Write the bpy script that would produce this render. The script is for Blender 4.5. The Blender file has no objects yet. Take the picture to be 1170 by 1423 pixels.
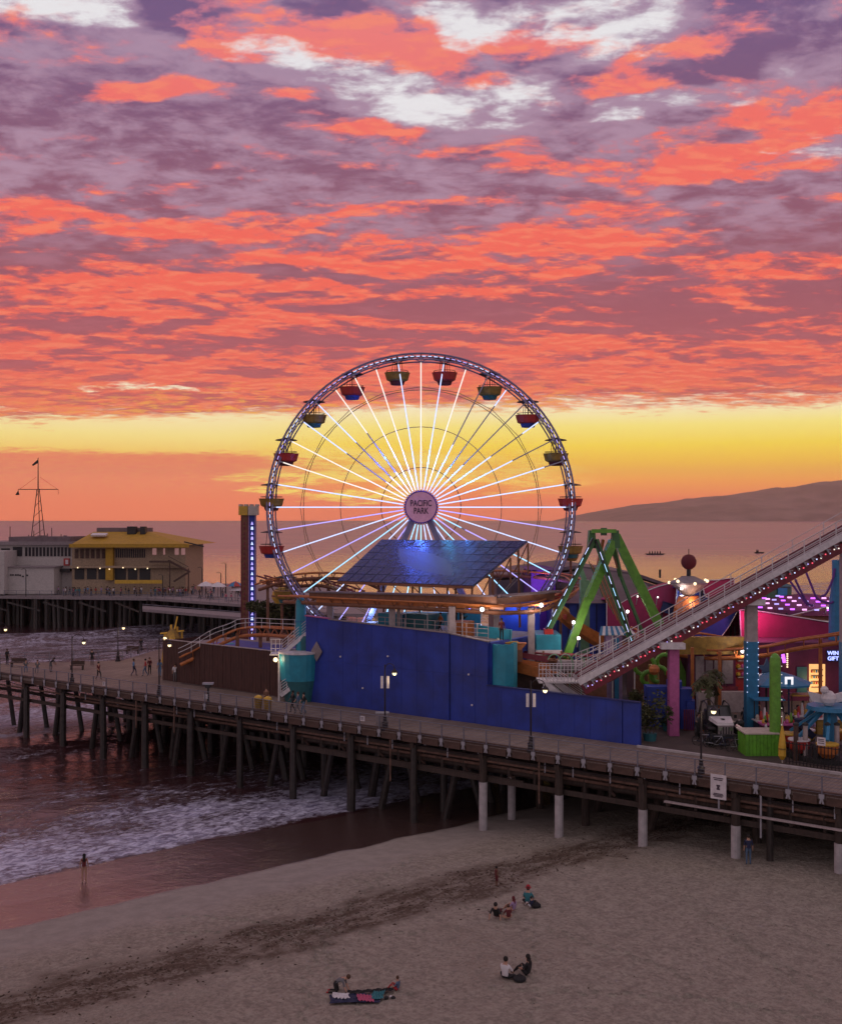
import bpy, bmesh, math, random
import numpy as np
from mathutils import Vector, Matrix
random.seed(7)
SC = bpy.context.scene
COL = SC.collection
F, CX, HY, CZ = 1500.0, 585.0, 722.0, 22.0      # focal length and horizon of the photograph in its pixels; camera 22 m above the sea

# ------------------------------------------------------------------ camera
cam_d = bpy.data.cameras.new('camera')
cam = bpy.data.objects.new('camera', cam_d)
COL.objects.link(cam)
cam.location = (0, 0, CZ)
cam.rotation_euler = (math.radians(90), 0, 0)
cam_d.sensor_fit = 'HORIZONTAL'
cam_d.sensor_width = 36.0
cam_d.lens = F / 1170 * 36
cam_d.shift_y = (HY - 711.5) / 1170
cam_d.clip_start = 0.5
cam_d.clip_end = 80000
SC.camera = cam
SC.view_settings.view_transform = 'Standard'
SC.view_settings.look = 'None'
SC.view_settings.exposure = 0.0
SC.view_settings.gamma = 1.0
SC.cycles.max_bounces = 6
SC.cycles.volume_bounces = 0
SC.cycles.use_denoising = True
SC.cycles.caustics_reflective = False
SC.cycles.caustics_refractive = False
SC.cycles.sample_clamp_indirect = 4.0

def lin(c):
    return tuple(((v / 255) / 12.92 if v / 255 <= 0.04045 else ((v / 255 + 0.055) / 1.055) ** 2.4) for v in c[:3])

# ------------------------------------------------------------------ node helper
class X:
    """a value in a node tree; arithmetic on it adds Math nodes"""
    nt = None
    def __init__(s, v): s.v = v
    @staticmethod
    def put(sock, v):
        if isinstance(v, X): v = v.v
        if isinstance(v, bpy.types.NodeSocket): X.nt.links.new(v, sock)
        else:
            try: sock.default_value = v
            except Exception: sock.default_value = (*v, 1.0)
    @staticmethod
    def m(op, a, b=0.0, c=0.0, clamp=False):
        n = X.nt.nodes.new('ShaderNodeMath'); n.operation = op; n.use_clamp = clamp
        X.put(n.inputs[0], a); X.put(n.inputs[1], b); X.put(n.inputs[2], c)
        return X(n.outputs[0])
    def __add__(s, o): return X.m('ADD', s, o)
    __radd__ = __add__
    def __sub__(s, o): return X.m('SUBTRACT', s, o)
    def __rsub__(s, o): return X.m('SUBTRACT', o, s)
    def __mul__(s, o): return X.m('MULTIPLY', s, o)
    __rmul__ = __mul__
    def __truediv__(s, o): return X.m('DIVIDE', s, o)
    def __rtruediv__(s, o): return X.m('DIVIDE', o, s)
def xmax(a, b): return X.m('MAXIMUM', a, b)
def xmin(a, b): return X.m('MINIMUM', a, b)
def clamp(a): return X.m('ADD', a, 0.0, clamp=True)
def sstep(a, lo, hi, o0=0.0, o1=1.0):
    n = X.nt.nodes.new('ShaderNodeMapRange'); n.interpolation_type = 'SMOOTHSTEP'
    for i, v in enumerate((a, lo, hi, o0, o1)): X.put(n.inputs[i], v)
    return X(n.outputs[0])
def lstep(a, lo, hi, o0=0.0, o1=1.0):
    n = X.nt.nodes.new('ShaderNodeMapRange'); n.clamp = True
    for i, v in enumerate((a, lo, hi, o0, o1)): X.put(n.inputs[i], v)
    return X(n.outputs[0])
def mixc(f, a, b):
    n = X.nt.nodes.new('ShaderNodeMix'); n.data_type = 'RGBA'
    X.put(n.inputs[0], f); X.put(n.inputs[6], a); X.put(n.inputs[7], b)
    return X(n.outputs[2])
def comb(x, y, z=0.0):
    n = X.nt.nodes.new('ShaderNodeCombineXYZ')
    for i, v in enumerate((x, y, z)): X.put(n.inputs[i], v)
    return X(n.outputs[0])
def sep(v):
    n = X.nt.nodes.new('ShaderNodeSeparateXYZ'); X.put(n.inputs[0], v)
    return X(n.outputs[0]), X(n.outputs[1]), X(n.outputs[2])
def noise(vec, scale=1.0, detail=4.0, rough=0.55, dist=0.0, dim='3D'):
    n = X.nt.nodes.new('ShaderNodeTexNoise'); n.noise_dimensions = dim
    X.put(n.inputs['Vector'], vec); n.inputs['Scale'].default_value = scale
    n.inputs['Detail'].default_value = detail; n.inputs['Roughness'].default_value = rough
    n.inputs['Distortion'].default_value = dist
    return X(n.outputs[0])
def ramp(f, stops):
    n = X.nt.nodes.new('ShaderNodeValToRGB'); e = n.color_ramp.elements
    X.put(n.inputs[0], f)
    while len(e) < len(stops): e.new(0.5)
    for k, (p, c) in zip(e, stops):
        k.position = p; k.color = (*lin(c), 1)
    return X(n.outputs[0])
def vadd(a, b):
    n = X.nt.nodes.new('ShaderNodeVectorMath'); n.operation = 'ADD'
    X.put(n.inputs[0], a); X.put(n.inputs[1], b); return X(n.outputs[0])

# ------------------------------------------------------------------ sky: a dusk sky with a lit cloud deck
world = bpy.data.worlds.new('World'); SC.world = world; world.use_nodes = True
nt = world.node_tree; nt.nodes.clear(); X.nt = nt
tc = nt.nodes.new('ShaderNodeTexCoord')
dx, dy, dz = sep(X(tc.outputs['Generated']))
hyp = X.m('SQRT', dx * dx + dy * dy)
A = X.m('ARCTAN2', dx, dy)                       # azimuth from the sunset, radians
E = dz / xmax(hyp, 0.02)                         # tangent of the elevation
def pe(px, py):                                  # the direction of a photograph pixel
    a = math.atan((px - CX) / F)
    return a, (HY - py) / F * math.cos(a)
# cloud-deck coordinates: looking at a flat layer overhead
dn = xmax(dz, 0.0) + 0.10
P1 = comb(dx / dn, dy / dn, 0.0)
w1 = noise(P1, 2.3, 5, 0.6)
P1s = comb(dx / dn * 0.75, dy / dn * 0.9, 3.1)
w2 = noise(P1s, 1.7, 3, 0.5)
AE = vadd(comb(A, E), comb((w1 - 0.5) * 0.20, (w2 - 0.5) * 0.085 + (w1 - 0.5) * 0.05))
def blob(px, py, rx, ry, k=1.0):
    a, e = pe(px, py)
    n = nt.nodes.new('ShaderNodeVectorMath'); n.operation = 'SUBTRACT'
    X.put(n.inputs[0], AE); n.inputs[1].default_value = (a, e, 0)
    d = nt.nodes.new('ShaderNodeVectorMath'); d.operation = 'MULTIPLY'
    nt.links.new(n.outputs[0], d.inputs[0]); d.inputs[1].default_value = (F / rx, F / ry, 0)
    q = nt.nodes.new('ShaderNodeVectorMath'); q.operation = 'DOT_PRODUCT'
    nt.links.new(d.outputs[0], q.inputs[0]); nt.links.new(d.outputs[0], q.inputs[1])
    return X.m('MULTIPLY', X.m('SUBTRACT', 1.0, X(q.outputs[1]), clamp=True), k)
def blobs(lst):
    r = None
    for b in lst:
        v = blob(*b); r = v if r is None else r + v
    return r
S = noise(comb(dx / dn * 1.15, dy / dn * 0.85, 7.7), 2.6, 7, 0.60, 0.25)     # lit / shaded patches
S2 = noise(comb(dx / dn * 1.2, dy / dn * 1.5, 1.3), 6.5, 6, 0.62, 0.2)
S3 = noise(comb(dx / dn * 1.1, dy / dn * 1.9, 2.2), 15.0, 4, 0.6, 0.1)
fine = noise(comb(dx / dn * 1.6, dy / dn * 3.0, 5.0), 7.0, 5, 0.6)
# clear sky behind the clouds
yR = ramp(lstep(E, 0.0, 0.20), [(0.0, (226, 118, 84)), (0.09, (236, 120, 76)), (0.17, (246, 156, 60)), (0.26, (252, 198, 46)),
          (0.34, (255, 224, 62)), (0.43, (255, 238, 128)), (0.52, (255, 244, 202)), (1.0, (238, 237, 240))])
yL = ramp(lstep(E, 0.0, 0.20), [(0.0, (236, 118, 82)), (0.10, (243, 130, 78)), (0.28, (238, 130, 92)),
          (0.30, (254, 214, 96)), (0.38, (255, 236, 140)), (0.5, (255, 242, 196)), (1.0, (238, 237, 240))])
lwarp = (w1 - 0.5) * 0.06
left = sstep(A + lwarp, -0.20, -0.03)
clear = mixc(left, yL, yR)
bankl = clamp(sstep(E + (fine - 0.5) * 0.020 + (w1 - 0.5) * 0.012, 0.056, 0.064, 1.0, 0.0) * (1.0 - left))
salmon = mixc(sstep(fine, 0.35, 0.7), lin((233, 118, 86)), lin((246, 150, 84)))
salmon = mixc(sstep(E, 0.012, 0.035, 1.0, 0.0), salmon, lin((243, 124, 80)))
clear = mixc(bankl * 0.9, clear, salmon)
glow = blobs([(490, 655, 185, 34, 1.25), (610, 655, 240, 26, .7)])
clear = mixc(clamp(glow * 1.3 * sstep(S2 + fine, 0.75, 1.15)), clear, lin((255, 226, 96)))
# white gaps high up and the cloud deck's lower edge
gap = blobs([(70, 10, 165, 38, 1.0), (440, 92, 170, 34, .95), (640, 130, 190, 42, 1.0), (640, 30, 95, 40, .7), (900, 55, 150, 60, .75),
             (930, 145, 140, 26, .95), (1130, 190, 95, 18, .95), (1085, 95, 45, 22, .4), (780, 30, 150, 34, .75),
             (235, 547, 80, 8, .8), (150, 552, 50, 7, .45), (1160, 20, 60, 20, .5)])
cb = blobs([(500, 35, 120, 50, .9), (280, 35, 95, 55, .9), (700, 45, 48, 40, .9), (820, 33, 70, 14, .8), (1010, 60, 130, 75, .9), (860, 100, 90, 26, .8), (560, -60, 900, 60, .35)])
low = lstep(A, -0.35, -0.02, 0.088, 0.104)
cov_low = sstep(E + (fine - 0.5) * 0.034 + (S2 - 0.5) * 0.022 + (w1 - 0.5) * 0.034 + (noise(comb(A * 5.0, E * 30.0, 3.0), 1.0, 4, 0.6) - 0.5) * 0.022 - low, -0.007, 0.008)
hole = sstep(gap - cb * 0.8 + (S2 - 0.5) * 3.0 + (S - 0.5) * 2.2 + (S3 - 0.5) * 1.3 + (fine - 0.5) * 0.4, 0.26, 1.15) * sstep(gap, 0.02, 0.2)
wisps = sstep(S2 * 0.5 + fine * 0.5 + sstep(E, 0.05, 0.10, -0.12, 0.0), 0.60, 0.66, 0.0, 0.6) * sstep(E, 0.02, 0.06)
cover = clamp(cov_low * (1.0 - hole))
# lit against shaded: the under-lit flank of each billow faces the sunset, so compare the deck with itself a step away
mauve = blobs([(90, 130, 240, 95, .8), (360, 215, 260, 70, .8), (120, 260, 260, 45, .6), (620, 190, 110, 90, .5), (860, 170, 130, 40, .6), (1040, 310, 200, 62, .95),
               (1110, 60, 90, 80, .8), (640, 300, 170, 55, .65), (870, 380, 110, 20, .8), (380, 372, 110, 20, .8), (130, 455, 150, 26, .7), (700, 430, 330, 36, .85),
               (560, 375, 120, 16, .6), (1000, 440, 260, 45, .8), (60, 350, 110, 26, .4), (480, 480, 260, 24, .35)])
coral = blobs([(420, 60, 200, 48, .9), (560, 45, 90, 40, .6), (300, 95, 60, 20, .5), (1000, 50, 80, 50, .6), (870, 108, 100, 28, .8), (480, 175, 130, 30, .95), (410, 136, 70, 14, .9),
               (160, 122, 60, 20, .8), (1100, 170, 190, 45, .8), (980, 215, 200, 30, .5), (650, 230, 130, 22, .7), (700, 205, 60, 12, .6), (60, 290, 120, 22, .9),
               (760, 270, 150, 26, .5), (420, 330, 420, 34, .55), (800, 345, 240, 40, .7), (300, 420, 380, 26, .6), (600, 400, 300, 20, .5), (1100, 385, 160, 18, .6),
               (200, 500, 300, 30, .4), (600, 520, 400, 30, .5), (1000, 500, 300, 26, .4)])
def deck(kx, ky, z0, sc, det, ro, di, dd):
    return noise(comb(dx / dn * kx, (dy / dn + dd) * ky, z0), sc, det, ro, di)
b1 = deck(1.0, 1.25, 11.0, 3.4, 6, .58, .35, 0.0) - deck(1.0, 1.25, 11.0, 3.4, 6, .58, .35, .075)
b2 = deck(1.15, 1.6, 4.0, 8.5, 5, .60, .25, 0.0) - deck(1.15, 1.6, 4.0, 8.5, 5, .60, .25, .030)
hi = lstep(E, 0.09, 0.45)
emb = b1 * 1.45 + b2 * lstep(E, 0.10, 0.24, 0.22, 0.45)
dens = S * 0.66 + S2 * 0.36 + S3 * 0.13 - 0.075
litv = dens * 0.95 + emb * 0.9 + coral * 0.26 - mauve * 0.17 + sstep(E, 0.10, 0.36, 0.085, -0.005) + 0.015
lit = sstep(litv, 0.43, 0.70)
frontw = sstep(X.m('ABSOLUTE', A), 0.7, 2.2, 1.0, 0.0)
litc = ramp(hi, [(0.0, (240, 126, 80)), (0.10, (238, 102, 82)), (0.40, (248, 102, 84)), (0.75, (246, 112, 102)), (1.0, (242, 126, 124))])
midc = ramp(hi, [(0.0, (226, 104, 82)), (0.14, (208, 92, 92)), (0.40, (196, 92, 98)), (0.70, (190, 104, 120)), (1.0, (186, 116, 142))])
shdc = ramp(hi, [(0.0, (206, 92, 84)), (0.14, (170, 84, 94)), (0.40, (146, 86, 104)), (0.70, (130, 88, 118)), (1.0, (112, 88, 132))])
light2 = sstep(S2 * 0.7 + S3 * 0.4 - b1 * 0.5, 0.50, 0.80)
shdc = mixc(light2, shdc, mixc(0.26, shdc, mixc(hi, lin((206, 118, 122)), lin((182, 126, 152)))))
litc = mixc(sstep(S3 + b2 * 1.5, 0.45, 0.72), litc, mixc(0.45, litc, lin((255, 150, 110))))
cloud = mixc(sstep(lit, 0.0, 0.5), shdc, midc)
cloud = mixc(sstep(lit, 0.4, 1.0), cloud, litc)
rim = sstep(gap - cb * 0.8 + (S2 - 0.5) * 2.5, -0.45, 0.40) * sstep(E, 0.2, 0.3)
cloud = mixc(rim * (1.0 - lit) * 0.40, cloud, lin((188, 152, 176)))
gold = clamp(sstep(E + (S2 - 0.5) * 0.05, 0.100, 0.138, 1.0, 0.0) * sstep(fine + S2 * 0.6, 0.80, 0.94)) * sstep(X.m('ABSOLUTE', A + 0.05), 0.12, 0.34, 1.0, 0.25)
cloud = mixc(gold * 0.8, cloud, lin((250, 186, 60)))
rim = sstep(gap - cb * 0.8 + (S2 - 0.5) * 2.5, -0.35, 0.35) * sstep(E, 0.2, 0.3)
cloud = mixc(rim * (1.0 - lit) * 0.45, cloud, lin((186, 160, 184)))
sky = mixc(cover, clear, cloud)
sky = mixc(wisps * (1.0 - cov_low) * 0.8, sky, lin((226, 132, 84)))
# away from the sunset and overhead the same deck is unlit: blue-grey dusk
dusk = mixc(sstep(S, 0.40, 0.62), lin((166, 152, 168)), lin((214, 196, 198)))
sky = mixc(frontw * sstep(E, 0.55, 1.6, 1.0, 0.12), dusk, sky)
below = sstep(dz, -0.004, 0.0)
sky = mixc(below, lin((60, 48, 56)), sky)
nish = nt.nodes.new('ShaderNodeTexSky'); nish.sky_type = 'NISHITA'; nish.sun_disc = False
nish.sun_elevation = math.radians(-1.0); nish.sun_rotation = math.radians(-3.5)
# the sunset is bright enough to carry through the sea air in front of it
Lp = xmin(20000.0, 738.0 / xmax(E, 0.01)); Tr = X.m('EXPONENT', Lp * -4.4e-5); boost = 1.0 / (Tr + (1.0 - Tr) * 0.22)
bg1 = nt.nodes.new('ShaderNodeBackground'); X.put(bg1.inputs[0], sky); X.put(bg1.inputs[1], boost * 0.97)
bg2 = nt.nodes.new('ShaderNodeBackground'); nt.links.new(nish.outputs[0], bg2.inputs[0]); bg2.inputs[1].default_value = 0.05
mx = nt.nodes.new('ShaderNodeMixShader'); mx.inputs[0].default_value = 0.05
out = nt.nodes.new('ShaderNodeOutputWorld')
nt.links.new(bg1.outputs[0], mx.inputs[1]); nt.links.new(bg2.outputs[0], mx.inputs[2]); nt.links.new(mx.outputs[0], out.inputs[0])
world.cycles.sampling_method = 'MANUAL'; world.cycles.sample_map_resolution = 512

sun_d = bpy.data.lights.new('sun', 'SUN'); sun_d.energy = 0.12; sun_d.angle = math.radians(70); sun_d.color = (1.0, 0.62, 0.42)
sun = bpy.data.objects.new('sun', sun_d); COL.objects.link(sun)
sd = Vector((math.sin(math.radians(-3.5)), math.cos(math.radians(-3.5)), math.tan(math.radians(12.0))))
sun.rotation_euler = sd.to_track_quat('Z', 'Y').to_euler()

# ------------------------------------------------------------------ materials
MATS = {}
def mat(name, color, rough=0.6, metal=0.0, var=0.12, scale=3.0, bump=0.0, emit=None, es=0.0, spec=None, streak=None, dirt=0.0):
    if name in MATS: return MATS[name]
    m = bpy.data.materials.new(name); m.use_nodes = True
    nt = m.node_tree; X.nt = nt
    b = nt.nodes['Principled BSDF']
    tcn = nt.nodes.new('ShaderNodeTexCoord'); v = X(tcn.outputs['Object'])
    if streak:
        x, y, z = sep(v); v = comb(x * streak[0], y * streak[1], z * streak[2])
    n = noise(v, scale, 5, 0.6)
    c0 = tuple(c * (1 - var) for c in color); c1 = tuple(min(1, c * (1 + var)) for c in color)
    col = mixc(sstep(n, 0.3, 0.7), c0, c1)
    if dirt:
        n2 = noise(v, scale * 0.35, 6, 0.65)
        col = mixc(sstep(n2, 0.5, 0.72) * dirt, col, tuple(c * 0.35 + 0.02 for c in color))
    X.put(b.inputs['Base Color'], col)
    X.put(b.inputs['Roughness'], lstep(n, 0, 1, max(0.02, rough - 0.08), min(1, rough + 0.08)))
    b.inputs['Metallic'].default_value = metal
    if bump:
        bn = nt.nodes.new('ShaderNodeBump'); bn.inputs['Strength'].default_value = 0.6; bn.inputs['Distance'].default_value = bump
        X.put(bn.inputs['Height'], noise(v, scale * 3, 4, 0.6)); nt.links.new(bn.outputs[0], b.inputs['Normal'])
    if emit:
        b.inputs['Emission Color'].default_value = (*emit, 1); b.inputs['Emission Strength'].default_value = es
    MATS[name] = m
    return m
def M(n): return MATS[n]
# painted, built and worn surfaces (real base colours)
mat('timber_dark', (0.045, 0.030, 0.024), .8, bump=.01, var=.35, scale=2, streak=(4, 4, .6))
mat('timber_mid', (0.075, 0.042, 0.032), .8, bump=.01, var=.3, scale=2)
mat('timber_wet', (0.028, 0.022, 0.020), .45, bump=.02, var=.4, scale=3)
mat('concrete_white', (0.40, 0.37, 0.38), .8, bump=.01, var=.15, scale=2, dirt=.35)
mat('galvanised', (0.33, 0.33, 0.37), .5, .3, dirt=.2)
mat('rail_steel', (0.16, 0.16, 0.20), .5, .3)
mat('rusty_pipe', (0.13, 0.07, 0.05), .7, var=.4)
mat('blue_paint', (0.014, 0.036, 0.27), .6, var=.28, scale=.5, dirt=.4, bump=.004)
mat('blue_trim', (0.010, 0.018, 0.12), .6)
mat('turquoise', (0.020, 0.25, 0.35), .5, var=.15, scale=1.2, dirt=.2)
mat('teal_dark', (0.02, 0.12, 0.14), .6)
mat('white_paint', (0.60, 0.56, 0.58), .5, dirt=.3)
mat('cream_paint', (0.48, 0.42, 0.36), .6, dirt=.25)
mat('beige_column', (0.36, 0.30, 0.30), .7, dirt=.25)
mat('track_orange', (0.42, 0.13, 0.03), .45, var=.2, dirt=.3)
mat('track_brown', (0.20, 0.08, 0.04), .6, var=.2)
mat('track_red', (0.16, 0.015, 0.03), .5, var=.25)
mat('green_paint', (0.11, 0.30, 0.03), .45, var=.18, dirt=.2)
mat('green_dark', (0.05, 0.16, 0.05), .5)
mat('green_pale', (0.16, 0.34, 0.20), .5, dirt=.25)
mat('lime_box', (0.09, 0.30, 0.015), .6, bump=.02, var=.25)
mat('pink_paint', (0.42, 0.09, 0.26), .5, dirt=.3)
mat('column_blue', (0.02, 0.17, 0.33), .5, dirt=.25)
mat('magenta', (0.30, 0.02, 0.09), .75, var=.2, scale=.5)
mat('maroon', (0.10, 0.012, 0.05), .8, var=.25, scale=.5)
mat('purple', (0.10, 0.03, 0.22), .7)
mat('royal_blue', (0.02, 0.05, 0.32), .6, var=.3, scale=.5)
mat('navy', (0.012, 0.02, 0.09), .7)
mat('red_paint', (0.38, 0.025, 0.02), .45)
mat('yellow_paint', (0.55, 0.33, 0.03), .5, dirt=.2)
mat('mustard_roof', (0.42, 0.24, 0.02), .7, var=.12, scale=1.5, dirt=.15)
mat('ring_paint', (0.34, 0.24, 0.14), .6)
mat('olive', (0.24, 0.14, 0.02), .6, var=.25)
mat('tan_canvas', (0.26, 0.13, 0.09), .9)
mat('grey_roof', (0.16, 0.12, 0.13), .85, var=.2, scale=.6)
mat('grey_wall', (0.24, 0.20, 0.21), .85, var=.15, dirt=.3)
mat('brown_fence', (0.060, 0.024, 0.020), .8, var=.35, bump=.01, streak=(3, 3, .4))
mat('charcoal', (0.018, 0.018, 0.020), .6)
mat('black_metal', (0.02, 0.015, 0.02), .45, .3)
mat('glass_dark', (0.02, 0.02, 0.025), .08)
mat('glass_pink', (0.30, 0.16, 0.18), .1, emit=(.75, .38, .35), es=.25)
mat('harbor_white', (0.46, 0.42, 0.40), .8, var=.1, dirt=.3)
mat('restaurant_wall', (0.33, 0.24, 0.16), .8, var=.2, dirt=.3)
mat('rim_steel', (0.20, 0.17, 0.26), .4, .4)
mat('spoke_steel', (0.30, 0.29, 0.36), .4, .4)
mat('solar_glass', (0.014, 0.024, 0.120), .27, .0, var=.3)
mat('solar_frame', (0.10, 0.12, 0.16), .4, .5)
mat('tyre', (0.012, 0.012, 0.012), .9)
mat('chrome', (0.5, 0.5, 0.5), .25, .9)
mat('car_black', (0.014, 0.014, 0.015), .3)
mat('palm_trunk', (0.10, 0.065, 0.04), .9, bump=.02)
mat('leaf_olive', (0.055, 0.060, 0.018), .7, var=.45, scale=1)
mat('leaf_dark', (0.025, 0.040, 0.014), .7, var=.45, scale=1)
mat('sign_white', (0.62, 0.58, 0.60), .6)
mat('ink', (0.05, 0.03, 0.05), .8)
mat('hub_face', (0.42, 0.24, 0.36), .6, var=.12, emit=(.55, .20, .32), es=.22)
for n_, c_ in dict(skin_light=(.42, .24, .17), skin_brown=(.16, .08, .05), hair_black=(.012, .009, .008), hair_brown=(.07, .035, .02),
                   cloth_black=(.012, .012, .014), cloth_navy=(.015, .02, .06), cloth_white=(.60, .58, .60), cloth_red=(.35, .02, .03),
                   cloth_blue=(.10, .22, .42), cloth_teal=(.03, .17, .20), cloth_grey=(.12, .12, .13), cloth_denim=(.07, .12, .20),
                   cloth_lilac=(.32, .22, .38), cloth_maroon=(.11, .015, .02), cloth_orange=(.45, .14, .04), cloth_pink=(.42, .08, .16)).items():
    mat(n_, c_, .85, var=.1)
def glowmat(name, c, s): return mat(name, tuple(min(1, v * .5) for v in c), .5, emit=c, es=s)
glowmat('led_white', (.58, .68, 1.0), 1.3)
glowmat('led_warm', (1.0, .90, .80), 1.05)
glowmat('led_cyan', (.38, .74, 1.0), 1.3)
glowmat('led_violet', (.50, .42, 1.0), 1.1)
mat('led_off', (.30, .28, .36), .4)
glowmat('led_red', (1.0, .10, .16), 1.3)
glowmat('led_purple', (.55, .12, 1.0), 2.0)
glowmat('led_pink', (.95, .45, .9), 1.5)
glowmat('lamp_globe', (1.0, .80, .46), 1.7)
glowmat('flood', (1.0, .86, .82), 3.0)
glowmat('bulb', (1.0, .75, .45), 1.8)
glowmat('shop_glow', (1.0, .55, .20), .9)
glowmat('neon_blue', (.35, .42, 1.0), 2.2)
glowmat('panel_lit', (.95, .95, 1.0), .9)

# ------------------------------------------------------------------ mesh and object helpers
class MB:
    def __init__(s): s.v = []; s.f = []; s.mi = []
    def add(s, vs, fs, mi=0):
        o = len(s.v); s.v += [tuple(v) for v in vs]; s.f += [tuple(i + o for i in f) for f in fs]; s.mi += [mi] * len(fs); return s
    def box(s, x0, x1, y0, y1, z0, z1, mi=0):
        return s.add([(x0, y0, z0), (x1, y0, z0), (x1, y1, z0), (x0, y1, z0), (x0, y0, z1), (x1, y0, z1), (x1, y1, z1), (x0, y1, z1)],
                     [(0, 3, 2, 1), (4, 5, 6, 7), (0, 1, 5, 4), (1, 2, 6, 5), (2, 3, 7, 6), (3, 0, 4, 7)], mi)
    def hexa(s, b, t, mi=0):
        n = len(b)
        return s.add(list(b) + list(t), [tuple(reversed(range(n))), tuple(range(n, 2 * n))] + [(i, (i + 1) % n, (i + 1) % n + n, i + n) for i in range(n)], mi)
    def prism(s, poly, z0, z1, mi=0):                       # footprint polygon (x, y) counter-clockwise
        a = sum(poly[i][0] * poly[(i + 1) % len(poly)][1] - poly[(i + 1) % len(poly)][0] * poly[i][1] for i in range(len(poly)))
        if a < 0: poly = poly[::-1]
        return s.hexa([(p[0], p[1], z0) for p in poly], [(p[0], p[1], z1) for p in poly], mi)
    def slab(s, pts, d, mi=0):                              # any flat outline in space given a thickness vector d
        d = Vector(d); return s.hexa([Vector(p) for p in pts], [Vector(p) + d for p in pts], mi)
    def beam(s, a, b, w, h=None, mi=0, up=(0, 0, 1)):
        a = Vector(a); b = Vector(b); h = w if h is None else h
        d = (b - a).normalized(); upv = Vector(up)
        if abs(d.dot(upv)) > .98: upv = Vector((0, 1, 0))
        r = d.cross(upv).normalized(); q = r.cross(d).normalized()
        c = [r * (i * w / 2) + q * (j * h / 2) for i, j in ((-1, -1), (1, -1), (1, 1), (-1, 1))]
        return s.hexa([a + k for k in c], [b + k for k in c], mi)
    def tube(s, pts, r, n=8, mi=0, cap=True):
        pts = [Vector(p) for p in pts]; rr = r if isinstance(r, (list, tuple)) else [r] * len(pts)
        rings = []; prev = None
        for i, p in enumerate(pts):
            d = (pts[min(i + 1, len(pts) - 1)] - pts[max(i - 1, 0)]).normalized()
            if prev is None:
                u = d.cross(Vector((0, 0, 1)) if abs(d.z) < .9 else Vector((0, 1, 0))).normalized()
            else: u = (prev - d * prev.dot(d)).normalized()
            prev = u; w = d.cross(u)
            rings.append([p + (u * math.cos(t * 2 * math.pi / n) + w * math.sin(t * 2 * math.pi / n)) * rr[i] for t in range(n)])
        fs = []
        for i in range(len(pts) - 1):
            for k in range(n):
                fs.append((i * n + k, i * n + (k + 1) % n, (i + 1) * n + (k + 1) % n, (i + 1) * n + k))
        if cap: fs += [tuple(reversed(range(n))), tuple(range((len(pts) - 1) * n, len(pts) * n))]
        return s.add([v for q in rings for v in q], fs, mi)
    def cyl(s, a, b, r, r2=None, n=10, mi=0): return s.tube([a, b], [r, r if r2 is None else r2], n, mi)
    def lathe(s, prof, c=(0, 0, 0), n=14, mi=0, a0=0.0):      # prof: (radius, z)
        vs = []; fs = []; c = Vector(c)
        for r, z in prof:
            for k in range(n):
                t = a0 + k * 2 * math.pi / n
                vs.append((c.x + r * math.cos(t), c.y + r * math.sin(t), c.z + z))
        for i in range(len(prof) - 1):
            for k in range(n): fs.append((i * n + k, i * n + (k + 1) % n, (i + 1) * n + (k + 1) % n, (i + 1) * n + k))
        fs += [tuple(reversed(range(n))), tuple(range((len(prof) - 1) * n, len(prof) * n))]
        return s.add(vs, fs, mi)
    def ball(s, c, r, n=10, mi=0, sz=1.0):
        h = n // 2
        return s.lathe([(r * math.sin(math.pi * i / h) + 1e-4, -r * sz * math.cos(math.pi * i / h)) for i in range(h + 1)], c, n, mi)
    def sheet(s, grid, mi=0):                               # grid of points -> quads
        R = len(grid); C = len(grid[0])
        return s.add([p for row in grid for p in row], [(i * C + j, i * C + j + 1, (i + 1) * C + j + 1, (i + 1) * C + j) for i in range(R - 1) for j in range(C - 1)], mi)

ROOT = {}
def mesh_of(mb, m, name='mesh', off=None, smooth=False):
    me = bpy.data.meshes.new(name)
    o = Vector(off) if off is not None else Vector((0, 0, 0))
    me.from_pydata([(v[0] - o.x, v[1] - o.y, v[2] - o.z) for v in mb.v], [], mb.f)
    for k in (m if isinstance(m, (list, tuple)) else [m]): me.materials.append(M(k) if isinstance(k, str) else k)
    if isinstance(m, (list, tuple)): me.polygons.foreach_set('material_index', mb.mi)
    if smooth: me.polygons.foreach_set('use_smooth', [True] * len(me.polygons))
    me.update(); return me
def thing(name, label, cat, loc=(0, 0, 0), group=None):
    o = bpy.data.objects.new(name, None); COL.objects.link(o); o.location = loc; o.empty_display_size = .3
    o['label'] = label; o['category'] = cat
    if group: o['group'] = group
    ROOT[o.name] = Vector(loc); return o
def part(name, mb, m, parent, label=None, kind=None, smooth=False):   # geometry given in world coordinates
    off = ROOT[parent.name]
    ob = bpy.data.objects.new(name, mesh_of(mb, m, name, off, smooth)); COL.objects.link(ob); ob.parent = parent
    ROOT[ob.name] = off
    if label: ob['label'] = label
    if kind: ob['kind'] = kind
    return ob
def solo(name, mb, m, label, cat, group=None, loc=(0, 0, 0), smooth=False):
    ob = bpy.data.objects.new(name, mesh_of(mb, m, name, loc, smooth)); COL.objects.link(ob); ob.location = loc
    ob['label'] = label; ob['category'] = cat
    if group: ob['group'] = group
    ROOT[ob.name] = Vector(loc); return ob
def setting(name, mb, m, kind='structure', smooth=False):
    ob = bpy.data.objects.new(name, mesh_of(mb, m, name, None, smooth)); COL.objects.link(ob); ob['kind'] = kind; ROOT[ob.name] = Vector((0, 0, 0)); return ob
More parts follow.
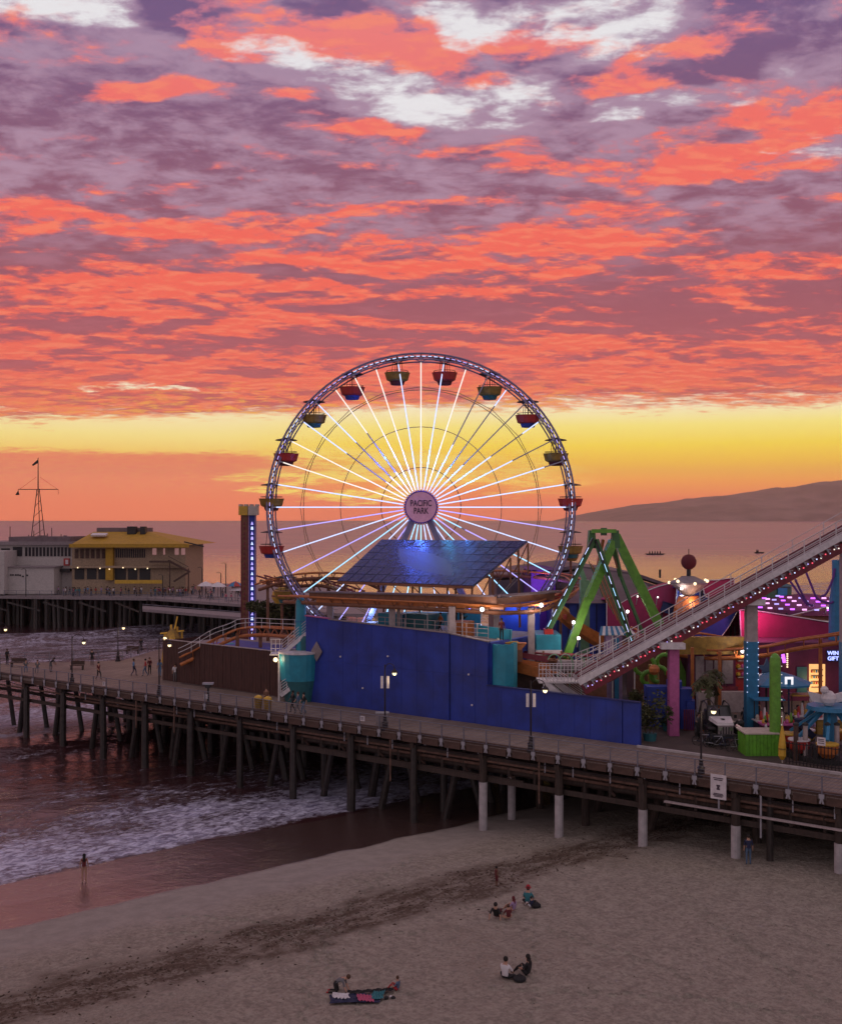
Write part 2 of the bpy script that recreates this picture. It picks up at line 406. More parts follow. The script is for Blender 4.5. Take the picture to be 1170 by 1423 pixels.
def piece(name, me, parent, loc=(0, 0, 0), rot=(0, 0, 0), label=None):   # a part that shares mesh data, placed in its parent's frame
    ob = bpy.data.objects.new(name, me); COL.objects.link(ob); ob.parent = parent; ob.location = loc; ob.rotation_euler = rot
    if label: ob['label'] = label
    return ob
def dup(root, loc, rotz=0.0, label=None, group=None, scale=None):
    def cp(o, par):
        c = o.copy(); COL.objects.link(c); c.parent = par
        for ch in kids.get(o.name, []): cp(ch, c)
        return c
    kids = {}
    for ch in root.children_recursive: kids.setdefault(ch.parent.name, []).append(ch)
    r = cp(root, None); r.location = loc; r.rotation_euler = (0, 0, rotz)
    if label: r['label'] = label
    if group: r['group'] = group
    if scale: r.scale = scale
    return r
def lamp(name, loc, color, watts, parent=None, radius=.25):
    d = bpy.data.lights.new(name, 'POINT'); d.color = color; d.energy = watts; d.shadow_soft_size = radius
    o = bpy.data.objects.new(name, d); COL.objects.link(o)
    if parent is not None: o.parent = parent; o.location = Vector(loc) - ROOT[parent.name]
    else: o.location = loc
    return o
def text_part(name, s, size, m, parent, mw, extrude=.02):
    cu = bpy.data.curves.new(name, 'FONT'); cu.body = s; cu.size = size; cu.extrude = extrude; cu.align_x = 'CENTER'; cu.align_y = 'CENTER'; cu.offset = size * .018; cu.resolution_u = 3
    t = bpy.data.objects.new('t', cu); COL.objects.link(t)
    bpy.context.view_layer.update()
    me = bpy.data.meshes.new_from_object(t.evaluated_get(bpy.context.evaluated_depsgraph_get())); me.materials.clear(); me.materials.append(M(m))
    bpy.data.objects.remove(t)
    ob = bpy.data.objects.new(name, me); COL.objects.link(ob); ob.parent = parent
    ob.matrix_local = Matrix.Translation(-ROOT[parent.name]) @ mw
    return ob

# ------------------------------------------------------------------ the place: real positions found from the photograph's perspective
def W(px, py, Y): return Vector(((px - CX) / F * Y, Y, CZ - (py - HY) / F * Y))
def G(px, py, z=6.5): return W(px, py, (CZ - z) * F / (py - HY))
U = Vector((.806, -.592, 0)); V = Vector((.592, .806, 0)); O0 = Vector((0, 77, 0)); DK = 6.5
def P(u, v, z=0.0): return O0 + U * u + V * v + Vector((0, 0, z))
def edgev(px, v, z=DK if 'DK' in globals() else 6.5):
    k = (px - CX) / F; D = (77 + v / .806) / (1 + .7345 * k); return Vector((k * D, D, z))
def edge(px):                                       # where the line of sight of a column meets the near edge of the pier
    k = (px - CX) / F; D = 77 / (1 + .7345 * k); return Vector((k * D, D, DK))
def uv(p): q = Vector((p[0], p[1], 0)) - O0; return q.dot(U), q.dot(V)
def shore(x, y): return (x + 22) * .62 - (y - 57) * .785
def ground_z(x, y):
    s = shore(x, y)
    def ss(a, b, t): t = min(1, max(0, (t - a) / (b - a))); return t * t * (3 - 2 * t)
    z = np.interp(s, [-60, -9, -4, 0, 3, 9, 15, 26, 60], [-3.0, -.03, .10, .32, .62, 1.2, 1.75, 2.3, 2.8])
    return float(z)
def sand(px, py):                                   # point of the beach seen at a pixel
    Y = (CZ - 1.0) * F / (py - HY)
    for _ in range(12):
        x = (px - CX) / F * Y; Y = (CZ - ground_z(x, Y)) * F / (py - HY)
    return Vector(((px - CX) / F * Y, Y, CZ - (py - HY) / F * Y))

# value noise for displaced meshes
_R = np.random.RandomState(3).rand(256, 256)
def vnoise(x, y):
    xi = np.floor(x).astype(int); yi = np.floor(y).astype(int); fx = x - xi; fy = y - yi
    fx = fx * fx * (3 - 2 * fx); fy = fy * fy * (3 - 2 * fy)
    g = lambda i, j: _R[(xi + i) % 256, (yi + j) % 256]
    return (g(0, 0) * (1 - fx) + g(1, 0) * fx) * (1 - fy) + (g(0, 1) * (1 - fx) + g(1, 1) * fx) * fy
def fbm(x, y, o=4):
    r = 0; a = .5
    for i in range(o): r = r + a * vnoise(x * 2 ** i + 17.3 * i, y * 2 ** i + 5.1 * i); a *= .5
    return r
def np_grid(name, xs, ys, zf, m, kind='structure'):
    Xg, Yg = np.meshgrid(xs, ys); Z = zf(Xg, Yg); R, C = Xg.shape
    me = bpy.data.meshes.new(name); co = np.stack([Xg, Yg, Z], -1).reshape(-1, 3)
    i = np.arange(R - 1)[:, None] * C + np.arange(C - 1)[None, :]
    q = np.stack([i, i + 1, i + 1 + C, i + C], -1).reshape(-1, 4)
    me.vertices.add(len(co)); me.vertices.foreach_set('co', co.ravel())
    me.loops.add(q.size); me.loops.foreach_set('vertex_index', q.ravel())
    me.polygons.add(len(q)); me.polygons.foreach_set('loop_start', np.arange(0, q.size, 4)); me.polygons.foreach_set('loop_total', np.full(len(q), 4))
    me.polygons.foreach_set('use_smooth', np.ones(len(q), bool))
    me.materials.append(m); me.update(); me.validate()
    ob = bpy.data.objects.new(name, me); COL.objects.link(ob); ob['kind'] = kind; return ob

# ------------------------------------------------------------------ ocean, beach, hills, haze
def ocean_mat():
    m = bpy.data.materials.new('sea_water'); m.use_nodes = True; nt = m.node_tree; X.nt = nt; b = nt.nodes['Principled BSDF']
    g = nt.nodes.new('ShaderNodeNewGeometry'); px, py, pz = sep(X(g.outputs['Position']))
    s = (px + 22.0) * .62 - (py - 57.0) * .785
    t = (px + 22.0) * .785 + (py - 57.0) * .62
    v = comb(s, t, 0.0)
    wob = (noise(comb(s * .3, t * .7, 4.0), .06, 3) - .5) * 22.0 + (noise(v, .5, 4) - .5) * 4.0
    sw = s + wob * sstep(s, -14, -40, .30, 1.0)
    def band(a, b_, c, d): return sstep(sw, a, b_) * sstep(sw, c, d, 1.0, 0.0)
    fo = noise(comb(s * 1.0, t * .55, 0.0), 2.3, 7, .74, .8)
    fo2 = noise(comb(s * .9, t * .35, 8.0), .35, 6, .68, .4)
    solid = band(-21, -13, -9.2, -7.6) * .85
    solid2 = band(-78, -62, -50, -47.5) * .72
    solid3 = band(-155, -140, -118, -100) * .62 + band(-112, -106, -100, -94) * .55
    lace = band(-46, -40, -18, -14) * .22 + band(-100, -80, -60, -50) * .30 + band(-28, -24, -12, -8) * .22
    thr = clamp(solid + solid2 + solid3 + lace)
    foam = sstep(fo * .70 + fo2 * .70 + thr * .34, .82, 1.10) * sstep(thr, .04, .25)
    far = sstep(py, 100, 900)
    rip1 = noise(comb(s * 1.0, t * .55, 2.0), .9, 5, .6, .3)
    rip2 = noise(comb(px * .35, py * 1.0, 2.0), .25, 5, .62, .2)
    rip3 = noise(comb(px * .3, py * 1.0, 6.0), .035, 5, .6)
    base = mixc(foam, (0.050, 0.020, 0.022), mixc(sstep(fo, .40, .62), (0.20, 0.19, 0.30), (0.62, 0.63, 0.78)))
    base = mixc(far * (1.0 - foam) * .9, base, mixc(sstep(rip3 * .6 + rip2 * .4, .42, .60), (0.130, 0.105, 0.160), (0.300, 0.175, 0.215)))  # distant water: the mauve of the reflected sky is painted into the base colour
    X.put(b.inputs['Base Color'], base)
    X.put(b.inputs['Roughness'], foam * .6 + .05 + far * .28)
    b.inputs['IOR'].default_value = 1.62
    h = rip1 * .22 * (1.0 - far) + rip2 * .55 + rip3 * far * 2.5 + foam * (fo * .3)
    bn = nt.nodes.new('ShaderNodeBump'); bn.inputs['Strength'].default_value = .62; bn.inputs['Distance'].default_value = 1.0
    X.put(bn.inputs['Height'], h); nt.links.new(bn.outputs[0], b.inputs['Normal']); return m
def ocean_h(x, y):
    s = (x + 22) * .62 - (y - 57) * .785; t = (x + 22) * .785 + (y - 57) * .62
    s = s + (fbm(s * .02, t * .04, 3) - .5) * 14 * np.clip((-s - 12) / 30, 0, 1)
    r = np.hypot(x, y); fade = np.clip((900 - r) / 700, 0, 1)
    def wave(c, w, a):
        d = s - c; return a * np.where(d > 0, np.exp(-(d / (w * .45)) ** 2), np.exp(-(d / (w * 1.6)) ** 2))
    z = wave(-47, 6, .75) + wave(-22, 4, .22) + wave(-100, 8, .7) + wave(-142, 9, .9) + wave(-72, 7, .3) + wave(-11, 3, .10)
    z = z + (fbm(s * .35, t * .15, 4) - .48) * .34 + (fbm(x * .06, y * .09, 3) - .45) * .5 * np.clip((-s - 20) / 40, 0, 1)
    z = z * fade * np.clip((-s - 5) / 8, 0.05, 1)
    return z + .02 - .12 * np.clip((s + 9) / 8, 0, 1) * 3
def spread(lo, hi, a, b, step, n):                       # fine between a and b, growing outside
    core = list(np.arange(a, b + step, step))
    left = [a - (a - lo) * (k / n) ** 4 - step * k * 0 for k in range(1, n + 1)]; right = [core[-1] + (hi - core[-1]) * (k / n) ** 4 for k in range(1, n + 1)]
    return np.array(sorted(set([round(v, 3) for v in left + core + right])))
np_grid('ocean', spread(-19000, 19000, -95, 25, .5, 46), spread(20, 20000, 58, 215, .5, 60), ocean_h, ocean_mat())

def sand_mat():
    m = bpy.data.materials.new('beach_sand'); m.use_nodes = True; nt = m.node_tree; X.nt = nt; b = nt.nodes['Principled BSDF']
    g = nt.nodes.new('ShaderNodeNewGeometry'); px, py, pz = sep(X(g.outputs['Position']))
    s = (px + 22.0) * .62 - (py - 57.0) * .785; t = (px + 22.0) * .785 + (py - 57.0) * .62
    v = comb(s, t, 0.0)
    n1 = noise(v, .18, 4, .5); n2 = noise(v, 2.6, 6, .7); n3 = noise(v, .9, 5, .6); n4 = noise(comb(s * 2.2, t * .8, 0.0), .45, 6, .75)
    n5 = noise(v, 5.5, 3, .7)
    sw = s + (n1 - .5) * 5.0
    wet = sstep(s + (n1 - .5) * 2.2, -.3, .35, 1.0, 0.0)
    damp = sstep(sw, 3.5, 7.5, 1.0, 0.0)
    weed = sstep(s + (n1 - .5) * 6.0 + (n3 - .5) * 2.5, 9.2, 11.0) * sstep(s + (n1 - .5) * 7.0 + (n3 - .5) * 3.0, 13.6, 15.6, 1.0, 0.0) * sstep(n4 * .4 + n2 * .3 + n5 * .3, .42, .54)
    dry = mixc(sstep(n2 * .45 + n3 * .2 + n5 * .35, .40, .60), (0.275, 0.240, 0.203), (0.450, 0.398, 0.335))
    weed2 = sstep(noise(v, .10, 3), .52, .66) * sstep(n2, .50, .62) * .45
    col = mixc(weed2 * (1.0 - damp), dry, (0.19, 0.128, 0.095))
    col = mixc(damp * .85, col, mixc(sstep(n3, .3, .7), (0.260, 0.232, 0.212), (0.320, 0.285, 0.258)))
    col = mixc(weed * .85, col, (0.085, 0.052, 0.036))
    col = mixc(wet, col, (0.075, 0.045, 0.040))
    X.put(b.inputs['Base Color'], col)
    X.put(b.inputs['Roughness'], mixc(wet, comb(.95, .95, .95), comb(.06, .06, .06)))
    X.put(b.inputs['Specular IOR Level'], lstep(wet, 0, 1, .1, 1.0)); X.put(b.inputs['IOR'], lstep(wet, 0, 1, 1.4, 1.9))
    bn = nt.nodes.new('ShaderNodeBump'); bn.inputs['Strength'].default_value = 1.0; bn.inputs['Distance'].default_value = 1.0
    X.put(bn.inputs['Height'], (n2 * .30 + n5 * .12 + n3 * .20) * (1.0 - clamp(damp + wet) * .93) + wet * (n3 * .035 + n2 * .012)); nt.links.new(bn.outputs[0], b.inputs['Normal']); return m
def sand_h(x, y):
    s = (x + 22) * .62 - (y - 57) * .785
    z = np.interp(s, [-60, -9, -4, 0, 3, 9, 15, 26, 60], [-3.0, -.03, .10, .32, .62, 1.2, 1.75, 2.3, 2.8])
    k = np.clip((s - 5) / 5, 0, 1); pits = fbm(x * 1.6, y * 1.6, 3)
    w = np.exp(-((s - 12.5) / 2.5) ** 2)
    return z + k * ((pits - .45) * .20 + (fbm(x * .25, y * .25, 3) - .45) * .18) + w * (fbm(x * .9, y * 1.1, 3) - .4) * .10
np_grid('beach', spread(-260, 400, -34, 34, .22, 14), spread(-30, 230, 42, 82, .22, 12), sand_h, sand_mat())

def hill_mat():
    return mat('hill_scrub', (0.27, 0.175, 0.155), .95, var=.35, scale=.003)
hill_mat()
def hill(x, y):
    u = (x - 1350) / 3600.0
    x = x / 1.6; y = 8200 + (y - 13200) / 1.6
    prof = 1.6 * np.interp(x, [1150, 1400, 1700, 2000, 2350, 2700, 3000, 3500, 5000, 9000, 16000], [-40, 20, 95, 150, 185, 235, 240, 330, 480, 560, 600])
    rg = fbm(x * .0012, y * .0016, 5)
    prof = prof * (.86 + .30 * rg) + (fbm(x * .01, y * .01, 3) - .45) * 16
    front = np.clip((y - 8200) / 1100, 0, 1) ** .8
    gul = fbm((x + y * .35) * .0045, y * .0011, 4)
    return prof * front * (1 - .34 * np.clip(gul - .42, 0, 1) * 2.2 * np.clip(1.15 - front, 0, 1) - .05 * gul) - 6
np_grid('hills', np.linspace(1840, 18500, 420), np.linspace(13120, 17600, 60), hill, M('hill_scrub'))

hz = MB().box(-19500, 19500, -600, 20500, -7.2, 960)
hm = bpy.data.materials.new('haze_air'); hm.use_nodes = True; hm.node_tree.nodes.clear()
pv = hm.node_tree.nodes.new('ShaderNodeVolumePrincipled'); ho = hm.node_tree.nodes.new('ShaderNodeOutputMaterial')
pv.inputs['Color'].default_value = (1.0, .97, .95, 1); pv.inputs['Density'].default_value = 4.4e-5; pv.inputs['Anisotropy'].default_value = 0.7
hm.node_tree.links.new(pv.outputs[0], ho.inputs['Volume'])
setting('haze', hz, hm, 'stuff')

# ------------------------------------------------------------------ near pier: deck, beams, piles, pipes
def inside(pt, poly):
    x, y = pt[0], pt[1]; r = False
    for i in range(len(poly)):
        x1, y1 = poly[i]; x2, y2 = poly[i - 1]
        if (y1 > y) != (y2 > y) and x < (x2 - x1) * (y - y1) / (y2 - y1) + x1: r = not r
    return r
def plank_mat():
    m = bpy.data.materials.new('deck_planks'); m.use_nodes = True; nt = m.node_tree; X.nt = nt; b = nt.nodes['Principled BSDF']
    g = nt.nodes.new('ShaderNodeNewGeometry'); px, py, pz = sep(X(g.outputs['Position']))
    u = px * .806 - py * .592; v = px * .592 + py * .806
    k = X.m('FLOOR', u / .24); n = noise(comb(k * 3.7, v * .12, 0.0), 1.0, 2); n2 = noise(comb(u, v, 0.0), .35, 5, .6); n3 = noise(comb(u * 6.0, v * .6, 0.0), 1.0, 4)
    col = mixc(sstep(n * .5 + n2 * .5, .3, .7), (0.135, 0.098, 0.082), (0.245, 0.190, 0.165))
    col = mixc(sstep(n3, .45, .7) * .35, col, (0.09, 0.065, 0.055))
    fr = X.m('FRACT', u / .24); gap = clamp(sstep(fr, 0.0, .10, 1.0, 0.0) + sstep(fr, .93, 1.0))
    col = mixc(gap * .8, col, (0.02, 0.015, 0.012))
    X.put(b.inputs['Base Color'], col); b.inputs['Roughness'].default_value = .8
    bn = nt.nodes.new('ShaderNodeBump'); bn.inputs['Strength'].default_value = .6; bn.inputs['Distance'].default_value = .02
    X.put(bn.inputs['Height'], n3 - gap); nt.links.new(bn.outputs[0], b.inputs['Normal']); return m
planks = plank_mat(); MATS['deck_planks'] = planks
mat('park_ground', (0.070, 0.050, 0.045), .8, var=.3, scale=.5, dirt=.3)
e0 = P(-68, 0); e1 = P(95, 0)
deck_poly = [(e0.x, e0.y), (e1.x, e1.y)] + [tuple(P(95, 60)[:2]), tuple(P(40, 78)[:2]), tuple(P(-30, 74)[:2])]
deck_poly += [tuple(G(*q)[:2]) for q in ((262, 889), (245, 896), (205, 907), (170, 918), (0, 922))] + [tuple(P(-68, 7.5)[:2])]
pier = thing('pier', 'long timber boardwalk pier on rows of dark and white piles beside the beach', 'pier', P(0, 0))
part('deck', MB().prism(deck_poly, DK - .22, DK), 'deck_planks', pier)
park_poly = [tuple(P(u, v)[:2]) for u, v in ((-17, 6.5), (14, 6.5), (14.5, 5.9), (95, 5.9), (95, 58), (30, 70), (-22, 68), (-36, 40), (-33, 6.6))]
part('park_surface', MB().prism(park_poly, DK + .004, DK + .03), 'park_ground', pier)
# fascia beam and blocks along the near edge
part('fascia_beam', MB().beam(P(-68, .12, DK - .36), P(95, .12, DK - .36), .22, .26), 'timber_mid', pier)
part('kerb_beam', MB().beam(P(-68, .15, DK + .11), P(95, .15, DK + .11), .25, .22), 'timber_mid', pier)
blk = mesh_of(MB().beam((-.66, -.02, 0), (.66, -.02, 0), .10, .44), 'timber_mid', 'fascia_block')
rz = math.atan2(-.592, .806)
NP = 1.86
for i in range(-25, 38):
    c = P(i * NP + NP / 2, -.08, DK - .26) - P(0, 0)
    piece('fascia_block', blk, pier, c, (0, 0, rz))
jo = MB()
for k in range(18): jo.beam(P(-66 if k < 3 else -34, .9 + k * 1.4, DK - .40), P(94, .9 + k * 1.4, DK - .40), .18, .34)
for k in range(14): jo.beam(P(-30, 27 + k * 3, DK - .40), P(94, 27 + k * 3, DK - .40), .2, .34)
part('joist', jo, 'timber_dark', pier, kind='stuff')
cap = MB().beam((0, 0, 0), (0, 1, 0), .34, .36)
stations = [(-66 + 5.93 * k) for k in range(0, 28)]
vrows = [.45, 4.2, 8.2, 12.5, 17, 22, 28]
front_white = {round(edge(px).x, 1): px for px in (668, 769, 884, 1011, 1153)}
npile = 0
for k, _ in enumerate(range(28)):
    X0 = -39.0 + 4.78 * (k - 3)                                  # along the pier the piles stand 4.78 m apart across the view
    u0 = X0 / .806
    vmax = 0
    for j, v in enumerate(vrows):
        p = P(u0, v)
        if not inside(p, deck_poly): continue
        vmax = max(vmax, v); gz = ground_z(p.x, p.y) if shore(p.x, p.y) > -60 else -3
        top = Vector((p.x, p.y, DK - .75)); white = X0 > 2.5 and (j == 0 or (j == 1 and k % 4 == 0))
        r = .30 if X0 < 2 else .27
        bot = Vector((p.x, p.y, gz - .6))
        if not white and j in (1, 2, 3) and (k + j) % 2: bot += U * (1.6 if (k + j) % 4 == 1 else -1.5) + V * .4
        mb = MB()
        if white:
            mid = bot.lerp(top, max(.2, (3.9 - bot.z) / (top.z - bot.z))); mb.tube([bot, mid], .29, 12); part('pile_head', MB().tube([mid, top], .27, 8), 'timber_dark', pier)
            o = part('pile', mb, 'concrete_white', pier, label='white concrete jacketed pile standing in the dry sand' if npile % 1 == 0 else None, smooth=False)
            if j == 0 and k % 2: part('pile_stub', MB().cyl((p.x, p.y, gz - .5), (p.x, p.y, gz + .38), .25), 'timber_wet', pier)
        else:
            rr = random.uniform(.9, 1.12) * r
            mid = bot.lerp(top, .5) + Vector((random.uniform(-.06, .06), 0, 0))
            mb.tube([bot, mid, top], [rr * 1.05, rr, rr * .92], 9)
            o = part('pile', mb, 'timber_wet' if X0 < 3 else 'timber_dark', pier)
            if 1 < X0 < 8 and j == 0: part('pile_wrap', MB().tube([(p.x, p.y, gz + .9), (p.x, p.y, gz + 2.2)], r * 1.25, 10), 'concrete_white', pier)
        npile += 1
        if j == 0 and X0 < 3 and k % 1 == 0:                     # a raking pile leaning behind the front one
            q = P(u0 + 2.5, 2.3)
            q3_ = P(u0 + 1.2, 5.5); part('raking_pile', MB().tube([(q3_.x + U.x * 1.6, q3_.y + U.y * 1.6, gz - .6), (q3_.x - U.x * .6, q3_.y - U.y * .6, DK - .75)], [.27, .23], 8), 'timber_wet', pier)
            part('raking_pile', MB().tube([(q.x - U.x * 1.2, q.y - U.y * 1.2, gz - .6), (q.x + U.x * .4, q.y + U.y * .4, DK - .75)], [.28, .24], 8), 'timber_wet', pier)
    if vmax >= 0:
        part('cap_beam', MB().beam(P(u0, .1, DK - .75), P(u0, vmax + 1.2, DK - .75), .34, .36), 'timber_dark', pier)
        if X0 > -36:
            part('cross_brace', MB().beam(P(u0 + .25, .5, DK - 1.0), P(u0 + .25, 7.6, DK - 3.6), .12, .25), 'timber_dark', pier)
q_ = sand(1070, 1197); part('pile', MB().tube([(q_.x, q_.y, q_.z - .5), (q_.x, q_.y, DK - .5)], [.22, .2], 8), 'timber_wet', pier)
# bracing and pipes slung below the deck
part('utility_pipe', MB().tube([P(-62, .55, 5.35), P(90, .55, 5.35)], .085, 8), 'rusty_pipe', pier)
part('utility_pipe', MB().tube([P(-40, 1.0, 4.95), P(90, 1.0, 4.95)], .12, 8), 'rusty_pipe', pier)
part('utility_pipe', MB().tube([P(-20, 1.5, 5.1), P(60, 1.5, 5.1)], .07, 8), 'galvanised', pier)
part('catwalk_ledge', MB().beam(P(18.6, -.28, 4.82), P(92, -.28, 4.82), .22, .10), 'beige_column', pier)
for v_, z_, h_ in ((.62, 5.45, .42), (1.3, 4.75, .40), (.75, 4.05, .34), (2.4, 5.3, .5), (2.6, 4.3, .45), (4.3, 4.6, .5), (6.5, 4.5, .6)):
    part('stringer', MB().beam(P(-14 if v_ != .62 else -40, v_, z_), P(94, v_, z_), .16, h_), 'timber_dark', pier)
for k in range(46):
    u_ = -16 + k * 1.9; part('hanger_post', MB().beam(P(u_, .95, DK - .5), P(u_ + random.uniform(-.1, .1), .95, 4.0), .14), 'timber_dark', pier)
    if k % 2: part('cross_brace', MB().beam(P(u_, 1.6, DK - .6), P(u_ + 1.9, 1.6, 4.1), .10, .2), 'timber_mid', pier)
bk = MB()  # extra piles beyond the rows, added densely to block sky light below the deck
for k in range(420):
    p = P(random.uniform(-30, 94), random.uniform(31, 68))
    if inside(p, deck_poly): bk.tube([(p.x + random.uniform(-.8, .8), p.y, min(-.5, -3)), (p.x, p.y, DK - .5)], .33, 5)
for k in range(260):
    p = P(random.uniform(-52, -24), random.uniform(11, 62))
    if inside(p, deck_poly): bk.tube([(p.x + random.uniform(-.8, .8), p.y, -3), (p.x, p.y, DK - .5)], .34, 5)
part('back_piles', bk, 'timber_wet', pier, kind='stuff')
bw = MB()  # unseen boards added at the back to block sky light under the deck
for k in range(60): bw.beam(P(-24 + k * 2, 44 + (k % 3), 0), P(-24 + k * 2, 44 + (k % 3), DK - .3), 1.75, .3, up=tuple(V))
part('light_blocking_boards', bw, 'timber_wet', pier, kind='stuff')
part('waling_beam', MB().beam(P(-62, .85, 4.15), P(8, .85, 4.15), .2, .3), 'timber_dark', pier)
part('waling_beam', MB().beam(P(-62, 4.6, 3.9), P(20, 4.6, 3.9), .2, .3), 'timber_dark', pier)
part('cable', MB().tube([P(u, .2, 5.75 + .12 * math.cos(u * 1.1)) for u in np.arange(-60, 60, 1.5)], .03, 5), 'black_metal', pier)
hg = mesh_of(MB().beam((0, 0, 0), (0, 0, .95), .07, .07), 'galvanised', 'pipe_hanger')
hg2 = mesh_of(MB().beam((0, 0, .6), (0, 0, .95), .10, .10), 'galvanised', 'pipe_hanger')
for i in range(-16, 26):
    piece('pipe_hanger', hg if random.random() < .45 else hg2, pier, P(i * 2.4 + random.uniform(-.5, .5), .25, 5.25) - P(0, 0), (0, 0, rz))
for u_, z0 in ((22, 4.9), (33, 4.8), (40.5, 4.8), (24.5, 3.6), (9.8, 3.3), (-2.6, 3.0), (-26, 3.8), (-31, 3.6)):
    part('drain_pipe', MB().tube([P(u_, -.22, DK - .5), P(u_, -.22, z0)], .06, 7), 'rusty_pipe' if u_ < 20 else 'galvanised', pier)

# railing along the near edge
rail = thing('pier_railing', 'thin steel wire railing with white foot brackets along the beach side of the pier', 'railing', P(0, 0, DK))
pm = mesh_of(MB().beam((0, 0, -.35), (0, 0, 1.12), .065, .065).beam((0, -.10, 1.1), (0, .04, 1.14), .05, .03), 'rail_steel', 'post')
bm_ = mesh_of(MB().box(-.09, .09, -.05, -.02, -.46, .14), 'galvanised', 'foot_bracket')
br2 = mesh_of(MB().slab([(-.15, -.06, .12), (.15, -.06, .12), (.15, -.06, -.10), (.08, -.06, -.16), (.14, -.06, -.42), (.04, -.06, -.42), (0, -.06, -.22), (-.04, -.06, -.42), (-.14, -.06, -.42), (-.08, -.06, -.16), (-.15, -.06, -.10)][::-1], (0, -.03, 0)), 'galvanised', 'foot_bracket')
for i in range(-33, 48):
    ps = piece('post', pm, rail, P(i * NP, -.08, 0) - P(0, 0), (0, 0, rz))
    b_ = bpy.data.objects.new('foot_bracket', br2); COL.objects.link(b_); b_.parent = ps
for h, r in ((1.12, .030), (.93, .012), (.74, .012), (.55, .012), (.36, .012), (.17, .012)):
    part('rail', MB().tube([P(-64, -.08, DK + h), P(90, -.08, DK + h)], r, 6), 'rail_steel', rail)
# railing along the far side of the boardwalk on the left
far_pts = [P(-68, 7.3), Vector((*deck_poly[-2], 0)), Vector((*deck_poly[-3], 0)), Vector((*deck_poly[-4], 0)), Vector((*deck_poly[-5], 0))]
rail2 = thing('back_railing', 'steel railing along the ocean side of the boardwalk at the left', 'railing', P(-60, 7, DK))
for a, b in zip(far_pts[:-1], far_pts[1:]):
    L = (b - a).length; n = max(1, int(L / 2.2))
    for i in range(n): c = a.lerp(b, i / n); part('post', MB().beam((c.x, c.y, DK), (c.x, c.y, DK + 1.1), .07), 'rail_steel', rail2)
    for h in (1.1, .75, .4): part('rail', MB().tube([a + Vector((0, 0, DK + h)), b + Vector((0, 0, DK + h))], .025, 5), 'rail_steel', rail2)
# inner kerb along the walkway
part('inner_kerb', MB().beam(P(14, 5.75, DK + .08), P(95, 5.75, DK + .08), .22, .15), 'concrete_white', pier)

# street lamps on the pier edge: base, pole, gooseneck, globe
def street_lamp(px, label, armdx=1.0, banners=False, armh=4.55, vv=.25, pos=None, arm_col='black_metal', h=4.9, watts=45):
    b = pos if pos is not None else edge(px) + V * vv
    t = thing('street_lamp', label, 'street lamp', b, 'gooseneck lamps along the boardwalk')
    part('base', MB().lathe([(.30, 0), (.30, .14), (.22, .2), (.20, .5), (.26, .56), (.14, .66), (.12, .95), (.16, 1.0), (.07, 1.08)], b, 10), arm_col, t)
    part('pole', MB().tube([b + Vector((0, 0, 1.0)), b + Vector((0, 0, h))], [.065, .045], 8), arm_col, t)
    pts = [b + Vector((0, 0, h - .35))]
    for k in range(1, 8):
        a = k / 7 * math.pi
        pts.append(b + Vector((armdx * (.5 - .5 * math.cos(a)), 0, h - .35 + .42 * math.sin(a))))
    part('arm', MB().tube(pts, .028, 6), arm_col, t)
    e = pts[-1]
    part('shade', MB().lathe([(.26, -.02), (.20, .10), (.07, .20), (.05, .26)], e + Vector((0, 0, -.22)), 12), arm_col, t)
    part('globe', MB().ball(e + Vector((0, 0, -.30)), .16, 12), 'lamp_globe', t, smooth=True)
    lamp('lamp_light', e + Vector((0, -.1, -.75)), (1, .74, .42), watts, t, .2)
    if banners:
        for s in (-1, 1):
            part('banner', MB().box(b.x + s * .12 - (.2 if s < 0 else 0), b.x + s * .12 + (.2 if s > 0 else 0), b.y - .03, b.y, b.z + h - 1.75, b.z + h - .85), 'sign_white', t)
    return t
street_lamp(972, 'black gooseneck lamp on the pier edge to the left of the green planter box', .75, armh=4.5, h=4.6)
street_lamp(735, 'gooseneck lamp with two white banners in front of the low blue wall', .95, True, h=4.75)
street_lamp(532, 'gooseneck lamp with two white banners in front of the tall blue wall', .7, True, h=4.85)
street_lamp(97, 'gooseneck lamp at the left end of the near pier edge', 1.1, h=4.6)
street_lamp(218, 'dim gooseneck lamp on the pier edge beside the brown fence', .9, h=5.2, watts=25)
street_lamp(0, 'gooseneck lamp at the extreme left of the boardwalk', .9, pos=G(-4, 922), h=4.3)
street_lamp(0, 'gooseneck lamp with a white box at its top on the ocean side of the boardwalk', .6, pos=G(164, 919), h=4.3)

# notice on the pier face and small notices
t = thing('notice_board', 'large white notice with a small picture hung on the pier face over the beach', 'sign', edge(1001))
c = edge(1001) + Vector((0, 0, -.30)) - V * .32
part('panel', MB().beam(c + Vector((0, 0, -.72)), c + Vector((0, 0, .72)), .95, .05, up=tuple(V)), 'sign_white', t)
for i, (w_, z_) in enumerate(((.6, .52), (.5, .42), (.22, .08), (.14, -.02), (.20, -.12), (.55, -.40), (.62, -.48), (.5, -.56))):
    q = c - V * .04 + Vector((0, 0, z_)); part('print_line', MB().beam(q - U * w_ / 2, q + U * w_ / 2, .015, .05 if i not in (2, 3, 4) else .09), 'ink', t)
def notice(px, z, w, h, label, vv=-.2):
    c = edge(px) - V * (-vv) * -1 * 0 + V * vv + Vector((0, 0, z)); t = thing('small_notice', label, 'sign', c)
    part('plate', MB().beam(c - U * w / 2, c + U * w / 2, .03, h), 'sign_white', t)
    for k in (-.2, .05, .25): part('print_line', MB().beam(c - U * w * .35 - V * .03 + Vector((0, 0, k * h)), c + U * w * .35 - V * .03 + Vector((0, 0, k * h)), .01, h * .08), 'ink', t)
notice(506, .75, .42, .36, 'small white notice on the railing left of the lamp at the tall blue wall')
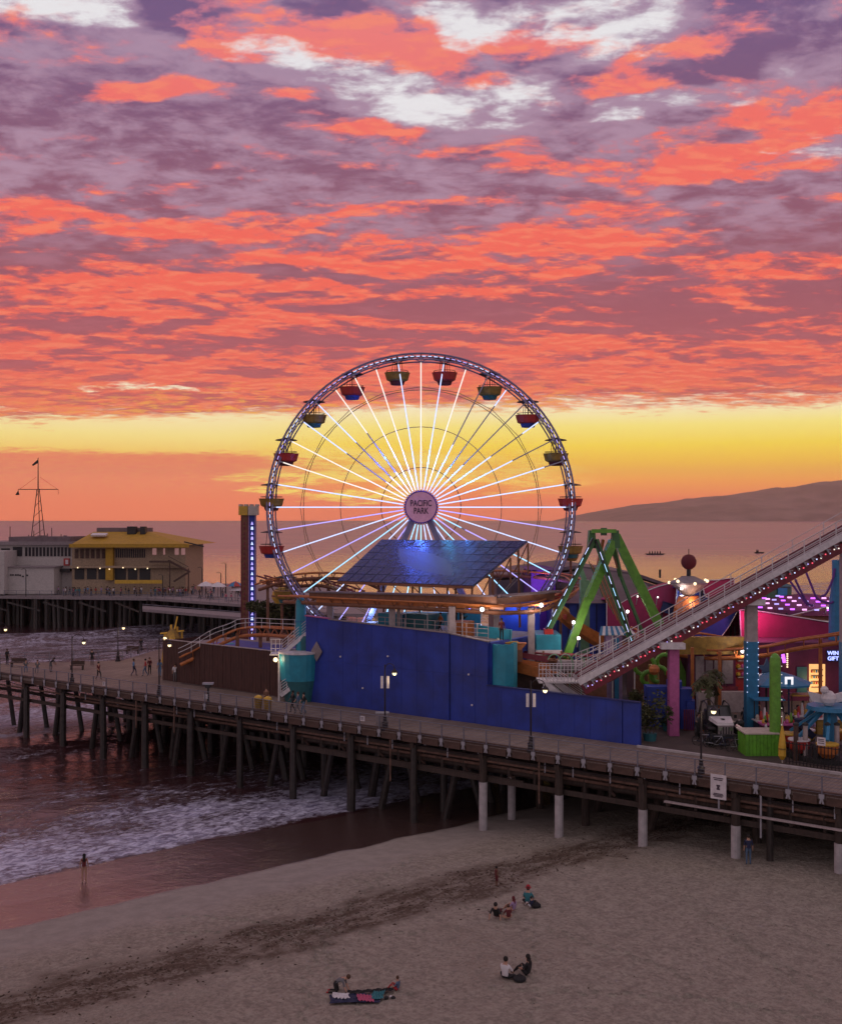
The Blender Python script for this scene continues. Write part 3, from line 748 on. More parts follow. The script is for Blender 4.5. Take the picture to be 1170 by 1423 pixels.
notice(147, .6, .35, .35, 'small white notice on the railing near the left end')
notice(1104, 2.0, .5, .5, 'square white notice on the black fence at the right', 5.2)
# electrical cabinet, viewer and bins
c = edge(523) + V * .7
t = thing('utility_cabinet', 'grey steel cabinet standing at the railing below the tall blue wall', 'cabinet', c)
part('body', MB().box(c.x - .45, c.x + .45, c.y - .25, c.y + .25, DK, DK + 1.15), 'grey_wall', t); part('lid', MB().box(c.x - .5, c.x + .5, c.y - .3, c.y + .3, DK + 1.15, DK + 1.22), 'galvanised', t)
c = edge(283) + V * .5
t = thing('coin_telescope', 'dark viewing scope with pale top on the pier edge before the brown fence', 'telescope', c)
part('stand', MB().lathe([(.26, 0), (.2, .1), (.1, .3), (.08, 1.3), (.14, 1.35)], c, 8), 'charcoal', t); part('head', MB().box(c.x - .45, c.x + .45, c.y - .2, c.y + .2, DK + 1.62, DK + 1.78), 'galvanised', t); part('eyepiece', MB().box(c.x - .2, c.x + .2, c.y - .3, c.y + .2, DK + 1.36, DK + 1.62), 'charcoal', t)
part('coin_plate', MB().box(c.x - .28, c.x + .02, c.y - .32, c.y - .28, DK + .45, DK + .85), 'sign_white', t)
for dx_, lb in ((348, 'left yellow bin beside the brown fence'), (361, 'right yellow bin beside the brown fence')):
    c = edge(dx_) + V * .9
    t = thing('litter_bin', lb, 'litter bin', c, 'yellow litter bins')
    part('body', MB().lathe([(.26, 0), (.33, .9), (.35, .95)], c, 10), 'olive', t); part('lid', MB().lathe([(.36, .95), (.30, 1.1), (.1, 1.2)], c, 10), 'yellow_paint', t)

# ------------------------------------------------------------------ far pier with its buildings
fp = thing('far_pier', 'far end of the timber pier on a forest of dark piles under the buildings', 'pier', (-60, 220, 0))
fd = [tuple(W(-260, 0, 226)[:2]), tuple(W(205, 0, 214)[:2]), tuple(W(345, 0, 196)[:2]), tuple(W(470, 0, 178)[:2]), tuple(W(560, 0, 175)[:2]), tuple(W(480, 0, 250)[:2]), tuple(W(300, 0, 262)[:2]), tuple(W(-260, 0, 285)[:2])]
part('deck', MB().prism(fd, DK - .5, DK), 'grey_wall', fp)
part('rim_beam', MB().beam(Vector((*fd[0], DK - .25)), Vector((*fd[1], DK - .25)), .3, .6), 'grey_wall', fp)
lw = [tuple(W(198, 0, 205)[:2]), tuple(W(350, 0, 186)[:2]), tuple(W(350, 0, 195)[:2]), tuple(W(198, 0, 213)[:2])]
part('lower_landing', MB().prism(lw, DK - 2.0, DK - 1.5), 'grey_wall', fp)
part('lower_landing_railing', MB().tube([Vector((*lw[0], DK - .6)), Vector((*lw[1], DK - .6))], .06, 5), 'rail_steel', fp)
pile_me = mesh_of(MB().tube([(0, 0, -3), (0, 0, DK - .5)], [.50, .44], 7), 'timber_wet', 'pile')
pile_rake = mesh_of(MB().tube([(-.9, -.3, -3), (.5, 0, DK - .5)], [.40, .34], 7), 'timber_wet', 'pile')
n = 0
for rrow in range(6):
    for k in range(52):
        p = W(-50 + k * 10.2 + random.uniform(-3, 3) + rrow * 2, 0, 218 + rrow * 7 - max(0, k - 24) * .9)
        if not inside(p, fd) or n >= 290: continue
        piece('pile', pile_me if random.random() < .7 else pile_rake, fp, Vector((p.x + 60, p.y - 220, 0)), (0, 0, random.uniform(0, 6))); n += 1
bp = MB()
for _ in range(420):
    p = W(random.uniform(-60, 470), 0, random.uniform(222, 258)); 
    if inside(p, fd): bp.tube([(p.x + random.uniform(-.6, .6), p.y, -3), (p.x, p.y, DK - .5)], .36, 5)
part('back_piles', bp, 'timber_wet', fp, kind='stuff')
for k in range(8):
    part('cross_beam', MB().beam(W(-40 + k * 50, 0, 215) * Vector((1, 1, 0)) + Vector((0, 0, DK - 1.0)), W(10 + k * 46, 0, 215 - k) * Vector((1, 1, 0)) + Vector((0, 0, DK - 2.6)), .25, .3), 'timber_wet', fp)
fr = thing('far_railing', 'thin pale railing along the edge of the far pier before the crowd', 'railing', (-60, 220, DK))
for a, b in ((fd[0], fd[1]), (fd[1], fd[2]), (fd[2], fd[3])):
    a = Vector((*a, 0)); b = Vector((*b, 0)); nn = int((b - a).length / 2.5)
    for i in range(nn): c = a.lerp(b, i / nn); part('post', MB().beam((c.x, c.y, DK), (c.x, c.y, DK + 1.1), .08), 'rail_steel', fr)
    for h in (1.1, .6): part('rail', MB().tube([a + Vector((0, 0, DK + h)), b + Vector((0, 0, DK + h))], .035, 4), 'rail_steel', fr)

def rect_on(y, x0p, x1p, yt, yb, Yd, d=.12, mb=None, mi=0):     # a box on a frontal wall, by photograph extent
    a = W(x0p, yt, Yd); b = W(x1p, yb, Yd); mb = mb or MB()
    return mb.box(a.x, b.x, Yd - d, Yd, b.z, a.z, mi)
# harbour office: flat roofed pale building with a mast
B = thing('harbor_office', 'pale two storey harbour building with a row of dark windows under the mast', 'building', W(50, 826, 226))
Yh = 226
def hb(name, x0, x1, yt, yb, y0, y1, m, lab=None):
    a = W(x0, yt, y0); b = W(x1, yb, y0); return part(name, MB().box(a.x, b.x, y0, y1, max(b.z, DK), a.z), m, B, lab)
hb('wall', -30, 100, 757, 826, Yh, Yh + 14, 'harbor_white')
hb('roof', -34, 102, 753, 757.6, Yh - 1, Yh + 15, 'grey_wall')
hb('roof_parapet', 12, 98, 746, 753, Yh + 1, Yh + 12, 'grey_roof')
hb('annex', 10, 75, 789, 826, Yh - 5, Yh - .05, 'harbor_white')
hb('annex_roof', 9, 76, 787.6, 789, Yh - 5.3, Yh - .02, 'grey_wall')
hb('stair_tower', -30, 6, 766, 826, Yh - 7, Yh - .05, 'harbor_white')
for i in range(13):
    w_ = rect_on(0, 35 + i * 5, 38.2 + i * 5, 760.5, 773, Yh - .02, .12); part('window', w_, 'glass_dark', B)
part('window', rect_on(0, 18, 31, 760, 773, Yh - .02, .12), 'glass_dark', B)
part('window', rect_on(0, 2, 14, 762, 781, Yh - .02, .15), 'charcoal', B)
part('door', rect_on(0, 6, 11, 796, 815, Yh - 5.02, .1), 'charcoal', B)
part('letter', rect_on(0, 89, 97, 776, 786, Yh - .02, .3), 'red_paint', B, 'pale red square emblem'); part('emblem', rect_on(0, 91, 95, 778, 784, Yh - .35, .1), 'sign_white', B)
part('ledge', rect_on(0, 74, 100, 790, 794, Yh - .02, 1.5), 'charcoal', B)
for i, (x, y) in enumerate(((14, 799), (17, 799), (21, 799), (24, 799), (27, 799.5), (31, 801), (37, 799.5))): part('letter', rect_on(0, x, x + 2.2, y - 1, y + 1, Yh - 5.02, .1), 'charcoal', B)
for x, h in ((40, 10), (47, 16), (62, 9), (66, 12), (14, 22), (85, 11), (72, 20)):
    a = W(x, 753, Yh + 5); part('antenna', MB().beam(a, a + Vector((0, 0, h * .15)), .12), 'charcoal', B)
for x, w_ in ((52, 4), (58, 5), (88, 3)):
    a = W(x, 750, Yh + 4); part('roof_unit', MB().box(a.x, a.x + w_ * .15, a.y, a.y + 1, a.z - .5, a.z + .9), 'grey_roof', B)
mt_ = thing('signal_mast', 'tall lattice mast with a yardarm and two flags on the pale harbour building', 'mast', W(53, 750, 231))
top = W(53, 636, 231); base = W(53, 749, 231); yard = W(53, 680, 231)
for sx in (-1, 1): part('leg', MB().beam(base + Vector((sx * 1.3, sx * .5, 0)), yard + Vector((sx * .25, 0, 0)), .14), 'charcoal', mt_)
part('leg', MB().beam(base + Vector((0, 1.2, 0)), yard, .14), 'charcoal', mt_)
for k in range(5): f_ = k / 5; w_ = 1.3 * (1 - f_) + .25 * f_; z_ = base.lerp(yard, f_ + .05); part('brace', MB().beam(z_ - Vector((w_, 0, 0)), z_ + Vector((w_ * .85, 0, 1.5)), .08), 'charcoal', mt_)
part('topmast', MB().tube([yard, top], [.14, .08], 6), 'charcoal', mt_)
part('yardarm', MB().beam(W(25, 680, 231), W(81, 680, 231), .16), 'charcoal', mt_)
for x in (25, 81): part('stay', MB().beam(W(x, 680, 231), W(x, 687, 231), .06), 'charcoal', mt_)
for x in (27, 80): part('stay', MB().beam(W(x, 680, 231), W(53 + (x - 53) * .1, 663, 231), .05), 'charcoal', mt_)
part('flag', MB().slab([W(53, 638, 231), W(44, 646, 231), W(46, 647.5, 231), W(53, 643, 231)], (0, .06, 0)), 'charcoal', mt_, 'small dark flag flying at the masthead')
part('flag', MB().slab([W(25.5, 681, 231), W(21, 688, 231), W(27, 688, 231)], (0, .06, 0)), 'charcoal', mt_, 'small dark pennant on the left yardarm')

# restaurant with the mustard hip roof
R_ = thing('pier_restaurant', 'two storey restaurant with mustard yellow hip roof on the far pier', 'building', W(180, 826, 224)); Yr = 224
a = W(100, 757, Yr); b = W(258, 826, Yr)
part('wall', MB().box(a.x, b.x, Yr, Yr + 18, DK, a.z), 'restaurant_wall', R_)
e1_ = W(97, 757.5, Yr - 2.5); e2_ = W(262, 757.5, Yr - 2.5); rz_ = W(180, 739, Yr + 7).z
rb = [(e1_.x, Yr - 2.5, e1_.z), (e2_.x, Yr - 2.5, e1_.z), (e2_.x + 1.5, Yr + 20, e1_.z), (e1_.x, Yr + 20, e1_.z)]
c1 = W(132, 739, Yr + 7).x; c2 = W(208, 739, Yr + 7).x
part('roof', MB().hexa([Vector(p) for p in rb], [Vector((c1, Yr + 6, rz_)), Vector((c2, Yr + 6, rz_)), Vector((c2, Yr + 12, rz_)), Vector((c1, Yr + 12, rz_))]), 'mustard_roof', R_)
part('roof_edge', MB().box(e1_.x - .1, e2_.x + .1, Yr - 2.7, Yr - 2.52, e1_.z - .5, e1_.z + .25), 'mustard_roof', R_)
part('roof_spar', MB().beam(W(256, 753, Yr - 1), W(283, 759.5, Yr - 1), .35, .25), 'charcoal', R_)
part('roof_crown', MB().box(c1 + .6, c2 - .5, Yr + 6.2, Yr + 11.8, rz_, rz_ + .85), 'grey_roof', R_)
part('skylight', MB().slab([W(126, 745.5, Yr + 1.2), W(147, 745.5, Yr + 1.2), W(150, 742.5, Yr + 3.2), W(129, 742.5, Yr + 3.2)], (0, -.15, .3)), 'sign_white', R_)
for x, w_ in ((178, 12), (196, 7)): q = W(x, 740, Yr + 5); part('roof_unit', MB().box(q.x, q.x + w_ * .15, Yr + 4.2, Yr + 5.8, rz_ - .5, rz_ + 1.15), 'charcoal', R_)
part('corner_tower', rect_on(0, 149, 159, 757.5, 806, Yr - .02, 1.2), 'mustard_roof', R_)
part('balcony', rect_on(0, 100, 262, 786, 789, Yr - .02, 1.4), 'restaurant_wall', R_)
for i in range(14): part('window', rect_on(0, 161 + i * 3.0, 162.8 + i * 3.0, 763, 775, Yr - .02, .1), 'glass_dark', R_)
for x in (212, 227, 243, 252): part('window', rect_on(0, x, x + 5.5 - (x == 227) * 3, 762, 771, Yr - .02, .12), 'glass_pink', R_)
for x0, x1 in ((104, 117), (121, 134), (137, 147)): part('shopfront', rect_on(0, x0, x1, 790, 805, Yr - .02, .12), 'charcoal', R_)
for x0, x1 in ((160, 175), (178, 191), (194, 209)): part('shopfront', rect_on(0, x0, x1, 790, 806, Yr - .02, .12), 'charcoal', R_)
for i in range(6): part('window', rect_on(0, 104 + i * 7.5, 109 + i * 7.5, 763, 776, Yr - .02, .1), 'timber_mid', R_)
for x in (108, 139, 152, 171, 188, 205): q = W(x, 789 + (x % 3), Yr - 1.6); part('wall_light', MB().ball(q, .14, 6), 'bulb', R_)
part('awning', rect_on(0, 160, 226, 806, 811, Yr - 2, .3), 'yellow_paint', R_)
part('stair_landing', rect_on(0, 210, 236, 779, 781.5, Yr - 1.5, 1.6), 'timber_mid', R_)
part('stair_flight', MB().beam(W(234, 779, Yr - 2.5), W(262, 794, Yr - 2.5), .9, .35), 'timber_mid', R_)
part('stair_flight', MB().beam(W(264, 794, Yr - 3.6), W(242, 808, Yr - 3.6), .9, .35), 'timber_mid', R_)
part('stair_railing', MB().beam(W(234, 773, Yr - 3), W(262, 788, Yr - 3), .08, .12), 'timber_mid', R_)
for x in (236, 262): part('stair_post', MB().beam(W(x, 780 if x < 250 else 790, Yr - 2.6), W(x, 822, Yr - 2.6), .2), 'timber_mid', R_)
# far lamp posts and masts on the pier
for i, (x, yt) in enumerate(((281, 790), (314, 784), (307, 797), (36, 792), (226, 800))):
    b0 = W(x, 0, 216); b0.z = DK; t_ = thing('lamp_post', ['dark lamp post on the far pier left of the pair near the umbrellas', 'tallest dark lamp post on the far pier by the umbrellas', 'shortest dark post on the far pier between two taller posts', 'dark post before the pale harbour annex', 'dark post in the crowd before the restaurant stairs'][i], 'lamp post', b0, 'posts on the far pier')
    part('pole', MB().tube([b0, Vector((b0.x, b0.y, W(x, yt, 216).z))], .09, 6), 'charcoal', t_); zt = W(x, yt, 216).z
    part('arm', MB().tube([(b0.x, b0.y, zt), (b0.x - .4, b0.y, zt + .3), (b0.x - .9, b0.y, zt + .1)], .05, 5), 'charcoal', t_)
for i, (x, y, m1, m2, lb) in enumerate(((286, 811, 'sign_white', 'sign_white', 'white parasol over the crowd on the far pier, left'), (303, 812, 'sign_white', 'sign_white', 'white parasol over the crowd on the far pier, right of the other white one'), (327, 811, 'red_paint', 'column_blue', 'red and blue parasol beside the drop tower'), (330, 817, 'sign_white', 'sign_white', 'low white stall roof just left of the drop tower'))):
    q = W(x, y, 205 if i > 1 else 214); t_ = thing('parasol', lb, 'parasol', Vector((q.x, q.y, DK)), 'parasols on the far pier')
    mb = MB().lathe([(1.7, -.45), (.9, .1), (.05, .45)], q, 8)
    for k in range(len(mb.mi)): mb.mi[k] = k % 2
    part('canopy', mb, [m1, m2], t_); part('pole', MB().cyl((q.x, q.y, DK), q, .05), 'charcoal', t_)

# ------------------------------------------------------------------ ferris wheel
HUB = W(585, 705, 101.0); RW = 212 / F * 101.0
fw = thing('ferris_wheel', 'huge ferris wheel with lit white spokes and a round sign at its hub', 'ferris wheel', HUB)
def ring(r, y, tr, n=96, nt_=8): return MB().tube([(r * math.cos(a * 2 * math.pi / n), y, r * math.sin(a * 2 * math.pi / n)) for a in range(n + 1)], tr, nt_, cap=False)
def wpart(name, mb, m, rot=0.0, lab=None): return piece(name, mesh_of(mb, m, name), fw, (0, 0, 0), (0, rot, 0), lab)
for y in (-.95, .95):
    wpart('rim', ring(RW, y, .10), 'rim_steel'); wpart('rim', ring(RW - .52, y, .07), 'rim_steel')
# short struts between the rings, one bay per spoke
bay = MB()
da = math.pi / 40
for s in (-.95, .95):
    bay.beam((math.sin(-da) * RW, s, math.cos(-da) * RW), (0, s, RW - .5), .07); bay.beam((0, s, RW - .5), (math.sin(da) * RW, s, math.cos(da) * RW), .07)
bay.beam((0, -.95, RW), (0, .95, RW), .08); bay.beam((0, -.95, RW - .5), (math.sin(2 * da) * RW, .95, math.cos(2 * da) * RW), .05)
bay_me = mesh_of(bay, 'rim_steel', 'rim_truss')
leds = ['led_white', 'led_warm', 'led_cyan', 'led_violet', 'led_off']
def dash_me(mname):
    h = da / 4 * .62; rr_ = RW - .27
    return mesh_of(MB().beam((math.sin(-h) * rr_, -1.06, math.cos(h) * rr_), (math.sin(h) * rr_, -1.06, math.cos(h) * rr_), .05, .13, up=(0, 1, 0)), mname, 'rim_light')
dm = {k: dash_me(k) for k in leds}
spf = mesh_of(MB().beam((0, -.72, .9), (0, -.95, RW - .4), .11, .16), 'spoke_steel', 'spoke')
spb = mesh_of(MB().beam((0, .72, .9), (0, .95, RW - .4), .08, .10), 'spoke_steel', 'back_spoke')
def strip(m, r0, r1):
    f = lambda r: (0, -.84 - .23 * (r / RW), r)
    return mesh_of(MB().beam(f(r0), f(r1), .10, .07), m, 'light_strip')
sm = {}
for i in range(40):
    th = i * 2 * math.pi / 40; deg = (i * 9) % 360
    s1 = piece('spoke', spf, fw, (0, 0, 0), (0, th, 0)); piece('spoke', spb, fw, (0, 0, 0), (0, th + (da if i % 2 else 0) * 0, 0)) if i % 2 == 0 else None
    right_dark = 18 < deg < 75
    if 100 < deg < 260: c = random.choice(['led_white', 'led_cyan', 'led_white', 'led_violet'])
    elif 80 <= deg <= 100 or 260 <= deg <= 280: c = 'led_violet' if deg > 90 and deg < 270 else 'led_white'
    else: c = random.choice(['led_white', 'led_white', 'led_warm'])
    r_in, r_out = 1.65, 13.4
    segs = [(c, r_in, r_out)]
    if right_dark:
        br = {27: 6.5, 36: 4.5, 45: 5.5, 54: 8.0, 63: 9.5, 72: 12.0}.get(deg, 7.0)
        segs = [('led_white', r_in, br), ('led_off', br, r_out)]
        if deg in (36, 54): segs[1] = ('led_off', br, 11.6); segs.append(('led_white', 11.6, r_out))
    elif deg in (315, 306, 324): segs = [('led_warm', r_in, 4.0), ('led_off', 4.0, 8.5), (c, 8.5, r_out)]
    elif deg in (117, 144, 225): segs = [(c, r_in, 4.2), ('led_violet', 4.6, 7.5), (c, 8.0, r_out)]
    for cc, a_, b_ in segs:
        key = (cc, a_, b_)
        if key not in sm: sm[key] = strip(*key)
        o = bpy.data.objects.new('light_strip', sm[key]); COL.objects.link(o); o.parent = s1
    piece('rim_truss', bay_me, fw, (0, 0, 0), (0, th, 0))
    rc = 'led_violet' if random.random() < .45 else 'led_white'
    if deg in (45, 54, 306, 315, 324): rc = 'led_violet'
    for q_ in range(4): piece('rim_light', dm[rc], fw, (0, 0, 0), (0, th + (q_ + .5) / 4 * 2 * da, 0))
for r, y, tr, m_ in ((3.75, .5, .035, 'track_brown'), (7.6, .75, .035, 'ring_paint'), (11.1, .9, .035, 'ring_paint')):
    wpart('tie_ring', ring(r, y, tr, 60, 6), m_)
wpart('tie_ring', ring(11.4, .9, .03, 20, 6), 'ring_paint')
# hub: drum, flanges, sign with letters
hubm = MB().tube([(0, -1.0, 0), (0, 1.0, 0)], .62, 20)
wpart('hub', hubm, 'rim_steel')
for y in (-.75, .75): wpart('hub_flange', MB().tube([(0, y - .08, 0), (0, y + .08, 0)], 1.25, 28), 'rim_steel')
sg = piece('hub_sign', mesh_of(MB().tube([(0, -1.62, 0), (0, -1.52, 0)], 1.46, 40), 'hub_face', 'hub_sign'), fw)
sr = bpy.data.objects.new('sign_rim', mesh_of(MB().tube([(1.46 * math.cos(a), -1.59, 1.46 * math.sin(a)) for a in np.linspace(0, 2 * math.pi, 41)], .07, 8, cap=False), 'purple', 'sign_rim')); COL.objects.link(sr); sr.parent = sg
piece('sign_bracket', mesh_of(MB().tube([(0, -1.52, 0), (0, -.8, 0)], .3, 10), 'rim_steel', 'sign_bracket'), fw)
for s_, dz_ in (('PACIFIC', .34), ('PARK', -.36)):
    text_part('lettering', s_, .70, 'ink', fw, Matrix.Translation(HUB + Vector((0, -1.65, dz_))) @ Matrix.Rotation(math.radians(90), 4, 'X') @ Matrix.Diagonal((.80, 1.12, 1, 1)))
# legs of the wheel
for s in (-1, 1):
    for y in (-1.9, 1.9):
        part('support_leg', MB().beam(HUB + Vector((s * .3, y * .33, 0)), Vector((HUB.x + s * 7.6, HUB.y + y * 1.25, DK)), .62, .5), 'rim_steel' if y < 0 else 'spoke_steel', fw)
part('axle', MB().tube([HUB + Vector((0, -1.15, 0)), HUB + Vector((0, 2.6, 0))], .26, 14), 'rim_steel', fw)
part('cross_member', MB().beam((HUB.x - 6.4, HUB.y - 2.3, 10.4), (HUB.x + 6.4, HUB.y - 2.3, 10.4), .3, .4), 'rim_steel', fw)
part('loading_platform', MB().box(HUB.x - 6, HUB.x + 6, HUB.y - 3.4, HUB.y + 3, DK, DK + 1.1), 'turquoise', fw)
# unseen added lights: low ones wash the wheel, high ones streak the solar panels
for dx_, dz_, c_, w_ in ((-4.5, -9.5, (.25, .45, 1), 260), (4.5, -9.5, (.35, .3, 1), 260), (0, -6, (.5, .75, 1), 140), (-3.4, 4.5, (.04, .12, 1), 500), (-1.6, 3.2, (.05, .15, 1), 500), (.6, 4.4, (.05, .45, 1), 150), (2.6, 3.6, (.04, .25, 1), 360), (4.8, 2.6, (.04, .5, 1), 200)):
    lamp('added_wheel_light', HUB + Vector((dx_, -2.6 if dz_ < 0 else -1.8, dz_)), c_, w_, fw, .3 if dz_ < 0 else .12)

# gondolas
def gond(bucket, belly):
    t = thing('gondola', '', 'gondola', (0, 0, 0), 'gondolas of the ferris wheel')
    part('canopy', MB().lathe([(1.05, -.05), (.98, .02), (.30, .16), (.05, .20)], (0, 0, 0), 16), 'charcoal', t)
    part('seat_tub', MB().lathe([(.80, -2.05), (1.0, -1.95), (1.17, -1.32), (1.22, -1.28), (1.16, -1.28)], (0, 0, 0), 18), bucket, t)
    part('underside', MB().lathe([(.42, -2.42), (.60, -2.40), (.72, -2.06)], (0, 0, 0), 14), belly, t)
    part('rail_hoop', MB().tube([(1.02 * math.cos(a), 1.02 * math.sin(a), -1.12) for a in np.linspace(0, 2 * math.pi, 17)], .03, 5, cap=False), 'charcoal', t)
    part('centre_pole', MB().tube([(0, 0, -2.0), (0, 0, .2)], .05, 6), 'charcoal', t)
    for a in (0, 90, 180, 270):
        a = math.radians(a + 25); part('hanger', MB().tube([(.42 * math.cos(a), .42 * math.sin(a), 0), (.55 * math.cos(a), .55 * math.sin(a), -1.3)], .025, 5), 'charcoal', t)
    part('axle_bar', MB().tube([(0, -.95, .12), (0, .95, .12)], .06, 6), 'charcoal', t)
    part('table', MB().lathe([(.32, -1.32), (.34, -1.28)], (0, 0, 0), 12), 'charcoal', t)
    for k in (-1, 1):
        part('seat', MB().box(k * .5 - .3, k * .5 + .3, -.6, .6, -1.75, -1.6), belly, t)
    return t
protos = [gond('olive', 'teal_dark'), gond('red_paint', 'cloth_maroon'), gond('olive', 'cloth_maroon'), gond('red_paint', 'royal_blue')]
names = ['just left of the top', 'just right of the top']
where = {9: 'just right of the top of the wheel', 27: 'second to the right of the top of the wheel', 45: 'halfway between top and right side of the wheel', 63: 'upper right of the wheel over the yellow sky', 81: 'right side of the wheel just over the sea horizon', 99: 'right side of the wheel just under the sea horizon',
         117: 'lower right of the wheel behind the swing frame', 135: 'low on the right behind the solar roof', 153: 'near the bottom right of the wheel', 171: 'at the bottom of the wheel right of centre', 189: 'at the bottom of the wheel left of centre', 207: 'near the bottom left of the wheel',
         225: 'low on the left of the wheel', 243: 'lower left of the wheel over the coaster track', 261: 'left side of the wheel against the sea', 279: 'left side of the wheel at the sea horizon', 297: 'left side of the wheel over the orange sky', 315: 'upper left of the wheel, third from the top', 333: 'upper left of the wheel, second from the top', 351: 'just left of the top of the wheel'}
used = set()
for i in range(20):
    d = 9 + 18 * i; red = (i % 2 == 0)
    if d > 180: red = not (i % 2 == 1)
    pi_ = (1 if (i // 2) % 2 == 0 else 3) if red else (0 if i % 4 == 1 else 2)
    a = math.radians(d); rr = RW - .12
    loc = HUB + Vector((math.sin(a) * rr, 0, math.cos(a) * rr - .12))
    lb = ('red' if red else 'olive yellow') + ' gondola ' + where[d]
    if pi_ not in used: o = protos[pi_]; o.location = loc; o['label'] = lb; used.add(pi_)
    else: dup(protos[pi_], loc, 0, lb)
for k in range(4):
    if k not in used: 
        for c in list(protos[k].children): bpy.data.objects.remove(c)
        bpy.data.objects.remove(protos[k])

# ------------------------------------------------------------------ solar roof over the blue hall
sr_ = thing('solar_roof', 'sloping roof of blue solar panels in front of the ferris wheel', 'solar roof', P(-9, 8, 13))
Dl = 91.5; BL = W(468, 808, 91.5); BR = W(657, 815, 84.9); TL = W(530, 750, 96.5); TR = W(733, 752, 90.0)
NC, NR = 12, 6
for i in range(NC):
    for j in range(NR):
        def q(a, b): return (BL.lerp(BR, a)).lerp(TL.lerp(TR, a), b)
        g_ = .06 / 12; a0, a1 = i / NC + .0035, (i + 1) / NC - .0035; b0, b1 = j / NR + .006, (j + 1) / NR - .006
        nrm = (BR - BL).cross(TL - BL).normalized()
        jt = [nrm * random.uniform(-.0018, .0018) for _ in range(4)]
        part('solar_panel', MB().slab([q(a0, b0) + jt[0], q(a1, b0) + jt[1], q(a1, b1) + jt[2], q(a0, b1) + jt[3]], nrm * .05), 'solar_glass', sr_)
nrm = (BR - BL).cross(TL - BL).normalized()
part('frame_sheet', MB().slab([BL, BR, TR, TL], -nrm * .12), 'solar_frame', sr_)
for f_ in (.04, .3, .55, .8, .97):
    a = BL.lerp(BR, f_) - nrm * .14; b = TL.lerp(TR, f_) - nrm * .14
    part('rafter', MB().beam(a, b, .16, .2), 'track_brown', sr_)
    part('column', MB().beam(a.lerp(b, .06), Vector((a.x + .2, a.y + .3, 14.6)), .16), 'track_brown', sr_)
    part('column', MB().beam(a.lerp(b, .9), Vector((b.x - .3, b.y - .3, 13.0)), .18), 'track_brown', sr_)
part('eave_beam', MB().beam(BL - nrm * .1, BR - nrm * .1, .14, .22), 'track_brown', sr_)
for k in range(7):
    a = BL.lerp(BR, k / 7) - nrm * .25; b = BL.lerp(BR, (k + .5) / 7) + Vector((0, .5, -.9)); part('strut', MB().beam(a, b, .08), 'track_brown', sr_)
for k in range(3):
    a = TR.lerp(BR, k / 3) - nrm * .2; part('strut', MB().beam(a, a + Vector((0, 0, -2.6 + k * .5)), .14), 'track_brown', sr_)
    part('strut', MB().beam(a, a + Vector((-1.2, -.6, -2.4)), .08), 'track_brown', sr_)

# ------------------------------------------------------------------ blue hall, walls
H = thing('blue_hall', 'tall windowless blue painted hall on the pier under the solar roof', 'building', P(-8, 8, DK))
zt = 13.45
def wallpanel(u0, u1, z0, z1a, z1b, v, m='blue_paint', th=.25, name='wall_panel', par=H, lab=None):
    a = P(u0, v, z0); b = P(u1, v, z0); c = P(u1, v, z1b); d = P(u0, v, z1a)
    return part(name, MB().slab([a, b, c, d], V * th), m, par, lab)
def panels(u0, u1, za, zb, v, n, par=None):
    for k in range(n):
        a_, b_ = k / n, (k + 1) / n; j = random.uniform(-.008, .008)
        zm = lambda f: za + (zb - za) * f
        for z0_, z1_, z2_ in ((DK, DK + 3.6, DK + 3.6), (DK + 3.612, zm(a_), zm(b_))) if za > 11 else ((DK, zm(a_), zm(b_)),):
            wallpanel(u0 + (u1 - u0) * a_ + .006, u0 + (u1 - u0) * b_ - .006, z0_, z1_, z2_, v + j, par=par or H)
panels(-16.85, -14.25, 13.75, 13.65, 6.35, 2); panels(-14.2, -1.95, 13.6, 13.2, 6.30, 8); panels(-1.88, 1.5, 13.15, 12.75, 6.42, 3)
part('joint', MB().beam(P(-14.22, 6.45, DK), P(-14.22, 6.45, 13.6), .14), 'blue_trim', H); part('joint', MB().beam(P(-1.9, 6.5, DK), P(-1.9, 6.5, 13.1), .14), 'blue_trim', H)
part('coping', MB().beam(P(-16.9, 6.4, 13.80), P(-14.2, 6.4, 13.70), .34, .08), 'pink_paint', H); part('coping', MB().beam(P(-14.2, 6.36, 13.64), P(-1.9, 6.36, 13.25), .34, .08), 'grey_wall', H); part('coping', MB().beam(P(-1.9, 6.5, 13.2), P(1.6, 6.5, 12.80), .34, .08), 'grey_wall', H)
part('body', MB().prism([tuple(P(u, v)[:2]) for u, v in ((-16.6, 6.7), (1.2, 6.8), (1.4, 15.5), (-16.6, 15.5))], DK + .05, 12.6), 'blue_trim', H)
part('terrace_floor', MB().prism([tuple(P(u, v)[:2]) for u, v in ((-16.5, 6.9), (1.2, 6.9), (1.3, 15.4), (-16.5, 15.4))], 12.6, 12.68), 'grey_wall', H)
part('wall_return', MB().prism([tuple(P(u, v)[:2]) for u, v in ((1.3, 6.7), (1.65, 6.7), (1.65, 15.5), (1.3, 15.5))], DK + .05, 12.7), 'blue_paint', H)
for u_, z_ in ((-7.9, 11.0), (-12.9, 10.6), (-10.5, 8.2), (-.1, 10.2), (.2, 7.9)):
    part('wall_fitting', MB().ball(P(u_, 6.25, z_), .09, 6), 'sign_white', H)
Dp = W(443, 905, 91.3)
t = thing('diamond_sign', 'grey diamond shaped board on the left end of the tall blue wall', 'sign', Dp)
c = P(-15.5, 6.25, 10.85); part('board', MB().slab([c + Vector((0, 0, -.85)), c + U * .62, c + Vector((0, 0, .85)), c - U * .62], -V * .06), 'grey_wall', t)
for k in (-1, 1): part('fixing', MB().beam(c + Vector((0, 0, k * .4)), c + Vector((0, 0, k * .4)) + V * .16, .08), 'galvanised', t)
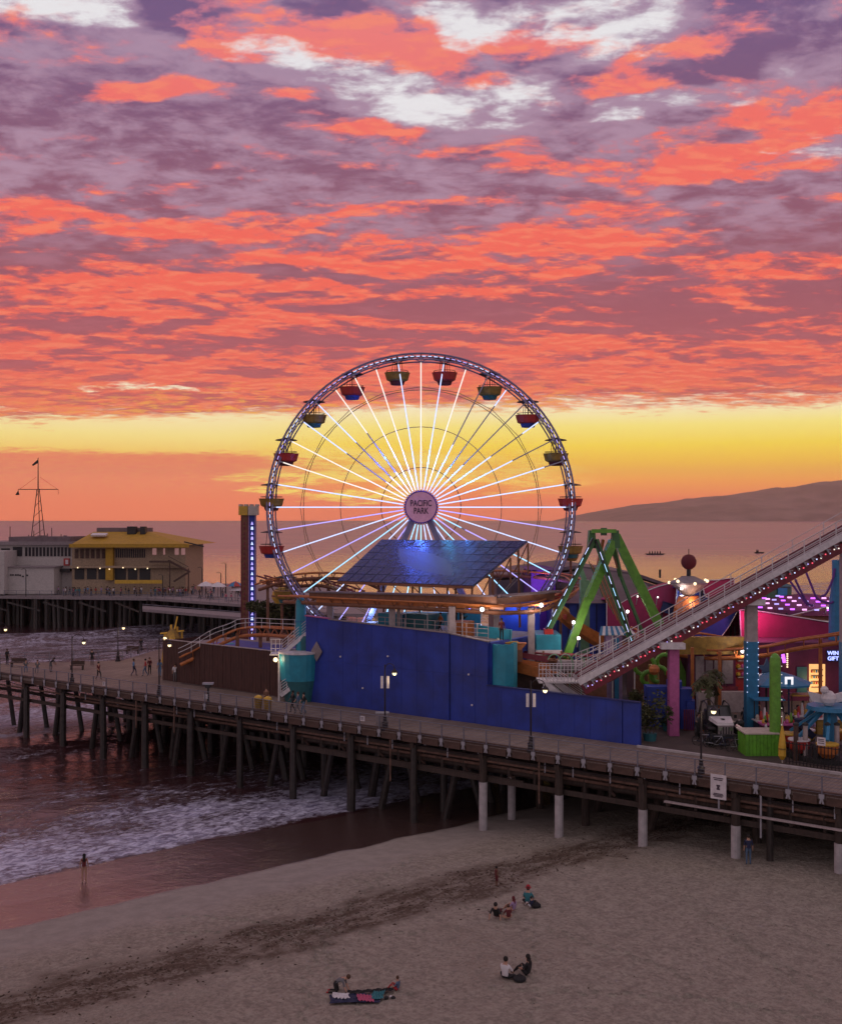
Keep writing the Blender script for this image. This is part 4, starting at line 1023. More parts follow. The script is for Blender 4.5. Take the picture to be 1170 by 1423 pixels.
# low wall to the right
Lw = thing('low_blue_wall', 'low blue wall running along the boardwalk to the right of the tall hall', 'wall', P(7, 6.4, DK))
panels(1.55, 12.6, 9.5, 9.45, 6.32, 9, Lw); wallpanel(12.65, 13.9, DK, 9.4, 9.4, 6.36, par=Lw)
part('coping', MB().beam(P(1.5, 6.4, 9.53), P(13.9, 6.4, 9.47), .36, .07), 'blue_trim', Lw)
# turquoise curved drum wall
Tw = thing('turquoise_wall', 'curved turquoise wall at the right end of the tall blue hall', 'wall', P(4, 8, DK))
pts = [P(1.5, 6.9), P(2.1, 6.85), P(2.6, 7.2), P(2.9, 7.9), P(2.6, 8.9), P(1.9, 9.6)]
for a, b in zip(pts[:-1], pts[1:]):
    d = (b - a).normalized(); n_ = Vector((-d.y, d.x, 0)); part('wall_segment', MB().slab([a + Vector((0, 0, DK)), b + Vector((0, 0, DK)), b + Vector((0, 0, 12.5)), a + Vector((0, 0, 12.6))], n_ * .25), 'turquoise', Tw)
part('parapet', MB().beam(P(-1.5, 9.5, 13.2), P(1.7, 9.5, 13.0), .2, .9), 'turquoise', Tw)

# terrace furniture on the hall
tr_ = thing('terrace_fence', 'pale mesh fence on the terrace of the blue hall', 'fence', P(-6, 8, 12.7))
for k in range(18): part('post', MB().beam(P(-16 + k, 7.3, 12.68), P(-16 + k, 7.3, 14.0), .06), 'beige_column', tr_)
for z_ in (13.0, 13.3, 13.65, 14.0): part('rail', MB().beam(P(-16, 7.3, z_), P(1, 7.3, z_), .04), 'beige_column', tr_)
for i, (u0, u1, m_, h_, lb) in enumerate(((-10.8, -8.2, 'turquoise', 1.5, 'low turquoise booth at the left on the hall terrace'), (-7.8, -5.6, 'teal_dark', 1.6, 'dark teal booth in the middle of the hall terrace'), (-3.6, -2.2, 'track_orange', 1.2, 'small orange counter on the hall terrace'))):
    t = thing('booth', lb, 'booth', P(u0, 9, 12.68))
    part('counter', MB().prism([tuple(P(a, b)[:2]) for a, b in ((u0, 8.6), (u1, 8.6), (u1, 10.2), (u0, 10.2))], 12.68, 12.68 + h_), m_, t)
    part('roof', MB().prism([tuple(P(a, b)[:2]) for a, b in ((u0 - .2, 8.3), (u1 + .2, 8.3), (u1 + .2, 10.4), (u0 - .2, 10.4))], 13.5 + h_, 13.58 + h_), m_, t)
    for a in (u0, u1): part('post', MB().beam(P(a, 8.5, 12.7), P(a, 8.5, 13.5 + h_), .07), 'white_paint', t)

# ------------------------------------------------------------------ roller coaster
def sm_path(pts, n=8):                                        # Catmull-Rom
    pts = [Vector(p) for p in pts]; P_ = [pts[0] * 2 - pts[1]] + pts + [pts[-1] * 2 - pts[-2]]; out = []
    for i in range(1, len(P_) - 2):
        for k in range(n):
            t = k / n; a, b, c, d = P_[i - 1], P_[i], P_[i + 1], P_[i + 2]
            out.append(.5 * ((2 * b) + (c - a) * t + (2 * a - 5 * b + 4 * c - d) * t * t + (3 * b - a - 3 * c + d) * t ** 3))
    return out + [pts[-1]]
def track(root, pts, gauge=1.1, rail='track_orange', spine='track_brown', tie=1.1, fence=None, deep=.55):
    pp = sm_path(pts)
    def side(i):
        d = (pp[min(i + 1, len(pp) - 1)] - pp[max(i - 1, 0)]); d.z = 0; d.normalize(); return Vector((d.y, -d.x, 0))
    L = [p + side(i) * gauge / 2 for i, p in enumerate(pp)]; R = [p - side(i) * gauge / 2 for i, p in enumerate(pp)]
    part('rail', MB().tube(L, .09, 6), rail, root); part('rail', MB().tube(R, .09, 6), rail, root)
    part('spine', MB().tube([p - Vector((0, 0, deep)) for p in pp], .17, 8), spine, root)
    ac = 0
    for i in range(1, len(pp)):
        ac += (pp[i] - pp[i - 1]).length
        if ac > tie:
            ac = 0; p = pp[i]; mb = MB().beam(L[i] - Vector((0, 0, .05)), R[i] - Vector((0, 0, .05)), .12, .08); mb.beam(L[i], p - Vector((0, 0, deep)), .07); mb.beam(R[i], p - Vector((0, 0, deep)), .07)
            part('tie', mb, spine, root)
            if fence: part('handrail_post', MB().beam(L[i] + side(i) * .5, L[i] + side(i) * .5 + Vector((0, 0, .9)), .04), fence, root)
    if fence:
        for h in (.9, .5): part('handrail', MB().tube([p + side(i) * .5 + Vector((0, 0, h)) for i, p in enumerate(L)], .03, 5), fence, root)
    return pp
RC = thing('roller_coaster', 'long roller coaster with orange track and a steep white railed lift hill', 'roller coaster', P(0, 10, DK))
zs_ = W(0, 934, 84).z
# level run in front of the wheel
track(RC, [W(395, 828, 97), W(430, 829, 91.5), W(470, 831, 89.3), W(560, 835, 86.2), W(640, 839, 84.2), W(700, 842, 83.5), W(752, 838, 85), W(790, 822, 91), W(800, 806, 98), W(770, 797, 106), W(700, 793, 110), W(640, 796, 112)], 1.1, 'track_orange', 'track_brown')
part('fascia', MB().beam(W(430, 827, 90.4), W(690, 834, 83.2), .12, .62), 'track_brown', RC)
part('fascia', MB().beam(W(440, 833.5, 90.2), W(700, 843.5, 83.0), .12, .42), 'track_orange', RC)
part('fascia_cap', MB().beam(W(430, 822.5, 90.6), W(690, 828.5, 83.4), .9, .12), 'grey_roof', RC)
part('walk_board', MB().beam(W(690, 828.5, 83.4), W(775, 822, 88), .9, .14), 'grey_roof', RC)
part('fascia', MB().beam(W(690, 836, 83.2), W(770, 828, 87.6), .12, .5), 'track_brown', RC)
for x, yt, D_ in ((459, 836, 0), (545, 840, 0), (628, 843, 0), (738, 845, 84.6), (690, 846, 86.5)):
    a = W(x, yt, D_ or edgev(x, 7.3).y); part('column', MB().beam(a, (a.x, a.y, 12.7 if x < 640 else (zs_ if x > 700 else 12.7)), .62 if x != 690 else .4, .5, up=(1, 0, 0)), 'beige_column', RC)
part('column', MB().beam(W(554, 838, 88), (W(554, 838, 88).x, 88, 12.7), .3), 'beige_column', RC)
# back run to the left, tangled rails and supports
track(RC, [W(360, 812, 108), W(400, 800, 106), W(450, 796, 106), W(500, 800, 108), W(530, 812, 110)], 1.1, 'track_orange', 'track_brown')
track(RC, [W(362, 800, 112), W(395, 808, 110), W(440, 806, 108), W(470, 812, 107), W(500, 822, 104)], 1.1, 'track_red', 'track_brown')
for x in (372, 392, 412, 436, 456): a = W(x, 806, 108); part('column', MB().beam(a, (a.x, a.y, DK), .25), 'track_brown', RC)
for k in range(7): part('cross_brace', MB().beam(W(368 + k * 13, 800, 108.5), W(381 + k * 13, 822, 108.5), .12), 'track_brown', RC)
# low run at the left ending near the brown fence
lp = track(RC, [W(251, 913, 101.5), W(280, 899, 101.5), W(310, 883, 101), W(335, 873.5, 101), W(365, 871.5, 100), W(395, 873, 98), W(425, 874, 97)], 1.1, 'track_orange', 'track_orange', fence='white_paint', deep=.75)
for x, y_ in ((330, 880), (362, 878), (395, 880)): a = W(x, y_, 101); part('column', MB().beam(a, (a.x, a.y, DK), .3), 'track_brown', RC)
# runs on the right under the lift hill
track(RC, [W(1240, 866, 83), W(1170, 880, 83), W(1110, 889, 84), W(1060, 899, 85), W(1000, 903, 87), W(950, 900, 90), W(905, 888, 93), W(870, 872, 96)], 1.1, 'track_orange', 'track_orange', deep=.7)
track(RC, [W(1000, 884, 92), W(960, 880, 91), W(925, 893, 89), W(880, 915, 86.5), W(840, 938, 85), W(790, 938, 84), W(740, 925, 84), W(705, 915, 86)], 1.1, 'track_orange', 'track_brown')
track(RC, [W(700, 902, 88), W(740, 906, 85.5), W(790, 910, 85), W(850, 912, 87)], 1.0, 'track_red', 'track_brown')
part('chute', MB().slab([W(708, 917, 84.2), W(756, 930, 82.4), W(756, 944, 82.4), W(708, 932, 84.2)], (0, .3, 0)), 'track_orange', RC, 'orange side panel of the low run')
for x, y_ in ((1140, 888), (1000, 905), (962, 900)): a = W(x, y_, 84); part('column', MB().beam(a, (a.x, a.y, DK), .22), 'track_orange', RC)
# lift hill: walkway, railing, track box, lights, supports
A0 = W(804, 949, 77); B0 = W(1215, 721, 77); dL = (B0 - A0).normalized(); LL = (B0 - A0).length
lh = lambda s, y=0., z=0.: A0 + dL * s + Vector((0, y, z))
part('lift_stringer', MB().beam(lh(0), lh(LL), .16, .42), 'white_paint', RC)
part('lift_walkway', MB().slab([lh(0, .1, .18), lh(LL, .1, .18), lh(LL, 1.0, .18), lh(0, 1.0, .18)], (0, 0, -.08)), 'grey_wall', RC)
part('lift_box', MB().beam(lh(.5, 1.0, -.86), lh(LL, 1.0, -.86), 1.5, .62), 'track_red', RC)
part('lift_rail', MB().tube([lh(0, .65, .35), lh(LL, .65, .35)], .08, 6), 'track_red', RC); part('lift_rail', MB().tube([lh(0, 1.9, .35), lh(LL, 1.9, .35)], .08, 6), 'track_red', RC)
part('far_stringer', MB().beam(lh(0, 2.4), lh(LL, 2.4), .16, .42), 'white_paint', RC)
tread = mesh_of(MB().beam((0, .12, -.22), (.25, .12, -.60), .10, .10).box(0, .35, .1, .9, -.36, -.30), 'galvanised', 'walkway_bracket')
lpost = mesh_of(MB().beam((0, 0, 0), (0, 0, 1.25), .06), 'white_paint', 'railing_post')
n_ = int(LL / .62)
for k in range(n_):
    piece('walkway_bracket', tread, RC, lh(.4 + k * .62) - ROOT[RC.name])
for k in range(int(LL / 1.3)):
    piece('railing_post', lpost, RC, lh(.2 + k * 1.3) - ROOT[RC.name])
    if k % 2 == 0: piece('railing_post', lpost, RC, lh(.2 + k * 1.3, 2.4) - ROOT[RC.name])
for h in (1.25, 1.05, .87, .69, .51, .33): part('railing_bar', MB().tube([lh(0, 0, h), lh(LL, 0, h)], .022 if h < 1.2 else .035, 5), 'white_paint', RC)
for h in (1.25, .7): part('railing_bar', MB().tube([lh(0, 2.4, h), lh(LL, 2.4, h)], .03, 5), 'white_paint', RC)
dot = {c: mesh_of(MB().box(-.042, .042, -.04, 0, -.042, .042), c, 'marker_light') for c in ('led_red', 'led_white', 'led_warm', 'led_violet')}
for k in range(int(LL / .36)):
    s_ = .8 + k * .36
    piece('marker_light', dot[random.choice(['led_red', 'led_white', 'led_red', 'led_violet', 'led_warm'])], RC, lh(s_, .24, -.66 - .10 * (k % 2)) - ROOT[RC.name])
def tcap(px, ytop, Yd, w, m, mcol, wid=.75, base=DK, split=None):
    a = W(px, ytop, Yd); part('cap_beam', MB().box(a.x - w * .62, a.x + w * .38, Yd - .2, Yd + 2.2, a.z - .42, a.z), 'white_paint', RC)
    if split:
        part('column', MB().box(a.x - wid / 2, a.x + wid / 2, Yd + .4, Yd + 1.1, split, a.z - .42), 'beige_column', RC)
        part('column', MB().box(a.x - wid / 2 - .03, a.x + wid / 2 + .03, Yd + .37, Yd + 1.13, base, split), mcol, RC)
        for z_ in np.arange(base + 3, split, .45):
            for s in (-1, 1): part('column_light', MB().box(a.x + s * (wid / 2 + .01) - .025, a.x + s * (wid / 2 + .01) + .025, Yd + .30, Yd + .36, z_, z_ + .05), 'led_white', RC)
    else: part('column', MB().box(a.x - wid / 2, a.x + wid / 2, Yd + .4, Yd + 1.1, base, a.z - .42), mcol, RC)
tcap(1048, 833, 77.6, 2.0, '', 'column_blue', .78, split=W(1048, 893, 77.6).z)
tcap(939, 894, 76.6, 1.7, '', 'pink_paint', .70)
tcap(1182, 759, 78.4, 2.0, '', 'column_blue', .78, split=13)
# stairs down from the lift hill foot
part('stair_platform', MB().box(W(748, 0, 79.6).x, W(806, 0, 79.6).x, 79.1, 81.2, 9.98, 10.12), 'white_paint', RC)
for y_ in (79.2, 80.2):
    part('stair_stringer', MB().beam(W(757 + (y_ > 80) * 16, 949, y_), W(790 + (y_ > 80) * 26, 978, y_), .12, .45), 'white_paint', RC)
    for h in (.95, .78, .61, .44, .27): part('stair_handrail', MB().tube([W(757 + (y_ > 80) * 16, 949, y_) + Vector((0, 0, h + .1)), W(790 + (y_ > 80) * 26, 978, y_) + Vector((0, 0, h + .1))], .022, 5), 'white_paint', RC)
for k in range(9): a = W(758 + k * 4, 950 + k * 3.3, 79.5); part('stair_tread', MB().box(a.x, a.x + .3, 79.2, 80.8, a.z, a.z + .06), 'grey_wall', RC)
for k in range(12):
    x = 749 + k * 5; a = W(x, 948, 79.1); part('railing_post', MB().beam(a, a + Vector((0, 0, 1.35)), .05), 'white_paint', RC)
for h in (.3, .6, .9, 1.2, 1.35): part('railing_bar', MB().tube([W(749, 948, 79.1) + Vector((0, 0, h)), W(806, 948, 79.1) + Vector((0, 0, h))], .025, 5), 'white_paint', RC)
for k in range(8): part('railing_post', MB().beam(W(800 + k * 8, 930 - k * 3, 80.5), W(800 + k * 8, 908 - k * 3, 80.5), .05), 'white_paint', RC)
for h in (0, 6, 12, 18): part('railing_bar', MB().tube([W(800, 908 + h, 80.5), W(856, 887 + h, 80.5)], .025, 5), 'white_paint', RC)
zs = W(0, 934, 84).z
part('station_base', MB().box(W(714, 0, 84).x, W(815, 0, 84).x, 84.4, 89, DK, zs), 'timber_mid', RC)
part('station_floor', MB().box(W(712, 0, 84).x, W(818, 0, 84).x, 84.2, 89.2, zs, zs + .12), 'grey_wall', RC)
for k, (ya, yb, m_) in enumerate(((905, 912, 'track_red'), (915, 922, 'track_orange'), (925, 933, 'track_orange'))):
    part('station_plank', MB().slab([W(712 + k * 2, ya, 83.9), W(762 + k * 3, ya + 8, 83.1), W(762 + k * 3, yb + 9, 83.1), W(712 + k * 2, yb, 83.9)], (0, .12, 0)), m_, RC)
for x in (716, 735, 755, 780): a = W(x, 905, 84.6); part('station_post', MB().beam((a.x, a.y, zs + .1), a, .14), 'track_brown', RC)
for k in range(7): a = W(722 + k * 5, 932, 84.1); part('station_grille', MB().beam(a, a + Vector((0, 0, .9)), .05), 'galvanised', RC)
# white stairs at the left end of the hall
St = thing('white_staircase', 'white railed stair climbing to the left end of the blue hall', 'staircase', W(405, 960, 92))
def flight(a, b, d, root=St, n=8, w=1.2):
    for y_ in (0, w): part('stringer', MB().beam(a + Vector((0, y_, 0)), b + Vector((0, y_, 0)), .1, .32), 'white_paint', root)
    for k in range(n): q = a.lerp(b, k / n); part('tread', MB().box(q.x, q.x + .3, q.y, q.y + w, q.z, q.z + .05), 'grey_wall', root)
    for h in (1.1, .85, .6, .35): part('handrail', MB().tube([a + Vector((0, 0, h)), b + Vector((0, 0, h))], .028, 5), 'white_paint', root)
    for k in range(5): q = a.lerp(b, k / 4); part('rail_post', MB().beam(q, q + Vector((0, 0, 1.1)), .05), 'white_paint', root)
flight(W(390, 967, 91.2), W(425, 941, 91.2), 0); flight(W(392, 909, 92.6), W(426, 880, 92.6), 0)
part('landing', MB().box(W(376, 0, 93).x, W(394, 0, 93).x, 92.4, 94.2, W(0, 909, 92.6).z - .1, W(0, 909, 92.6).z), 'white_paint', St)
for x in (377, 383, 389): a = W(x, 908, 92.4); part('rail_post', MB().beam(a, a + Vector((0, 0, 1.2)), .05), 'white_paint', St)
for h in (.4, .8, 1.2): part('handrail', MB().tube([W(376, 908, 92.4) + Vector((0, 0, h)), W(393, 908, 92.4) + Vector((0, 0, h))], .028, 5), 'white_paint', St)
part('support_post', MB().tube([W(388, 908, 92.2), Vector((W(388, 0, 92.2).x, 92.2, DK))], .10, 8), 'white_paint', St)
a = W(383, 917, 91.8); t = thing('bracket_lamp', 'bright globe lamp beside the white stair at the brown fence', 'lamp', a)
part('globe', MB().ball(a, .2, 10), 'lamp_globe', t, smooth=True); part('bracket', MB().beam(a + Vector((.1, .2, .1)), a + Vector((.4, .4, .1)), .05), 'black_metal', t); lamp('lamp_light', a + Vector((0, -.4, 0)), (1, .74, .42), 40, t)

# brown fence enclosure with pool and turquoise drum on the left
Bf = thing('brown_fence', 'tall brown vertical board fence round the ride at the left', 'fence', G(300, 960))
fa, fb, fc = G(228, 953, DK), G(372, 984, DK), G(377, 985, DK)
fa = Vector((*G(226, 945)[:2], 0)); fb = P(-19.6, 6.6)
n_ = 46
for k in range(n_):
    a = fa.lerp(fb, k / n_); b = fa.lerp(fb, (k + .93) / n_); j = random.uniform(-.03, .03)
    part('board', MB().slab([a + Vector((0, j, DK)), b + Vector((0, j, DK)), b + Vector((0, j, 10.4 + j)), a + Vector((0, j, 10.4 + j))], V * .06), 'brown_fence', Bf)
part('cap_rail', MB().beam(fa + Vector((0, 0, 10.46)), fb + Vector((0, 0, 10.46)), .16, .08), 'beige_column', Bf)
for k in range(6): a = fa.lerp(fb, k / 5) + V * .12; part('post', MB().beam(a + Vector((0, 0, DK)), a + Vector((0, 0, 10.3)), .16), 'timber_dark', Bf)
sd_ = fa + V * 9
for k in range(18):
    a = fa.lerp(sd_, k / 18); b = fa.lerp(sd_, (k + .93) / 18); part('board', MB().slab([a + Vector((0, 0, DK)), b + Vector((0, 0, DK)), b + Vector((0, 0, 10.3)), a + Vector((0, 0, 10.3))], U * .06), 'brown_fence', Bf)
t = thing('flat_roof', 'flat grey and deep blue roof inside the brown fence', 'roof', fa + Vector((0, 0, 9)))
pr = [fa + V * .5 + U * .5, fb + V * .5 - U * .3, fb + V * 8 - U * .3, fa + V * 8 + U * .5]
part('roof_sheet', MB().prism([tuple(p[:2]) for p in pr], 9.75, 9.95), 'grey_wall', t); c = (pr[0] + pr[2]) / 2
part('blue_sheet', MB().prism([tuple((p * .62 + c * .38)[:2]) for p in pr], 9.96, 10.02), 'royal_blue', t)
part('support_wall', MB().prism([tuple((p * .95 + c * .05)[:2]) for p in pr], DK, 9.74), 'timber_dark', t)
cone = W(321, 905, 104); t = thing('teal_cone', 'small turquoise domed hood on the roof behind the brown fence', 'ride ornament', cone)
part('dome', MB().lathe([(1.0, -.8), (.95, 0), (.7, .6), (.2, .8)], cone, 14), 'turquoise', t); part('foot', MB().lathe([(1.2, -1.0), (1.2, -.8)], cone, 14), 'teal_dark', t)
dr = Vector((*G(394, 978)[:2], 0)) + V * 2.0
t = thing('turquoise_drum', 'turquoise round drum with a darker lower half beside the white stair', 'ride base', dr + Vector((0, 0, DK)))
part('lower_shell', MB().lathe([(1.25, 0), (1.6, 1.8)], dr + Vector((0, 0, DK)), 22), 'teal_dark', t)
part('upper_shell', MB().lathe([(1.62, 1.81), (1.78, 4.1)], dr + Vector((0, 0, DK)), 22), 'turquoise', t); part('rim', MB().lathe([(1.86, 4.1), (1.86, 4.25)], dr + Vector((0, 0, DK)), 22), 'white_paint', t)
for k, dxx in enumerate((.4, 1.2)): part('bollard_post', MB().lathe([(.42, 4.25), (.45, 5.2), (.3, 5.5)], dr + Vector((dxx, .4 + k, DK)), 10), 'teal_dark', t)
q = W(418, 850, 93); t = thing('turquoise_pillar', 'bright turquoise rounded pillar behind the left end of the blue hall', 'pillar', q)
part('shaft', MB().lathe([(.45, -4), (.45, .2), (.42, .9), (.2, 1.2)], q, 12), 'turquoise', t); part('collar', MB().lathe([(.5, -.9), (.5, -.75)], q, 12), 'column_blue', t)
# yellow machine at the end of the low run
q = Vector((*G(240, 925)[:2], DK)); t = thing('yellow_kiddie_ride', 'yellow framed kiosk ride with a bright lamp left of the brown fence', 'ride', q)
for sx in (-1.1, -.3, .5, 1.1): part('frame_post', MB().beam(q + Vector((sx, 0, 0)), q + Vector((sx * .8, .4, 4.6 - abs(sx))), .2), 'yellow_paint', t)
part('body', MB().lathe([(.7, 1.2), (.9, 1.8), (.85, 3.0), (.5, 3.6), (.2, 3.9)], q, 12), 'olive', t); part('spire', MB().beam(q + Vector((.2, 0, 3.8)), q + Vector((.5, 0, 5.2)), .14), 'yellow_paint', t)
part('bar', MB().beam(q + Vector((-1.3, 0, 3.4)), q + Vector((1.2, 0, 3.7)), .14), 'yellow_paint', t); part('globe', MB().ball(q + Vector((-.5, -1.3, 3.0)), .20, 10), 'lamp_globe', t); lamp('lamp_light', q + Vector((-.5, -1.7, 3.0)), (1, .74, .42), 40, t)
# drop tower
q = W(346, 0, 120); q.z = DK; t = thing('drop_tower', 'narrow red and blue drop tower with studded lights beside the ferris wheel', 'ride', q)
zt_ = W(0, 716, 120).z
for s, c_ in ((-1, 'track_brown'), (1, 'royal_blue')):
    x0 = q.x + s * .42; part('shaft', MB().box(x0 - .34, x0 + .34, 119.6, 120.4, DK, zt_), c_, t)
    for e_ in (-.36, .36): part('edge_rail', MB().box(x0 + e_ - .05, x0 + e_ + .05, 119.5, 119.6, DK, zt_), 'cloth_lilac' if s > 0 else 'track_red', t)
    n_ = 26
    for k in range(n_):
        z_ = DK + 1 + k * (zt_ - DK - 1.5) / n_; dz_ = .34
        part('stud_light', MB().slab([(x0 - .14, 119.55, z_), (x0 + .14, 119.55, z_), (x0 + (.02 if k % 2 else .1), 119.55, z_ + dz_), (x0 - (.02 if k % 2 else .1), 119.55, z_ + dz_)], (0, -.05, 0)), ('led_violet' if k % 3 else 'led_white') if s > 0 else 'track_red', t)
for s in (-1, 1): x0 = q.x + s * .52; part('head_box', MB().box(x0 - .50, x0 + .48, 119.2, 120.8, zt_, zt_ + 1.0), 'cream_paint' if s > 0 else 'yellow_paint', t)
for k in range(4): x0 = q.x - .9 + k * .6; part('crown_tip', MB().box(x0 - .12, x0 + .16, 119.2, 120.8, zt_ + 1.0, zt_ + 1.0 + .22), 'cream_paint', t)

# ------------------------------------------------------------------ green swinging ship frame
S_ = thing('green_swing_ride', 'green A frame swing ride with two light striped legs right of the wheel', 'ride', Vector((15, 88, DK)))
Yf, Yb = 86.2, 90.5
def gl(p0, p1, w, m, lab=None, n='leg', h=None): return part(n, MB().beam(p0, p1, w, h or w), m, S_, lab)
gl(W(826, 748, Yf), W(760, 880, Yf), .42, 'green_dark'); gl(W(828, 750, Yf), W(881, 903, Yf), .42, 'green_dark')
for (x0, y0, x1, y1) in ((824, 748, 758, 876), (828, 752, 881, 901)):
    a = W(x0, y0, Yf - .3); b = W(x1, y1, Yf - .3)
    part('light_track', MB().beam(a, b, .34, .12), 'charcoal', S_)
    for k in range(8):
        p0 = a.lerp(b, .10 + k * .112); p1 = a.lerp(b, .10 + k * .112 + .075); part('light_strip', MB().beam(p0 + Vector((0, -.1, 0)), p1 + Vector((0, -.1, 0)), .17, .05), ['led_white', 'led_cyan'][k % 2], S_)
gl(W(852, 752, Yf + .6), W(817, 833, Yf), .62, 'green_paint'); gl(W(817, 831, Yf), W(786, 915, Yf), .62, 'green_paint')
gl(W(855, 744, Yb), W(918, 872, Yb), .72, 'green_paint'); gl(W(918, 872, Yb), W(966, 982, Yb), .72, 'green_paint')
gl(W(851, 748, Yf + 1), W(862, 800, Yf + 3), .3, 'green_dark'); gl(W(862, 800, Yf + 3), W(893, 880, Yf + 4), .22, 'green_dark')
gl(W(812, 806, Yb), W(812, 916, Yb), .75, 'green_pale', n='mast'); gl(W(812, 806, Yb), W(806, 790, Yb), .4, 'green_pale', n='mast_head')
gl(W(822, 738, Yf), W(856, 738, Yf), .3, 'green_paint', n='top_beam'); gl(W(839, 738, Yf), W(839, 740, Yb), .5, 'green_dark', n='pivot')
for x in (823, 856): part('top_plate', MB().slab([W(x - 6, 762, Yf + .3), W(x + 6, 762, Yf + .3), W(x + 4, 737, Yf + .3), W(x - 4, 737, Yf + .3)], (0, .8, 0)), 'green_dark', S_)
gl(W(838, 750, Yf + 1), W(828, 800, Yf + 2), .2, 'track_orange', n='swing_arm'); gl(W(822, 755, Yf + 1.5), W(808, 785, Yf + 2), .14, 'cream_paint', n='swing_arm'); gl(W(852, 770, Yf + 2), W(858, 790, Yf + 2), .14, 'track_brown', n='swing_arm')
hull = MB(); g_ = []
for i in range(9):
    t_ = i / 8; x = 14.2 + (t_ - .5) * 6.4; w_ = .9 * math.sin(math.pi * (.12 + t_ * .76)); z0 = 13.6 - t_ * 3.6 + 2.6 * (t_ - .5) ** 2
    g_.append([(x, 89 - w_, z0 + 1.1), (x, 89 - w_ * .7, z0 + .2), (x, 89, z0 - .2), (x, 89 + w_ * .7, z0 + .2), (x, 89 + w_, z0 + 1.1)])
hull.sheet(g_); part('boat_hull', hull, 'track_orange', S_)
for i in range(6): x, y, z = g_[i + 1][2]; part('bench', MB().box(x - .15, x + .15, y - .6, y + .6, z + .5, z + .9), 'red_paint', S_)
for k in range(9): gl(W(818 + k * 3, 780 + k * 3, 89), W(838 + k * 5, 830 + k * 8, 89), .06, ['green_dark', 'track_orange', 'olive'][k % 3], n='rigging')
part('base_platform', MB().box(W(742, 0, 87).x, W(776, 0, 87).x, 85.3, 88.8, W(0, 902, 86).z, W(0, 881, 86).z), 'turquoise', S_)
part('base_skirt', MB().box(W(741, 0, 87).x, W(777, 0, 87).x, 85.2, 88.9, W(0, 909, 86).z, W(0, 902, 86).z), 'white_paint', S_)
part('base_core', MB().box(W(750, 0, 87).x, W(770, 0, 87).x, 86, 88, DK, W(0, 909, 86).z), 'track_brown', S_)
part('foot_block', MB().box(W(756, 0, 86).x, W(768, 0, 86).x, 85.6, 86.6, W(0, 881, 86).z, W(0, 874, 86).z), 'red_paint', S_)
for x in (786, 966): q = W(x, 0, Yf if x < 900 else Yb); part('foot_block', MB().box(q.x - .6, q.x + .6, q.y - .6, q.y + .6, DK, W(0, 915, Yf).z if x < 900 else DK + .5), 'green_dark', S_)

# ------------------------------------------------------------------ buildings, tents and stalls of the park
def bldg(name, label, cat, x0, x1, yt, Y0, Y1, m, roofm=None, ridge=0, zb=DK):
    a = W(x0, yt, Y0); b = W(x1, yt, Y0); t = thing(name, label, cat, Vector(((a.x + b.x) / 2, Y0, zb)))
    part('wall', MB().box(a.x, b.x, Y0, Y1, zb, a.z), m, t)
    if roofm:
        xm = (a.x + b.x) / 2; o = .4
        part('roof', MB().hexa([Vector((a.x - o, Y0 - o, a.z)), Vector((b.x + o, Y0 - o, a.z)), Vector((b.x + o, Y1 + o, a.z)), Vector((a.x - o, Y1 + o, a.z))],
                              [Vector((a.x + 1.5, (Y0 + Y1) / 2 - .2, a.z + ridge)), Vector((b.x - 1.5, (Y0 + Y1) / 2 - .2, a.z + ridge)), Vector((b.x - 1.5, (Y0 + Y1) / 2 + .2, a.z + ridge)), Vector((a.x + 1.5, (Y0 + Y1) / 2 + .2, a.z + ridge))]), roofm, t)
    return t
Ab = thing('arcade_building', 'big arcade building with a long grey shed roof behind the green swing ride', 'building', W(880, 850, 118))
rf = [W(690, 800, 116), W(800, 786, 116), W(886, 797, 116), W(972, 826, 116), W(1010, 862, 116), W(690, 862, 116)]
part('wall', MB().slab([Vector((p.x, p.y, DK if i > 3 else p.z - .6)) for i, p in enumerate(rf)][::-1], (0, 14, 0)), 'grey_roof', Ab)
for a, b in zip(rf[:3], rf[1:4]): part('roof', MB().slab([a, b, b + Vector((0, 16, 0)), a + Vector((0, 16, 0))], (0, 0, -.35)), 'grey_roof', Ab)
part('side_roof', MB().slab([W(800, 788, 108), W(885, 800, 108), W(925, 838, 104), W(805, 838, 104)], (0, .3, -.3)), 'grey_roof', Ab)
for x, y_ in ((917, 803), (948, 812)): a = W(x, y_, 117); part('vent_pipe', MB().cyl(a, a + Vector((0, 0, .9)), .12), 'charcoal', Ab)
t = bldg('blue_show_building', 'dark blue building behind the green swing ride', 'building', 772, 850, 838, 101, 110, 'royal_blue', 'grey_roof', .8)
for k in range(6): a = W(776 + k * 13, 840, 100.9); part('panel_joint', MB().box(a.x, a.x + .12, 100.9, 101, DK, a.z), 'navy', t)
t = bldg('purple_ride_house', 'violet lit ride house behind the lower right of the wheel', 'building', 738, 772, 792, 108, 116, 'purple', 'purple', .3); lamp('uplight', W(752, 812, 106), (.5, .2, 1), 250, t)
t = bldg('blue_lit_house', 'blue building behind the light spokes at the right of the solar roof', 'building', 692, 750, 842, 97, 104, 'royal_blue', 'navy', .4); lamp('uplight', W(720, 846, 95.5), (.2, .4, 1), 200, t)
t = bldg('teal_ride_house', 'teal wall behind the terrace under the level coaster track', 'building', 560, 668, 852, 97.2, 98.6, 'turquoise')
